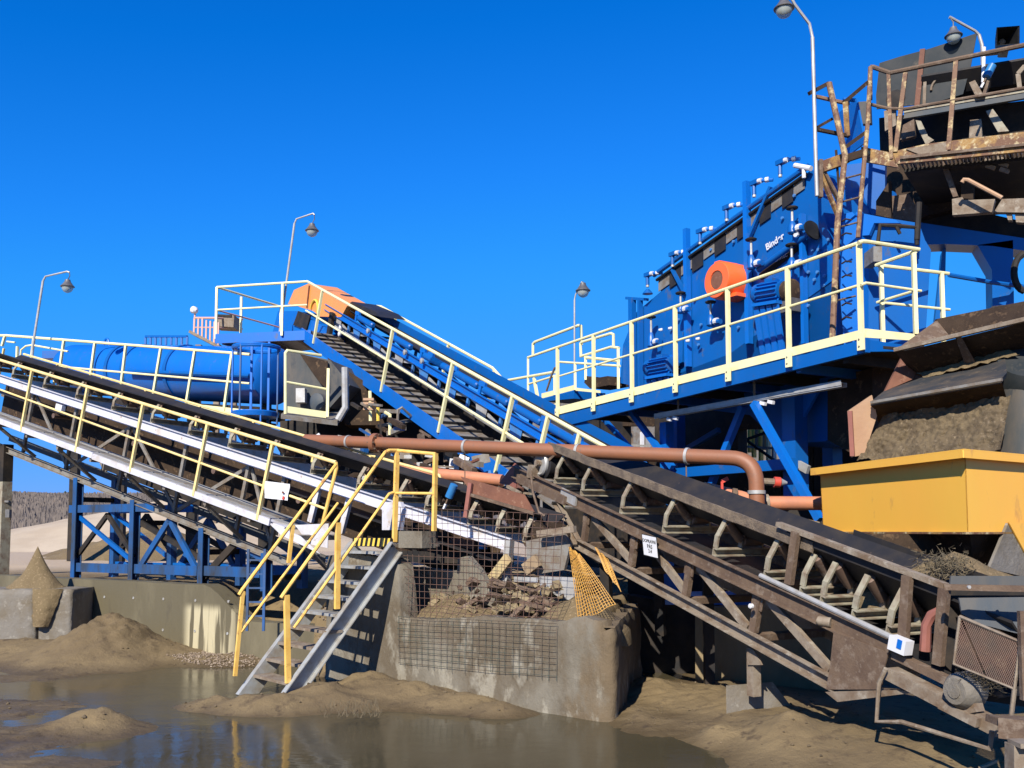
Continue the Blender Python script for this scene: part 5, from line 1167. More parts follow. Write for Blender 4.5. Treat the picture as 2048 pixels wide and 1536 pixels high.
# ================================================================== SERVICE PLATFORM OF THE BLUE SCREEN
SL = VP(4.38, 12.0, -0.565, 1)
K0 = SL.at(1718, 487); K1 = SL.at(1056, 715)
t = thing('service_platform', 'long blue service platform with cream railing and pale kick plate before the blue screen', 'platform', SL.at(1500, 740))
kb = lambda px, top, bot: (SL.at(px, top), SL.at(px, bot))
def s_rail(pts, r, nm='handrail', pl=SL):
    g = MB(); g.tube([pl.at(x, y) for x, y in pts], r, 8); part(nm, g, M_['cream'], t)
s_rail([(1056, 715), (1718, 486)], .027); s_rail([(1120, 752), (1720, 570)], .019, 'midrail')
def deck_y(px): return 831 + (px - 1115) * (690 - 831) / (1720 - 1115)      # lower edge of the kick plate in the survey
dn_, up_ = SL.at(1115, 822), SL.at(1718, 668)
for xt, yt, bo in [(1718, 488, 12), (1575, 537, 12), (1455, 579, 12), (1350, 615, 10), (1263, 645, 9), (1187, 671, 9), (1115, 697, 8)]:
    a = SL.at(xt, yt); b0 = SL.at(xt, deck_y(xt) + bo)
    b = V((a.x, a.y, b0.z)); g = MB(); g.bar(a, b, .058, .05, SL.n); part('post', g, M_['cream'], t)
    g = MB(); c = V((a.x, a.y, b.z)) - SL.n * .035; g.bar(c + UPZ * .0 - SL.d * .02, c + UPZ * .21 - SL.d * .02, .11, .02, SL.n); pl_ = part('post_foot', g, M_['cream'], t)
    for k in (.05, .14): g = MB(); g.lathe(c + UPZ * k - SL.n * .008, -SL.n, [(0, .012), (.012, .012)], 6); sub_ = part('bolt', g, M_['grey_steel'], pl_)
def strip(pl, xa, ya0, ya1, xb, yb0, yb1, thick, m, nm, o=0.0):
    q = [pl.at(xa, ya0), pl.at(xb, yb0), pl.at(xb, yb1), pl.at(xa, ya1)]
    g = MB(); g.prism([p + pl.n * o for p in q], pl.n * thick); return part(nm, g, M_[m], t)
strip(SL, 1112, 815, 830, 1731, 657, 675, .012, 'cream', 'kick_plate')
strip(SL, 1112, 832, 856, 1731, 677.5, 704, .07, 'blue_mid', 'edge_channel', .015)
C1_ = SL.at(1731, 690); 
def atY(px, py, Y): return P(px, py, Y)
# right end: corner, short end rail, gate rails going back
eR = V((.93, .36, 0)).normalized()                 # the end edge of the platform in plan
ER = VP(C1_.x, C1_.y, eR.x, eR.y)
s_rail([(1717, 486), (1724, 483), (1732, 483), (1838, 499)], .027, 'handrail', ER); s_rail([(1722, 570), (1732, 566), (1842, 582)], .019, 'midrail', ER)
a, b = ER.at(1827, 506), ER.at(1829, 668); g = MB(); g.bar(a, V((a.x, a.y, b.z)), .055, .05); part('post', g, M_['cream'], t)
q = [ER.at(x, y) for x, y in [(1732, 657), (1840, 669), (1840, 682), (1732, 675)]]; g = MB(); g.prism(q, ER.n * .012); part('kick_plate', g, M_['cream'], t)
q = [ER.at(x, y) for x, y in [(1732, 678), (1808, 689), (1800, 702), (1732, 703)]]; g = MB(); g.prism([p + ER.n * .015 for p in q], ER.n * .07); part('edge_channel', g, M_['blue_mid'], t)
bk = 1.05
zt_ = ER.at(1832, 502).z; zm_ = ER.at(1832, 580).z; zd_ = ER.at(1832, 672).z
e1 = ER.at(1832, 502); 
def hz(px, py, z): return PZ(px, py, z)
g1 = hz(1753, 530, zt_); g2 = hz(1897, 550, zt_ - .02)
for z, r_, nm in ((zt_, .026, 'handrail'), (zm_, .02, 'midrail')):
    g = MB(); g.tube([V((e1.x, e1.y, z)), V((g1.x, g1.y, z)), V((g2.x, g2.y, z))], r_, 8); part(nm, g, M_['cream'], t)
for p_ in (V((g1.x, g1.y, zt_)).lerp(V((g2.x, g2.y, zt_)), .06), V((g1.x, g1.y, zt_)).lerp(V((g2.x, g2.y, zt_)), .9)):
    g = MB(); g.bar(p_, V((p_.x, p_.y, zd_ - .1)), .052, .05); part('post', g, M_['cream'], t)
# deck
dz = SL.at(1718, 672).z - .12
d0 = V((SL.at(1730, 680).x, SL.at(1730, 680).y, dz)); d1 = V((SL.at(1114, 840).x, SL.at(1114, 840).y, dz - .06))
d2 = V((ER.at(1838, 675).x, ER.at(1838, 675).y, dz))
g = MB(); g.prism([d0 + SL.n * .1, d1 + SL.n * .1, d1 + SL.n * 1.2, V((g2.x, g2.y, dz)) , d2], V((0, 0, -.04))); part('deck', g, M_['dark_steel'], t)
for k in range(9):
    p_ = d0.lerp(d1, (k + .5) / 9) - UPZ * .10; g = MB(); g.bar(p_ + SL.n * .1, p_ + SL.n * 1.6, .08, .14); part('floor_beam', g, M_['blue_mid'] if k % 2 else M_['dark_steel'], t)
# left end: lower landing with stair rails, against the sky
t = thing('landing', 'small cream railed landing and stair head at the left end of the blue platform', 'platform', SL.off(1.2).at(1150, 800))
Q = SL.off(1.1); Q2 = SL.off(2.2)
def lr(pl, pts, r=.03, nm='handrail'):
    g = MB(); g.tube([pl.at(x, y) for x, y in pts], r, 8); part(nm, g, M_['cream'], t)
lr(Q2, [(1066, 712), (1066, 688), (1070, 684), (1157, 651), (1162, 652), (1163, 690)], .036)
lr(Q, [(1162, 713), (1161, 687), (1165, 684), (1222, 667), (1227, 669), (1227, 694)], .03)
lr(Q, [(1161, 713), (1222, 694), (1238, 696)], .028); lr(Q, [(1170, 715), (1238, 722)], .03, 'midrail'); lr(Q, [(1120, 724), (1240, 732)], .024, 'midrail')
lr(Q2, [(1008, 762), (1110, 744)], .036, 'handrail'); lr(Q2, [(1058, 768), (1110, 752)], .026, 'midrail')
for pl, x, y0, y1 in ((Q, 1236, 697, 778), (Q, 1150, 725, 780), (Q, 1109, 750, 790), (Q2, 1056, 716, 788), (Q, 1171, 716, 760)):
    a, b = pl.at(x, y0), pl.at(x, y1); g = MB(); g.bar(a, V((a.x, a.y, b.z)), .06, .05); part('post', g, M_['cream'], t)
g = MB(); a, b = Q2.at(1068, 756), Q2.at(1076, 800); g.bar(a, b, .07, .05); part('post', g, M_['cream'], t)
for pl, q in ((Q, [(1083, 787), (1148, 770), (1148, 780), (1083, 797)]), (Q, [(1148, 775), (1200, 781), (1200, 786), (1148, 781)]), (SL.off(.5), [(1098, 812), (1112, 806), (1112, 816), (1102, 821)])):
    g = MB(); g.prism([pl.at(x, y) for x, y in q], pl.n * .015); part('kick_plate', g, M_['cream'], t)
g = MB(); g.prism([Q.at(x, y) for x, y in [(1083, 798), (1148, 781), (1148, 797), (1083, 803)]], Q.n * .8); part('deck', g, M_['blue_mid'], t)
g = MB(); g.tube([Q.at(1093, 782), Q.at(1104, 748), Q.at(1110, 735)], .025, 6); part('stair_rail', g, M_['rust'], t)
g = MB(); g.prism([Q.at(x, y) for x, y in [(1173, 752), (1186, 757), (1215, 752), (1218, 770), (1180, 777), (1168, 765)]], Q.n * .5); part('motor_box', g, M_['rust_dark'], t)

# ================================================================== BLUE VIBRATING SCREEN
BP = SL.off(1.15)
t = thing('vibrating_screen', 'big blue inclined vibrating screen box with an orange exciter drum on its side', 'screen', BP.at(1480, 760)); SC = t
outline = [(1317, 556), (1623, 340), (1641, 400), (1662, 480), (1672, 556), (1459, 708), (1284, 775), (1240, 766), (1246, 690), (1272, 625), (1322, 583)]
g = MB(); g.prism([BP.at(x, y) for x, y in outline], BP.n * 1.9); part('side_wall', g, M_['blue_mid'], t)
fr = [BP.at(x, y) for x, y in [(1284, 775), (1459, 708), (1668, 556), (1672, 712), (1480, 770), (1290, 822)]]
g = MB(); tp = [p + BP.n * .0 for p in fr[:3]]; bt = [p + BP.n * .22 - UPZ * .05 for p in fr[3:]]
g = MB(); g.prism([tp[0], tp[1], tp[2], bt[0] + BP.n * .22, bt[1] + BP.n * .22, bt[2] + BP.n * .12], BP.n * .015)
part('lower_skirt', g, M_['blue_mid'], t, label='darker lower blue skirt plate')
def scr(poly, o, th, m, nm, lab=None):
    g = MB(); g.prism([BP.at(x, y) - BP.n * o for x, y in poly], BP.n * th); return part(nm, g, M_[m], t, lab)
# rubber curtain along the top edge: alternating pieces
def top_y(x): return 556 + (x - 1317) * (340 - 556) / (1623 - 1317)
n_ = 13
for i in range(n_):
    xa = 1319 + i * (1612 - 1319) / n_; xb = 1319 + (i + 1) * (1612 - 1319) / n_ - 1.2; h = 34 if i % 2 else 24
    scr([(xa, top_y(xa) + 4), (xb, top_y(xb) + 4), (xb, top_y(xb) + h + 5), (xa, top_y(xa) + h + 5)], .025 + .006 * (i % 2), .012, 'grey_steel' if i % 2 == 0 else 'rubber', 'curtain_flap')
g = MB(); g.tube([BP.at(1312, 551) - BP.n * .05, BP.at(1622, 333) - BP.n * .05], .045, 10); part('top_rail', g, M_['blue_mid'], t)
g = MB(); g.tube([BP.at(1318, 561) - BP.n * .055, BP.at(1618, 349) - BP.n * .055], .028, 8); part('clamp_bar', g, M_['black'], t)
# vertical stiffeners and gussets
for xt, yt, yb, w_ in [(1379, 459, 735, .085), (1499, 365, 690, .085), (1611, 430, 690, .06), (1270, 600, 800, .12), (1286, 600, 790, .05)]:
    a = BP.at(xt, yt) - BP.n * .07; b = BP.at(xt, yb); g = MB(); g.bar(a, V((a.x, a.y, b.z)), w_, .10, BP.n); part('stiffener', g, M_['blue'] if xt > 1300 else M_['blue_mid'], t)
for (x0, y0, x1, y1) in [(1547, 375, 1503, 478), (1350, 540, 1374, 585), (1258, 597, 1300, 600)]:
    g = MB(); g.bar(BP.at(x0, y0) - BP.n * .06, BP.at(x1, y1) - BP.n * .06, .05, .06, BP.n); part('gusset_bar', g, M_['blue_mid'], t)
# bolts
rnd = random.Random(2)
for (x, y) in [(1405, 650), (1458, 640), (1480, 655), (1530, 660), (1548, 640), (1620, 545), (1632, 560), (1650, 572), (1652, 552), (1470, 484), (1425, 500), (1592, 392), (1640, 500), (1655, 502), (1360, 640), (1392, 600), (1620, 612), (1601, 590), (1638, 545), (1628, 500), (1568, 437), (1400, 690), (1345, 660), (1600, 440), (1660, 480)]:
    c = BP.at(x, y) - BP.n * .022; g = MB(); g.lathe(c, -BP.n, [(0, .026), (.03, .026), (.032, .012)], 6); part('bolt', g, M_['blue_pale'], t)
# orange exciter drum
c = BP.at(1480, 566); o_ = -BP.n
ce = BP.off(-.48).at(1433, 560); 
o_ = (ce - c).normalized(); o_ = (-BP.n)
c = ce + BP.n * .48
g = MB(); g.lathe(c, o_, [(0, .28), (.02, .31), (.40, .31), (.42, .30), (.46, .30), (.485, .285), (.488, .155), (.47, .15), (.468, .02)], 36); ex_ = part('exciter_drum', g, M_['orange'], t, 'orange exciter drum with a dark round opening')
g = MB(); g.lathe(c + o_ * .462, o_, [(0, .145), (.012, .145)], 28); part('drum_grille', g, M_['rust_red'], ex_)
g = MB(); p_ = c + UPZ * .30 + o_ * .0; g.bar(p_ + o_ * .04 + SL.d * .03, p_ + o_ * .44 + SL.d * .03, .12, .05); part('drum_rib', g, M_['orange'], ex_)
g = MB(); p_ = c - UPZ * .27; g.bar(p_ + o_ * .02 - SL.d * .18, p_ + o_ * .34 - SL.d * .2, .2, .06); part('drum_foot', g, M_['orange'], ex_)
g = MB(); p_ = BP.at(1472, 549) - BP.n * .34; g.bar(p_ - UPZ * .01 + SL.d * .07, p_ - UPZ * .03 - SL.d * .07, .008, .025); 
# ribbed motors on channel pedestals
def motor(x0, x1, yc, r, ped, lab):
    a = BP.off(-.30).at(x0, yc + 4); b = BP.off(-.30).at(x1, yc - 5); d = (b - a).normalized(); L = (b - a).length
    g = MB(); pf = [(0, r * .5), (0, r * .9)]
    g.lathe(a, d, [(0, r * .55), (.02, r * .93), (.16 * L, r * .95), (.17 * L, r * .8), (.98 * L, r * .8), (L, r * .5)], 20); mo = part('motor', g, M_['blue_mid'], t, lab)
    g = MB(); g.lathe(a - d * .004, -d, [(0, r * .85), (.03, r * .7), (.03, r * .2)], 18); part('fan_cover', g, M_['rust_dark'], mo)
    for k in range(16):
        an = 2 * pi * k / 16; x_ = d.cross(UPZ).normalized(); y_ = d.cross(x_); o = x_ * cos(an) + y_ * sin(an)
        g = MB(); g.bar(a + d * (.2 * L) + o * r * .88, a + d * (.96 * L) + o * r * .88, .012, r * .26, o); part('fin', g, M_['blue'], mo)
    g = MB(); m_ = a.lerp(b, .55); g.bar(m_ + UPZ * r * .9 - d * .07, m_ + UPZ * r * .9 + d * .09, .14, .10); part('terminal_box', g, M_['blue_mid'], mo)
    g = MB(); m0 = a.lerp(b, .1) - UPZ * (r + .03); m1 = a.lerp(b, 1.05) - UPZ * (r + .03); g.bar(m0, m1, .36, .05); part('base_plate', g, M_['blue'], t)
    for k in range(4):
        p_ = m0.lerp(m1, .1 + k * .26) - BP.n * .12; g = MB(); g.bar(p_ - UPZ * .03, p_ - UPZ * ped + BP.n * .12, .10, .035, BP.n); part('pedestal_rib', g, M_['blue'], t)
motor(1514, 1566, 585, .17, .75, 'ribbed blue electric motor right of the orange drum'); motor(1298, 1346, 733, .17, .3, 'ribbed blue electric motor low at the left end')
g = MB(); c2 = BP.off(-.25).at(1580, 583); g.lathe(c2, SL.d * -1, [(-.07, .12), (-.05, .18), (.07, .18), (.09, .1)], 18); part('coupling', g, M_['rust_dark'], t); g = MB(); g.bar(c2 - UPZ * .32, c2 - UPZ * .12, .22, .2, BP.n); part('coupling_stand', g, M_['lamp_grey'], t)
# cross pipe with end caps
g = MB(); a = BP.off(-.12).at(1517, 540); b = BP.off(-.12).at(1622, 463); g.tube([a, b], .05, 12); pp_ = part('spray_header', g, M_['blue_mid'], t)
g = MB(); g.lathe(b, (b - a).normalized(), [(0, .1), (.02, .16), (.05, .16), (.05, .03)], 20); part('blind_flange', g, M_['black'], pp_)
g = MB(); p_ = BP.off(-.2).at(1594, 468); g.lathe(p_, -BP.n, [(0, .05), (.03, .05)], 10); part('emblem_disc', g, M_['white'], t)
# valves with hand wheels
def valve(x, y, hgt=58, lab=None):
    tp_ = BP.off(-.22).at(x, y); k = hgt / F_PX * tp_.y
    g = MB(); g.lathe(tp_ + UPZ * .02, UPZ, [(-.02, .085), (.0, .095), (.015, .07), (.015, .02)], 12); va = part('hand_wheel', g, M_['dark_steel'], t)
    g = MB(); g.cyl(tp_ - UPZ * k * .55, tp_, .02, 8); part('spindle', g, M_['galv'], va)
    g = MB(); g.lathe(tp_ - UPZ * k, UPZ, [(0, .055), (.02, .075), (k * .30, .07), (k * .45, .04), (k * .5, .03)], 12); part('valve_body', g, M_['blue_mid'], va)
    g = MB(); q_ = tp_ - UPZ * (k * .85); g.tube([q_ - SL.d * .04, q_ - SL.d * .24 - UPZ * .02], [.055, .045], 10); part('pipe_joint', g, M_['blue_mid'], va)
    g = MB(); g.tube([q_ - SL.d * .10, q_ - SL.d * .17], .058, 10); part('union_ring', g, M_['white'], va)
for x, y, h in [(1584, 418, 52), (1502, 481, 60), (1583, 492, 48), (1421, 606, 48), (1302, 636, 60), (1361, 588, 40)]: valve(x, y, h)
# spray bar ends along the top edge
for x, y in [(1295, 553), (1345, 512), (1400, 466), (1453, 419), (1508, 370), (1560, 329)]:
    c = BP.off(-.10).at(x, y)
    g = MB(); g.cyl(c - UPZ * .16, c + UPZ * .06, .035, 8); hd_ = part('spray_valve', g, M_['blue_mid'], t)
    g = MB(); g.bar(c + SL.d * .06 + UPZ * .03, c - SL.d * .10 + UPZ * .03, .09, .07); part('tee', g, M_['blue_mid'], hd_)
    g = MB(); g.cyl(c - SL.d * .10 + UPZ * .03, c - SL.d * .17 + UPZ * .02, .04, 10); part('union_ring', g, M_['white'], hd_)
    g = MB(); g.cyl(c - SL.d * .17 + UPZ * .02, c - SL.d * .32 + BP.n * .1, .028, 8); part('branch_pipe', g, M_['blue'], hd_)
    g = MB(); g.cyl(c - SL.d * .22 + UPZ * .015 + BP.n * .03, c - SL.d * .27 + UPZ * .015 + BP.n * .06, .042, 10); part('union_ring', g, M_['white'], hd_)
    g = MB(); g.cyl(c - UPZ * .20, c - UPZ * .16, .03, 8); part('nozzle', g, M_['galv'], hd_)
    if x < 1300: g = MB(); g.lathe(c - UPZ * .33, UPZ, [(0, .02), (.0, .10), (.02, .09), (.09, .03)], 12); part('spray_shield', g, M_['blue_mid'], hd_)
g = MB(); p_ = BP.off(-.1).at(1590, 331); q_ = BP.off(-.1).at(1622, 337); g.tube([p_, q_], .04, 10); g.tube([p_.lerp(q_, .55), p_.lerp(q_, .55) - UPZ * .17], .03, 8); part('white_tee_pipe', g, M_['white'], t)
ua = (BP.at(1575, 463) - BP.at(1540, 488)).normalized(); un = -BP.n; uv_ = un.cross(ua).normalized()
text_part('Binder', BP.at(1552, 484) - BP.n * .03, ua, uv_, .15, M_['white'], t, bold=.004)
ua2 = (BP.at(1579, 509) - BP.at(1552, 522)).normalized()
text_part('BIVITEC', BP.at(1565, 516) - BP.n * .026, ua2, un.cross(ua2).normalized(), .075, M_['white'], t, bold=.002)
# dark band under the name: the pipe's shadow put into colour
scr([(1519, 548), (1600, 487), (1604, 497), (1524, 560)], .018, .01, 'dark_steel', 'header_shadow')
g = MB(); g.prism([BP.at(x, y) - BP.n * .10 for x, y in [(1335, 680), (1375, 665), (1373, 725), (1345, 740), (1325, 745)]], BP.n * .08); part('spring_box', g, M_['blue_mid'], t)
for x, y in ((1318, 660), (1337, 657), (1372, 682), (1392, 678)):
    g = MB(); g.lathe(BP.off(-.2).at(x, y), V((.9, -.5, 0)), [(0, .022), (.06, .03), (.07, .015)], 8); part('union_ring', g, M_['white'], t)

# ================================================================== STRUCTURE UNDER THE SCREEN
t = thing('screen_support', 'blue steel columns and struts holding up the screen platform', 'support frame', SL.off(1.0).at(1420, 1030))
U1 = SL.off(.75)
def col(x, pl, yt, w_, m='blue_mid'):
    a = pl.at(x, yt); g = MB(); g.bar(a, V((a.x, a.y, 0.0)), w_, w_, pl.n); part('column', g, M_[m], t)
col(1333, U1, 845, .17, 'blue'); col(1588, U1.off(.3), 780, .26); col(1355, U1.off(2.2), 830, .22); col(1660, U1.off(1.8), 720, .22)
for (x0, y0, x1, y1, pl, w_, m) in [(1249, 806, 1345, 935, U1.off(-.2), .09, 'blue'), (1486, 812, 1418, 980, U1.off(.1), .10, 'blue'), (1508, 806, 1640, 1040, SL.off(.25), .10, 'blue'), (1438, 860, 1362, 905, U1.off(1.5), .09, 'blue_mid'), (1300, 940, 1200, 830, U1.off(1.8), .09, 'blue_mid')]:
    g = MB(); g.bar(pl.at(x0, y0), pl.at(x1, y1), w_, w_, pl.n); part('strut', g, M_[m], t)
a, b = U1.at(1333, 948), U1.at(1590, 975); g = MB(); g.bar(V((a.x, a.y, a.z)), V((b.x, b.y, a.z)), .14, .16); part('tie_beam', g, M_['blue_mid'], t)
t = thing('cable_tray', 'long galvanised cable tray slung under the blue platform', 'cable tray', SL.off(.35).at(1500, 800))
TP = SL.off(.35); a, b = TP.at(1314, 832), TP.at(1688, 766)
g = MB(); g.chan(a, b, -UPZ, .11, .05, .006, SL.n); g.bar(a - SL.n * .06, b - SL.n * .06, .01, .07); part('tray', g, M_['galv'], t)
for f in (.14, .58): p_ = a.lerp(b, f); g = MB(); g.bar(p_, p_ + UPZ * .45, .03, .03); part('hanger', g, M_['grey_steel'], t)
for f in (.08, .12, .62, .66): p_ = a.lerp(b, f) - UPZ * .08 - SL.n * .03; g = MB(); g.bar(p_, p_ - SL.d * .10 - UPZ * .03, .05, .05); part('cable_clip', g, M_['white'], t)
t = thing('discharge_hopper', 'dark blue discharge hopper hanging in the shade under the screen', 'hopper', SL.off(1.6).at(1580, 880))
HP = SL.off(1.35)
g = MB(); g.prism([HP.at(x, y) for x, y in [(1400, 790), (1700, 715), (1700, 850), (1652, 882), (1562, 890), (1500, 830), (1420, 820)]], HP.n * 1.6); part('shell', g, M_['blue_mid'], t)
g = MB(); g.prism([SL.off(1.1).at(x, y) for x, y in [(1594, 790), (1640, 775), (1606, 836), (1594, 828)]], SL.n * .05); part('gusset', g, M_['blue'], t)
g = MB(); g.prism([SL.off(1.2).at(x, y) for x, y in [(1655, 760), (1745, 735), (1745, 890), (1700, 905), (1655, 880)]], SL.n * 1.4); part('chute', g, M_['rust_dark'], t)
t = thing('shade_backdrop', 'dark backdrop panels in place of the shade beneath the blue screen', 'wall', SL.off(3.6).at(1400, 950))
WP = SL.off(3.5)  # dark backing panels take the place of shade under the screen
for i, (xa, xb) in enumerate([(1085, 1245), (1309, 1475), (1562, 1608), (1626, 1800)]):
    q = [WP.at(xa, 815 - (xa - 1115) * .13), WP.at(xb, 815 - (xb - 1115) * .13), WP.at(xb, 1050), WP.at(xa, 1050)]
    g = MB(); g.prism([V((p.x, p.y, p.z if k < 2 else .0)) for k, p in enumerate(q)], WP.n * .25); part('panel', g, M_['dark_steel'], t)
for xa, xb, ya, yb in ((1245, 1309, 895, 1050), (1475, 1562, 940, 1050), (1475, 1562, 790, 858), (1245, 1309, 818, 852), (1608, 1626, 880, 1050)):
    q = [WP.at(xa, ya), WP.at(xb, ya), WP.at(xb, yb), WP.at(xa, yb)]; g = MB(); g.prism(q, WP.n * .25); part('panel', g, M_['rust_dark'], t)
t = thing('storage_shed', 'pale grey shed wall far behind, seen through the gaps under the screen', 'shed', SL.off(9).at(1400, 950))
ZP = SL.off(9); q = [ZP.at(1060, 800), ZP.at(1700, 800), ZP.at(1700, 1040), ZP.at(1060, 1040)]; g = MB(); g.prism(q, ZP.n * .3); part('wall', g, M_['grey_steel'], t)
t = thing('stockyard_ladder', 'yellow and grey scaffold rails seen through the gap behind the elbow pipe', 'scaffold', SL.off(5.5).at(1520, 940))
YP = SL.off(5.2)
for x, y0, y1, m in [(1500, 858, 905, 'stripe_yellow'), (1508, 856, 915, 'stripe_yellow'), (1522, 855, 925, 'stripe_yellow'), (1537, 858, 930, 'cream'), (1548, 866, 920, 'galv'), (1530, 862, 900, 'wood'), (1515, 858, 900, 'rust_pale'), (1255, 862, 905, 'white'), (1262, 862, 905, 'rust_pale'), (1284, 864, 905, 'white'), (1296, 868, 900, 'galv')]:
    g = MB(); g.bar(YP.at(x, y0), YP.at(x, y1), .09, .06); part('rail', g, M_[m], t)
for x0, y0, x1, y1, m in [(1478, 870, 1555, 925, 'black'), (1490, 893, 1556, 897, 'galv'), (1250, 890, 1300, 892, 'galv'), (1495, 878, 1535, 864, 'dark_steel')]:
    g = MB(); g.bar(YP.off(-.3).at(x0, y0), YP.off(-.3).at(x1, y1), .05, .05); part('crossbar', g, M_[m], t)
g = MB(); c = SL.off(1.0).at(1590, 878); g.bar(c, c - UPZ * .35, .14, .05); g.bar(c - UPZ * .36, c - UPZ * .48 - SL.d * .25, .06, .12); solo('work_lamp', g, M_['galv'], 'small grey lamp bracket hanging under the screen hopper', 'lamp')
# feed box, portal on the right
t = thing('feed_box', 'blue feed box and portal frame at the upper end of the screen', 'frame', P(1760, 650, 13.6))
g = MB(); g.prism([P(x, y, 13.3) for x, y in [(1686, 428), (1705, 424), (1717, 440), (1716, 690), (1688, 690), (1678, 560)]], V((.75, .55, 0))); part('end_plate', g, M_['blue'], t)
g = MB(); g.prism([P(x, y, 13.45) for x, y in [(1707, 426), (1838, 446), (1850, 480), (1862, 500), (1850, 690), (1718, 690)]], V((.3, 1.0, 0))); part('front_plate', g, M_['blue_mid'], t)
g = MB(); g.prism([P(x, y, 13.35) for x, y in [(1712, 424), (1792, 440), (1800, 446), (1748, 446), (1738, 470), (1716, 472)]], V((.05, .05, 0))); part('sunlit_patch', g, M_['blue'], t)  # brighter blue patch: sunlight on the plate put into the colour
g = MB(); g.prism([P(x, y, 14.4) for x, y in [(1840, 445), (2060, 478), (2060, 503), (1985, 492), (1890, 488), (1840, 490)]], V((.1, .4, 0))); part('portal_beam', g, M_['blue_mid'], t)
g = MB(); g.prism([P(x, y, 14.4) for x, y in [(1955, 490), (2026, 480), (2028, 608), (1985, 612), (1984, 540)]], V((.1, .4, 0))); part('portal_leg', g, M_['blue_mid'], t)
g = MB(); g.prism([P(x, y, 14.6) for x, y in [(1885, 500), (1892, 492), (1890, 585), (1882, 640), (1870, 640)]], V((.1, .3, 0))); part('portal_leg', g, M_['blue_mid'], t)
g = MB(); g.tube([P(1898, 550, 13.9), P(1985, 565, 14.1), P(2060, 575, 14.3)], .035, 8); part('rail', g, M_['blue_mid'], t)
g = MB(); g.tube([P(2052 + 24 * cos(a), 545 + 38 * sin(a), 13.8) for a in [pi * (.55 + .9 * i / 10) for i in range(11)]], .05, 8); part('cable_loop', g, M_['dark_steel'], t)
g = MB(); g.tube([P(1755, 492, 13.2), P(1760, 450, 13.2), P(1800, 452, 13.2), P(1832, 455, 13.2), P(1834, 490, 13.2)], .03, 6); g.tube([P(1838, 405, 13.2), P(1834, 480, 13.2)], .04, 6); g.tube([P(1790, 448, 13.2), P(1800, 468, 13.2)], .025, 6); part('guard_frame', g, M_['dark_steel'], t)
g = MB(); g.bar(P(1746, 500, 13.1), P(1746, 530, 13.1), .35, .12); part('switch_cabinet', g, M_['grey_steel'], t)
for y in range(440, 660, 28):
    g = MB(); g.tube([P(1684, y + 3, 13.0), P(1692, y - 2, 12.9), P(1703, y, 12.95)], .012, 6); part('step_iron', g, M_['rust_dark'], t)
# ================================================================== RUSTY HEAD STATION, UPPER RIGHT
HL = VP(5.39, 13.5, -1.54, 1)
t = thing('ladder', 'tall rusty yellow ladder leaning at the upper end of the blue screen', 'ladder', P(1665, 690, 12.8))
g = MB(); g.tube([P(1658, 166, 13.0), P(1690, 312, 12.9), P(1675, 446, 12.85), P(1664, 690, 12.8)], .042, 8); part('stringer', g, M_['worn_rail'], t)
g = MB(); g.tube([P(1741, 134, 13.2), P(1736, 240, 13.15), P(1724, 373, 13.1), P(1716, 475, 13.1)], .032, 8); part('stringer', g, M_['worn_rail'], t)
for y in (356, 402, 452, 600):
    g = MB(); g.tube([P(1682 - (y - 356) * .06, y + 3, 12.95), P(1723 - (y - 356) * .05, y - 8, 13.1)], .014, 6); part('rung', g, M_['rust'], t)
t = thing('cage_frame', 'rusty yellow steel guard frame round the top of the tall ladder', 'frame', P(1680, 330, 13.3))
for a, b, w_, m in [((1618, 187), (1656, 167), .05, 'rust_dark'), ((1632, 193), (1698, 208), .04, 'worn_rail'), ((1691, 204), (1695, 272), .07, 'rust_yellow'), ((1634, 255), (1664, 238), .04, 'rust_dark'), ((1634, 259), (1698, 272), .045, 'rust_dark'), ((1688, 205), (1735, 165), .05, 'rust_dark'), ((1690, 295), (1735, 262), .05, 'rust_dark'), ((1640, 336), (1690, 318), .15, 'rust_yellow'), ((1690, 318), (1730, 305), .10, 'rust_dark'), ((1642, 350), (1676, 432), .05, 'rust_yellow'), ((1648, 345), (1680, 405), .05, 'rust'), ((1672, 300), (1678, 380), .03, 'rust_dark')]:
    g = MB(); g.bar(P(*a, 13.1), P(*b, 13.2), w_, w_); part('bar', g, M_[m], t)
g = MB(); g.bar(P(1695, 212, 13.6), P(1712, 300, 13.6), .5, .03, V((1, .2, 0))); part('side_sheet', g, M_['blue'], t)
g = MB(); g.bar(P(1686, 198, 13.2), P(1710, 201, 13.2), .06, .03); part('bracket', g, M_['blue'], t)
# walkway of the rusty head station
t = thing('walkway', 'rusty peeling walkway with bent railing at the top right of the picture', 'walkway', HL.at(1900, 300))
def hl(a, b, w_, m, nm, pl=HL, dp=None):
    g = MB(); g.bar(pl.at(*a), pl.at(*b), dp or w_, w_, UPZ); part(nm, g, M_[m], t)
def hpoly(poly, m, nm, pl=HL, th=.05, par=None):
    g = MB(); g.prism([pl.at(x, y) for x, y in poly], pl.n * th); return part(nm, g, M_[m], par or t)
hpoly([(1786, 303), (1850, 288), (2060, 262), (2060, 301), (1900, 318), (1790, 328)], 'rust_yellow', 'edge_beam')
hpoly([(1812, 298), (1892, 284), (1895, 303), (1842, 310)], 'rust_pale', 'patch_plate', HL.off(-.02), .015)
hpoly([(1722, 293), (1786, 306), (1797, 335), (1724, 322)], 'rust_yellow', 'end_plate')
hpoly([(1800, 312), (2060, 285), (2060, 290), (1800, 318)], 'rust', 'lower_flange', HL.off(-.04), .03)
g = MB()
for i in range(34):
    a = HL.off(.05).at(1800 + i * 8.5, 322 - i * .95); g.bar(a, a + HL.n * .32, .02, .04)
part('grating', g, M_['rust_pale'], t, kind='stuff')
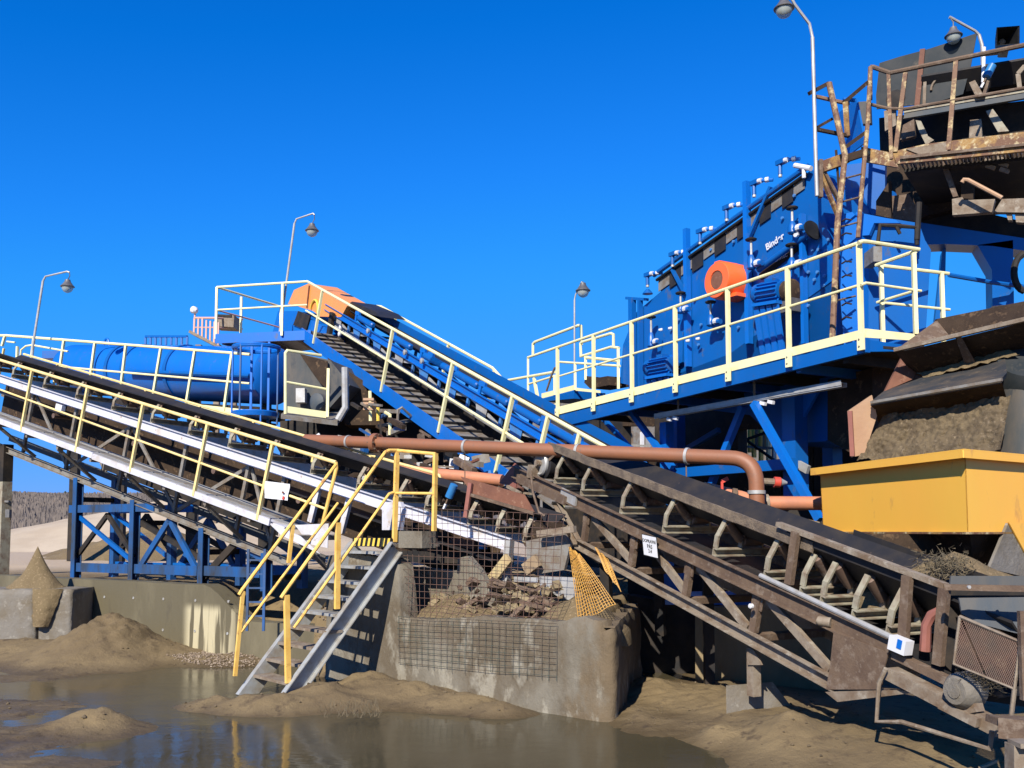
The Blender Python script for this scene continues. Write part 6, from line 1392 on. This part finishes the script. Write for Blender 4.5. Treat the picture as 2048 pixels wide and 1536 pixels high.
g = MB(); a, b = HL.at(1798, 322), HL.at(2075, 292); g.prism([a + HL.n * .36, b + HL.n * .36, b + HL.n * 2.6, a + HL.n * 2.6], V((0, 0, -.05))); part('floor_sheet', g, M_['dark_steel'], t)  # sheet made extra deep to throw shade on the chute below
for pts, r_, nm in [([(1741, 134), (1746, 134), (1780, 146), (2060, 88)], .035, 'handrail'), ([(1738, 208), (1776, 217), (1808, 218), (2060, 174)], .025, 'midrail')]:
    g = MB(); g.tube([HL.at(x, y) for x, y in pts], r_, 8); part(nm, g, M_['rust'], t)
for a, b, m, w_ in [((1777, 146), (1783, 318), 'worn_rail', .05), ((1811, 146), (1791, 304), 'worn_rail', .06), ((1912, 122), (1897, 300), 'worn_rail', .06), ((1741, 136), (1741, 200), 'worn_rail', .05)]:
    g = MB(); g.bar(HL.at(*a), HL.at(*b), w_, w_ * .7, HL.n); part('post', g, M_[m], t)
# conveyor head behind it
t = thing('belt_conveyor', 'old rusty conveyor head with dark hood plate and pale channel, top right', 'conveyor', HL.off(1).at(1920, 230))
HC = HL.off(1.15)
hpoly([(1759, 126), (1800, 113), (1860, 97), (1954, 66), (1942, 130), (1926, 188), (1870, 205), (1753, 218), (1752, 190)], 'hood_grey', 'hood_plate', HC, .02)
g = MB(); g.bar(HC.at(1846, 100) - HC.n * .03, HC.at(1834, 222) - HC.n * .03, .075, .03, HC.n); part('hood_strap', g, M_['rust_red'], t)
g = MB(); cc_ = HC.at(1888, 176) - HC.n * .02; g.tube([cc_ + HC.d * (-.18 * cos(a)) * (1 if HC.d.x < 0 else -1) + UPZ * (.18 * sin(a)) for a in [pi * (.1 + .9 * i / 10) for i in range(11)]], .02, 5); part('wear_arc', g, M_['rust_pale'], t)
g = MB(); g.bar(HC.at(1851, 158) - HC.n * .03, HC.at(1849, 212) - HC.n * .03, .045, .02, HC.n); part('hood_bar', g, M_['rust_pale'], t)
HD = HL.off(.95)
a, b = HD.at(1808, 229), HD.at(2060, 186); g = MB(); g.chan(a, b, -HL.n, .17, .05); part('side_channel', g, M_['blue_grey'], t)
g = MB(); g.bar(a + UPZ * .05 - HL.n * .012, b + UPZ * .05 - HL.n * .012, .012, .06); part('channel_band', g, M_['bracket'], t)
g = MB(); a2, b2 = HD.at(1925, 150), HD.at(2060, 128); HF = Fr(a2, b2, HL.n)
g.extrude([(.10, .12), (.34, -.12), (.8, -.12), (1.1, .14), (1.1, .17), (.8, -.1), (.34, -.1), (.10, .15)], HF, -.6, 1.6, True, 4); part('belt', g, M_['rubber'], t)
for x0, y0, x1, y1 in [(2040, 180, 2036, 148), (2036, 148, 2050, 132)]:
    g = MB(); g.bar(HD.at(x0, y0), HD.at(x1, y1), .06, .04, HL.n); part('idler_bracket', g, M_['rust_pale'], t)
for poly, m, nm in [([(1938, 165), (1950, 160), (1968, 192), (1952, 194)], 'rust_pale', 'strut'), ([(1963, 192), (1974, 160), (1979, 162), (1970, 192)], 'rust', 'strut'), ([(1972, 222), (1986, 218), (2018, 262), (1996, 264)], 'bracket', 'strut'), ([(1940, 240), (1962, 238), (1964, 275), (1938, 276)], 'rust_pale', 'bearing_block'), ([(1831, 240), (1842, 242), (1856, 272), (1868, 280), (1852, 290), (1838, 262)], 'bracket', 'lever'), ([(1806, 250), (1828, 238), (1830, 272), (1800, 280)], 'rust', 'bearing_block'), ([(1768, 222), (1790, 215), (1792, 250), (1770, 262)], 'rust_pale', 'bearing_block'), ([(1712, 204), (1740, 202), (1742, 246), (1722, 248)], 'grey_sheet', 'side_box')]:
    hpoly(poly, m, nm, HD.off(-.08), .10)
g = MB(); g.lathe(HD.at(1795, 205) - HL.n * .1, -HL.n, [(0, .06), (.03, .14), (.06, .14), (.08, .05)], 14); part('end_disc', g, M_['dark_steel'], t)
g = MB(); g.prism([HD.off(1.0).at(x, y) for x, y in [(1758, 236), (2060, 200), (2060, 290), (1760, 300)]], HL.n * .5); part('head_frame', g, M_['dark_steel'], t)  # coloured near-black to stand in for the shaded interior
# chutes and beams below; the shell's dark colour stands in for shade
t = thing('transfer_chute', 'rusty brown transfer chute hanging in shade below the rusty walkway', 'chute', HL.off(1).at(1850, 440))
for poly, m, nm, o in [([(1735, 330), (2060, 303), (2060, 388), (1960, 400), (1900, 420), (1820, 440), (1760, 400)], 'rust_dark', 'shell', 2.0), ([(1782, 392), (1818, 388), (1836, 420), (1832, 440), (1784, 436)], 'rust', 'wear_plate', .9), ([(1752, 402), (1780, 360), (1782, 436), (1752, 430)], 'rust_dark', 'side_plate', .6), ([(1904, 398), (1925, 394), (1928, 400), (1990, 398), (1984, 424), (1905, 430)], 'rust_pale', 'beam', .3), ([(1988, 424), (2004, 398), (2060, 396), (2060, 425)], 'rust_pale', 'beam', .25), ([(1880, 325), (1892, 322), (1916, 392), (1906, 394)], 'rust', 'strut', .4), ([(2012, 428), (2024, 428), (2024, 440), (2016, 440)], 'rust_pale', 'bracket', .3), ([(2030, 428), (2060, 430), (2060, 446), (2032, 444)], 'rust_pale', 'bracket', .3), ([(1922, 356), (1948, 360), (1946, 398), (1922, 396)], 'rust_dark', 'hanger', .5), ([(1690, 330), (1770, 320), (1770, 395), (1748, 430), (1715, 422), (1690, 430)], 'blue_mid', 'feed_plate', .9), ([(1830, 440), (1905, 425), (1990, 430), (2060, 446), (2060, 480), (1850, 470)], 'dark_steel', 'lower_housing', 2.2)]:
    hpoly(poly, m, nm, HL.off(o), .12 if nm not in ('shell', 'lower_housing') else .9)
g = MB(); g.tube([HL.at(1924, 365), HL.at(1928, 359), HL.at(1936, 360), HL.at(2004, 396)], .03, 8); part('lever_arm', g, M_['tan_steel'], t)
for x, y in ((1970, 320), (1972, 331), (1994, 316), (1998, 326), (2000, 338)):
    g = MB(); g.bar(HL.off(.45).at(x, y), HL.off(.45).at(x + 18, y + 6), .05, .05); part('slot_bar', g, M_['rust_pale'], t)

# ================================================================== RUSTY FEED HOPPER OVER THE YELLOW ONE
t = thing('feed_hopper', 'rusty tiered feed hopper caked with mud above the yellow hopper', 'hopper', P(1900, 890, 10.5))
def pp(pts, m, nm, th=(0, .05, 0), lab=None):
    g = MB(); g.prism([P(q[0], q[1], q[2] + .4) for q in pts], V(th)); return part(nm, g, M_[m], t, lab)
pp([(1873, 638, 11.6), (2070, 598, 10.6), (2070, 640, 10.3), (1900, 672, 11.4)], 'rust_dark', 'back_wall')
pp([(1792, 700, 11.2), (1875, 640, 11.6), (1902, 668, 11.45), (1862, 684, 11.2)], 'rust', 'back_wall')
g = MB(); g.bar(P(1790, 700, 11.4), P(2075, 633, 10.0), .06, .045); part('upper_lip', g, M_['rust_pale'], t)
pp([(1796, 705, 11.0), (2072, 639, 9.65), (2072, 715, 10.3), (1965, 738, 10.7), (1858, 757, 11.2), (1828, 745, 11.35)], 'rust_dark', 'upper_plate')
pp([(1914, 672, 10.35), (1922, 672, 10.3), (1953, 728, 10.5), (1952, 738, 10.6), (1938, 738, 10.65)], 'rust', 'rib')
pp([(1995, 646, 10.6), (2003, 642, 10.55), (2012, 648, 10.5), (2004, 652, 10.5)], 'rust', 'rib')
pp([(1742, 803, 10.6), (2003, 757, 9.35), (2014, 745, 9.6), (2010, 716, 10.2), (1940, 738, 10.6), (1852, 752, 11.1), (1768, 782, 11.2)], 'plate_dark', 'sloping_plate', (0, .02, -.05), 'sloping grey plate dusted with dry mud')
pp([(1770, 782, 11.15), (1805, 712, 11.3), (1832, 745, 11.3), (1826, 758, 11.2)], 'rust_red', 'end_plate')
g = MB(); g.bar(P(1742, 805, 10.95), P(2004, 759, 9.7), .03, .03); part('lower_lip', g, M_['grey_steel'], t)
pp([(1744, 808, 10.6), (2003, 762, 9.4), (2016, 806, 10.0), (1762, 852, 11.0), (1756, 836, 10.9)], 'rust_dark', 'lower_plate')
pp([(1860, 784, 10.2), (1868, 783, 10.15), (1890, 816, 10.5), (1882, 822, 10.55)], 'rust', 'rib')
pp([(1698, 821, 10.8), (1744, 790, 10.65), (1754, 832, 10.7), (1740, 875, 10.8), (1732, 908, 10.8), (1706, 914, 10.85)], 'tan_steel', 'end_cap', (0, .06, 0), 'tan end cap plate with a red edge')
g = MB(); g.bar(P(1700, 822, 11.18), P(1705, 912, 11.22), .05, .03); part('red_edge', g, M_['red_brown'], t)
# mud held inside
g = MB(); rows = []
for j in range(60):
    v = j / 59; row = []
    for i in range(110):
        u = i / 109
        A_, B_ = P(1712, 925, 11.25), P(2000, 900, 9.75); C_, D_ = P(1764, 838, 11.22), P(2018, 798, 9.98)
        p = (A_.lerp(B_, u)).lerp(C_.lerp(D_, u), v)
        k = .07 * mnoise.noise(p * 2.2) + .06 * mnoise.noise(p * 5) + .05 * abs(mnoise.noise(p * 11)) + .03 * mnoise.noise(p * 27)
        row.append(p + V((-.2, -1, .5)).normalized() * (k + .03))
    rows.append(row)
g.sheet(rows); solo('mud_heap', g, M_['mud_clod'] if 'mud_clod' in M_ else M_['sand'], 'lumpy brown mud filling the feed hopper above the yellow rim', 'mud', ang=60)
g = MB(); rows = []
for j in range(6):
    row = []
    for i in range(26):
        u = i / 25; p = P(1850, 752, 11.4).lerp(P(2040, 705, 10.4), u) + UPZ * (-.02 + .02 * j + .035 * mnoise.noise(V((u * 14, j * .6, 2)))) + V((0, .05 * j, 0))
        row.append(p)
    rows.append(row)
g.sheet(rows); solo('mud_crust', g, M_['sand'], 'thin crust of dry mud along the sloping grey plate of the feed hopper', 'mud', ang=60)
# grey round chute at the right edge
t = thing('round_chute', 'dark grey rounded steel chute at the right picture edge above the yellow hopper', 'chute', P(2030, 890, 9.4))
g = MB(); c0 = P(2078, 735, 10.5); g.lathe(c0, V((-.12, -.25, .35)), [(-.30, .46), (0, .46), (.12, .41), (.16, .2)], 32); part('drum_head', g, M_['hood_grey'], t)
g = MB(); g.lathe(P(2066, 900, 10.5), V((.03, .05, 1)), [(-.1, .40), (.45, .34), (.80, .30)], 28); part('cone', g, M_['grey_sheet'], t)
# ================================================================== YELLOW HOPPER
t = thing('yellow_hopper', 'bright yellow steel hopper with an overhanging rim at the right edge', 'hopper', P(1900, 1066, 10))
A = P(1930, 905, 9.0); Bq = P(1640, 940, 11.7); zt = P(1930, 900, 9.0).z; zb = P(1933, 1066, 9.0).z
Dq = P(2300, 940, 11.4)
Am, Bm, Dm = [V((p.x, p.y, 0)) for p in (A, Bq, Dq)]; Cm = Bm + (Dm - Am)
def ring_pts(z, s_): 
    ct = (Am + Bm + Cm + Dm) / 4; return [V((p.x, p.y, z)) + (V((p.x, p.y, 0)) - ct) * s_ for p in (Am, Bm, Cm, Dm)]
tp, bt = ring_pts(zt - .06, 0), ring_pts(zb, -.012)
for nm, i, j in (('left_face', 0, 1), ('rear_face', 1, 2), ('far_face', 2, 3), ('right_face', 3, 0)):
    inn = (sum((p for p in tp), V((0, 0, 0))) / 4 - (tp[i] + tp[j]) / 2).normalized(); inn.z = 0
    g = MB(); g.prism([tp[i], tp[j], bt[j], bt[i]], inn * .012); part(nm if False else 'side_plate', g, M_['hopper_yellow'], t)
rim_o, rim_i = ring_pts(zt, .06), ring_pts(zt, -.03)
for i, j in ((0, 1), (1, 2), (2, 3), (3, 0)):
    g = MB(); g.prism([rim_o[i], rim_o[j], rim_i[j], rim_i[i]], V((0, 0, -.012))); g.prism([rim_o[i] - UPZ * .0125, rim_o[j] - UPZ * .0125, rim_o[j] - UPZ * .085, rim_o[i] - UPZ * .085], ((rim_i[i] - rim_o[i]).normalized() * .01)); part('rim', g, M_['hopper_yellow'], t)
bo = ring_pts(zb - .001, -.0); bi = ring_pts(zb, -.05)
g = MB(); g.bar(bo[0], bo[1], .04, .02); g.bar(bo[0], bo[3], .04, .02); part('bottom_edge', g, M_['rust_yellow'], t)
g = MB(); ln2 = ring_pts(zb - .01, -.10); lo2 = ring_pts(zb - .75, -.42); g.prism(ln2, V((0, 0, -.02)))
for i, j in ((0, 1), (1, 2), (2, 3), (3, 0)): g.add([ln2[i], ln2[j], lo2[j], lo2[i]], [(0, 1, 2, 3)])
part('outlet_cone', g, M_['rust_dark'], t)
fd = (Dm - Am).normalized(); fn = V((fd.y, -fd.x, 0)); fn = fn if fn.y < 0 else -fn
FP = VP(A.x + fn.x * .02, A.y + fn.y * .02, fd.x, fd.y)
g = MB(); g.prism([FP.at(x, y) for x, y in [(2017, 1047), (1979, 1136), (2000, 1150), (2075, 1152), (2075, 1140)]], FP.n * -.02)
gp = [FP.at(2017, 1046), FP.at(1979, 1137), FP.at(2075, 1160), FP.at(2062, 1128)]
g = MB(); g.prism([gp[0], gp[1], gp[2], gp[3]], FP.n * .03); part('gusset', g, M_['block'], t, 'grey triangular stay below the yellow plate')
g = MB(); g.prism([FP.off(-.02).at(x, y) for x, y in [(2018, 1045), (2075, 1045), (2075, 1150), (2064, 1130)]], FP.n * .015); part('leg_plate', g, M_['hopper_yellow'], t)

# ================================================================== CONVEYOR TAIL AREA, RIGHT EDGE
t = thing('loading_box', 'steel loading box with blue grey plate behind the tail of the rusty conveyor', 'box', P(1985, 1290, 7.4))
g = MB(); a, b = P(1890, 1174, 7.25), P(2080, 1178, 6.9); g.bar(a, b, .05, .045); g.bar(a - UPZ * .024 + V((0, -.03, 0)), b - UPZ * .024 + V((0, -.03, 0)), .012, .06) if False else None; part('top_angle', g, M_['rust'], t)
for x in (1937, 2003): g = MB(); c = P(x, 1174, 7.08); g.lathe(c, V((0, -1, 0)), [(0, .014), (.016, .014)], 6); part('bolt', g, M_['galv'], t)
g = MB(); g.prism([P(x, y, Y) for x, y, Y in [(1918, 1196, 7.5), (2080, 1194, 7.2), (2080, 1272, 7.2), (2030, 1266, 7.25), (1960, 1248, 7.4), (1924, 1228, 7.5)]], V((0, .02, 0))); part('rubber_curtain', g, M_['blue_grey'], t)
g = MB(); g.prism([P(x, y, 7.5) for x, y in [(1902, 1152), (2080, 1152), (2080, 1172), (1900, 1172)]], V((0, .02, 0))); part('upper_sheet', g, M_['blue_grey'], t)
g = MB(); g.prism([P(x, y, 7.75) for x, y in [(1890, 1175), (2090, 1180), (2090, 1420), (1960, 1400), (1890, 1330)]], V((0, .05, 0))); part('rear_sheet', g, M_['dark_steel'], t)
g = MB(); g.bar(P(2044, 1222, 6.7), P(2050, 1400, 6.7), .045, .05); part('edge_post', g, M_['rust'], t)
g = MB(); g.bar(P(2000, 1452, 6.75), P(2085, 1462, 6.6), .16, .14); g.bar(P(1985, 1440, 6.8), P(2050, 1448, 6.8), .2, .05); part('base_beam', g, M_['rust'], t)
g = MB(); g.bar(P(2034, 1488, 6.3), P(2034, 1560, 6.3), .12, .1); g.bar(P(2028, 1487, 6.25), P(2085, 1487, 6.25), .16, .03); part('foot_box', g, M_['rust_pale'], t)
heap('sand_pile', 4.15, 8.95, 1.40, .95, .55, .40, 'sand', 'brown sand heaped on the loading end below the yellow hopper', 'sand pile', 1.0, 21.0)
g = MB(); g.prism([P(x, y, 9.9) for x, y in [(1680, 1068), (2080, 1068), (2080, 1190), (1900, 1190), (1700, 1120)]], V((0, .3, 0))); solo('earth_bank', g, M_['rust_dark'], 'earth and steel bank beneath the yellow hopper, coloured dark as its shade', 'bank')  # shade under the hopper is put into the bank's dark colour
# dry weeds
t = thing('dry_weeds', 'clump of dry brown weeds on the sand under the yellow hopper', 'weeds', P(1890, 1160, 8.0))
g = MB(); rnd = random.Random(8)
for i in range(900):
    c = P(1890, 1140, 8.5) + V((rnd.gauss(0, .10), rnd.gauss(0, .10), rnd.gauss(.02, .07)))
    d = V((rnd.gauss(0, 1), rnd.gauss(0, 1), rnd.gauss(.2, 1))).normalized() * rnd.uniform(.02, .075); w_ = d.cross(V((rnd.gauss(0, 1), 1, 0))).normalized() * rnd.uniform(.002, .006)
    g.add([c - w_, c + w_, c + d + w_ * .4, c + d - w_ * .4], [(0, 1, 2, 3)])
part('stalks', g, M_['weed'], t, kind='stuff')
t = thing('dry_weeds', 'thin dark twigs on the bank at the foot of the grey stair', 'weeds', PZ(700, 1412, .12))
g = MB()
for i in range(120):
    c = PZ(rnd.uniform(640, 760), rnd.uniform(1408, 1436), .12); d = V((rnd.gauss(0, .6), rnd.gauss(0, .4), 1)).normalized() * rnd.uniform(.03, .11); w_ = V((.003, 0, 0))
    g.add([c - w_, c + w_, c + d + w_ * .4, c + d - w_ * .4], [(0, 1, 2, 3)])
part('stalks', g, M_['weed'], t, kind='stuff')
# dry weeds hanging behind the mesh guard
t = thing('dry_weeds', 'yellowish dry grass caught behind the wire guard at the right edge', 'weeds', P(1975, 1380, 7.0))
g = MB()
for i in range(300):
    c = P(rnd.gauss(1975, 22), rnd.gauss(1352, 18), 7.25); d = V((rnd.gauss(0, 1), rnd.gauss(0, .5), rnd.gauss(.3, .8))).normalized() * rnd.uniform(.03, .09); w_ = d.cross(V((0, 1, .2))).normalized() * rnd.uniform(.002, .006)
    g.add([c - w_, c + w_, c + d + w_ * .4, c + d - w_ * .4], [(0, 1, 2, 3)])
part('stalks', g, M_['weed'], t, kind='stuff')
# pit behind the rusty conveyor: low tan wall, wall coloured dark for shade, blue beam
t = thing('pit_wall', 'tan concrete pit wall seen through the frame of the rusty conveyor', 'wall', P(1520, 1300, 12.2))
g = MB(); g.prism([P(1390, 1216, 12.6), P(1700, 1206, 11.6), V((P(1700, 1330, 11.6).x, 11.6, -.2)), V((P(1390, 1330, 12.6).x, 12.6, -.2))], V((.1, .3, 0))); part('face', g, M_['concrete_tan'] if 'concrete_tan' in M_ else M_['sand'], t)
g = MB(); g.prism([P(1255, 1190, 13.6), P(1400, 1214, 13.4), V((P(1400, 1300, 13.4).x, 13.4, -.2)), V((P(1255, 1300, 13.6).x, 13.6, -.2))], V((.1, .3, 0))); part('face', g, M_['dark_steel'], t, 'section coloured dark for the pit shade')
g = MB(); g.bar(P(1322, 1196, 12.9), P(1505, 1196, 12.7), .12, .17); bb_ = solo('steel_beam', g, M_['blue'], 'short bright blue beam low behind the rusty conveyor lattice', 'beam')
g = MB(); g.prism([P(x, y, 13.2) for x, y in [(1320, 1150), (1372, 1146), (1372, 1184), (1320, 1184)]], V((0, .2, 0))); solo('blue_box', g, M_['blue'], 'small blue steel box above the blue beam behind the lattice', 'box')
g = MB(); g.prism([P(x, y, 13.2) for x, y in [(1322, 1120), (1348, 1118), (1348, 1132), (1322, 1132)]], V((0, .2, 0))); solo('blue_box', g, M_['blue'], 'tiny blue steel box just right of the number board', 'box')
t = thing('dark_backdrop', 'dark backdrop panel standing in for shade behind the rusty conveyor belt', 'frame', P(1500, 1150, 13.9))
g = MB(); g.prism([P(1255, 1010, 14.4), P(1800, 1010, 13.2), V((P(1800, 1190, 13.2).x, 13.2, .5)), V((P(1255, 1190, 14.4).x, 14.4, .5))], V((.1, .2, 0))); part('panel', g, M_['dark_steel'], t)  # flat dark panel put where the gap lies in shade
for x, y, w_, m in ((1440, 1096, .25, 'pipe_orange'), (1470, 1092, .3, 'pipe_orange'), (1410, 1076, .15, 'rust_pale'), (1362, 1046, .12, 'rust_pale'), (1600, 1040, .25, 'rust_pale'), (1580, 1130, .2, 'tan_steel'), (1330, 1110, .2, 'rust_pale')):
    c = P(x, y, 12.9); g = MB(); g.bar(c, c + V((w_, 0, -.06)), .06, .07); part('fitting', g, M_[m], t)
# rubble and scrap in the pit behind the mesh
def chunks(name, n, m, seed, size, flat):
    rnd = random.Random(seed); g = MB()
    for i in range(n):
        x = rnd.uniform(815, 1125); y = rnd.uniform(1165, 1222); dpt = .55 + (1225 - y) / 150 * .9
        c = LC.off(dpt + rnd.uniform(-.05, .15)).at(x, y); a_ = rnd.uniform(*size); b_ = a_ * rnd.uniform(*flat); ang = rnd.uniform(0, pi)
        d = V((cos(ang), sin(ang) * .5, rnd.uniform(-.5, .7))).normalized(); e = V((rnd.gauss(0, 1), rnd.gauss(0, 1), rnd.gauss(0, 1))); e = (e - d * e.dot(d)).normalized(); f = d.cross(e)
        q = [c + d * (sx * a_ * rnd.uniform(.7, 1.1)) + e * (sy * b_ * rnd.uniform(.6, 1.1)) + f * (sz * b_ * rnd.uniform(.5, 1)) for sz in (-1, 1) for sx, sy in ((-1, -1), (1, -1), (1, 1), (-1, 1))]
        g.hexa(q[:4], q[4:])
    return struct(name, g, M_[m], 'stuff', ang=20)
chunks('rubble', 80, 'concrete_tan', 31, (.02, .09), (.4, .9))
chunks('scrap_metal', 40, 'rust', 32, (.06, .28), (.06, .22))
chunks('dark_debris', 40, 'rust_dark', 33, (.03, .12), (.15, .6))
# white switch on the lattice post and small red pipe
g = MB(); c = F1.on(1506, 1212, -.08); g.lathe(c, -F1.n, [(0, .015), (.01, .026), (.04, .026), (.05, .015)], 10); solo('pull_switch', g, M_['white'], 'small white switch on the lattice post of the rusty conveyor', 'switch')
for i, (x0, y0, x1, y1, lab) in enumerate([(1604, 1444, 1634, 1463, 'thin reddish rod lying in the shadow between the sand heaps'), (1960, 1536, 1992, 1522, 'pale wood chip lying on the ground in the lower right corner')]):
    g = MB(); g.bar(PZ(x0, y0, .12), PZ(x1, y1, .14), .025, .02); solo('rod' if i == 0 else 'wood_chip', g, M_['rust_red' if i == 0 else 'wood'], lab, 'rod' if i == 0 else 'wood chip')
# stones and clods scattered on the mud
rnd = random.Random(21)
g = MB()
for i in range(900):
    x = rnd.uniform(-6, 4.5); y = rnd.uniform(7.2, 15.5); z = ground_z(x, y)
    if z < .02 or pad_mask(x, y) > 0: continue
    r = rnd.uniform(.006, .022) * (1.6 if rnd.random() < .06 else 1); c = V((x, y, z + r * .2)); a = rnd.uniform(0, 3)
    o = [c + V((r * cos(a + j * 2 * pi / 5) * rnd.uniform(.7, 1.2), r * sin(a + j * 2 * pi / 5), rnd.uniform(-.2, .2) * r)) for j in range(5)]
    g.add(o + [c + V((0, 0, r * .75)), c - V((0, 0, r))], [(j, (j + 1) % 5, 5) for j in range(5)] + [((j + 1) % 5, j, 6) for j in range(5)])
struct('clods', g, M_['mud_clod'] if 'mud_clod' in M_ else M_['sand'], 'stuff')

# ================================================================== LAMPS AND LOUDSPEAKER
def lamp(label, pole, arm, head, r, mast='galv', pr_=.03):
    """pole, arm: lists of (px,py,Y); head: centre of the skirt of the shade"""
    base = P(*pole[0]); t = thing('yard_lamp', label, 'lamp', base, 'yard lamps on bent poles')
    g = MB(); g.tube([P(*q) for q in pole], pr_, 10); part('pole', g, M_[mast], t)
    g = MB(); g.tube([P(*q) for q in arm], pr_ * .8, 8); part('arm', g, M_[mast], t)
    h = P(*head)
    g = MB(); g.lathe(h, UPZ, [(-.01 * r / .13, r * 1.02), (.0, r * 1.05), (r * .25, r * .80), (r * .75, r * .45), (r * 1.05, r * .38), (r * 1.1, r * .12)], 20); sh = part('shade', g, M_['lamp_grey'], t)
    g = MB(); g.lathe(h - UPZ * .004, -UPZ, [(0, r * .86), (r * .4, r * .80), (r * .75, r * .58), (r * .95, r * .2)], 18); part('globe', g, M_['lamp_glass'], t)
    g = MB(); g.lathe(h - UPZ * .01, -UPZ, [(0, r * .2), (r * .3, r * .22), (r * .55, r * .1)], 10); part('bulb', g, M_['white'], t)
    e = P(*arm[-1]); g = MB(); g.tube([e, e.lerp(h + UPZ * r * 1.1, .5) + V((.03, 0, .0)), h + UPZ * r * 1.05], pr_ * .35, 6); part('hook', g, M_['lamp_grey'], t)
lamp('bent pole lamp at the far left beside the blue drum', [(62, 735, 24), (66, 690, 24), (86, 562, 24)], [(86, 562, 24), (91, 553, 24), (134, 543, 23.8), (139, 545, 23.8)], (135, 573, 23.8), .165)
lamp('bent pole lamp rising from the head platform of the blue conveyor', [(557, 682, 25.6), (589, 447, 25.6)], [(589, 447, 25.6), (593, 438, 25.6), (626, 427, 25.4), (629, 430, 25.4)], (624, 461, 25.4), .18)
lamp('pole lamp between the blue conveyor and the blue platform, against the sky', [(1149, 760, 21), (1149, 600, 21)], [(1149, 600, 21), (1151, 590, 21), (1164, 563, 20.9)], (1166, 581, 20.9), .16, 'galv', .02)
lamp('large bent pole lamp at the top right, cut by the picture edge', [(1634, 392, 12.6), (1632, 335, 12.6), (1625, 75, 12.6)], [(1625, 75, 12.6), (1619, 48, 12.6), (1590, 10, 12.5), (1572, -22, 12.5), (1568, -20, 12.5)], (1568, 17, 12.5), .135, 'galv', .026)
lamp('pole lamp partly hidden behind the dark conveyor hood, top right', [(1966, 160, 14.0), (1964, 90, 14.0), (1958, 70, 14.0)], [(1958, 70, 14.0), (1950, 62, 14.0), (1899, 34, 13.9)], (1907, 72, 13.9), .125, 'galv', .026)
g = MB(); c = P(1636, 360, 12.68); g.bar(P(1641, 320, 12.7), P(1641, 395, 12.7), .07, .05); solo('pole_bracket', g, M_['rust'], 'rusty clamp bar holding the large lamp pole to the screen', 'bracket')
t = thing('loudspeaker', 'square black horn loudspeaker above the rusty railing at the top right', 'loudspeaker', P(2010, 100, 13.2))
c = P(2008, 80, 13.2); fwd = V((-.15, -1, -.12)).normalized(); rt = fwd.cross(UPZ).normalized(); up2 = rt.cross(fwd)
def sq(o, h): return [c + fwd * o + rt * (a * h) + up2 * (b * h * .82) for a, b in ((-1, -1), (1, -1), (1, 1), (-1, 1))]
g = MB(); F0, F1_, F2_ = sq(.16, .155), sq(.14, .135), sq(-.12, .05); Bk = sq(-.14, .075)
g.add(F0 + F1_, [(0, 1, 5, 4), (1, 2, 6, 5), (2, 3, 7, 6), (3, 0, 4, 7)]); g.add(F1_ + F2_, [(0, 1, 5, 4), (1, 2, 6, 5), (2, 3, 7, 6), (3, 0, 4, 7), (4, 5, 6, 7)]); g.add(F0 + Bk, [(0, 4, 5, 1), (1, 5, 6, 2), (2, 6, 7, 3), (3, 7, 4, 0), (4, 7, 6, 5)]); part('horn', g, M_['black'], t)
g = MB(); g.lathe(c - fwd * .10, fwd, [(0, .05), (.03, .045), (.05, .02)], 12); part('driver', g, M_['rust_pale'], t)
g = MB(); g.bar(c - up2 * .14, c - up2 * .22 + V((0, .05, 0)), .12, .05); g.bar(P(1965, 109, 13.3), P(2012, 104, 13.3), .05, .04); part('bracket', g, M_['bracket'], t)
g = MB(); g.tube([P(1968, 95, 13.5), P(1966, 165, 13.5)], .026, 8); part('mast', g, M_['white'], t)
blue_can(P(1985, 130, 13.0), P(1972, 155, 13.0), .06, 'shiny blue grey cylinder switch above the old conveyor at the top right')
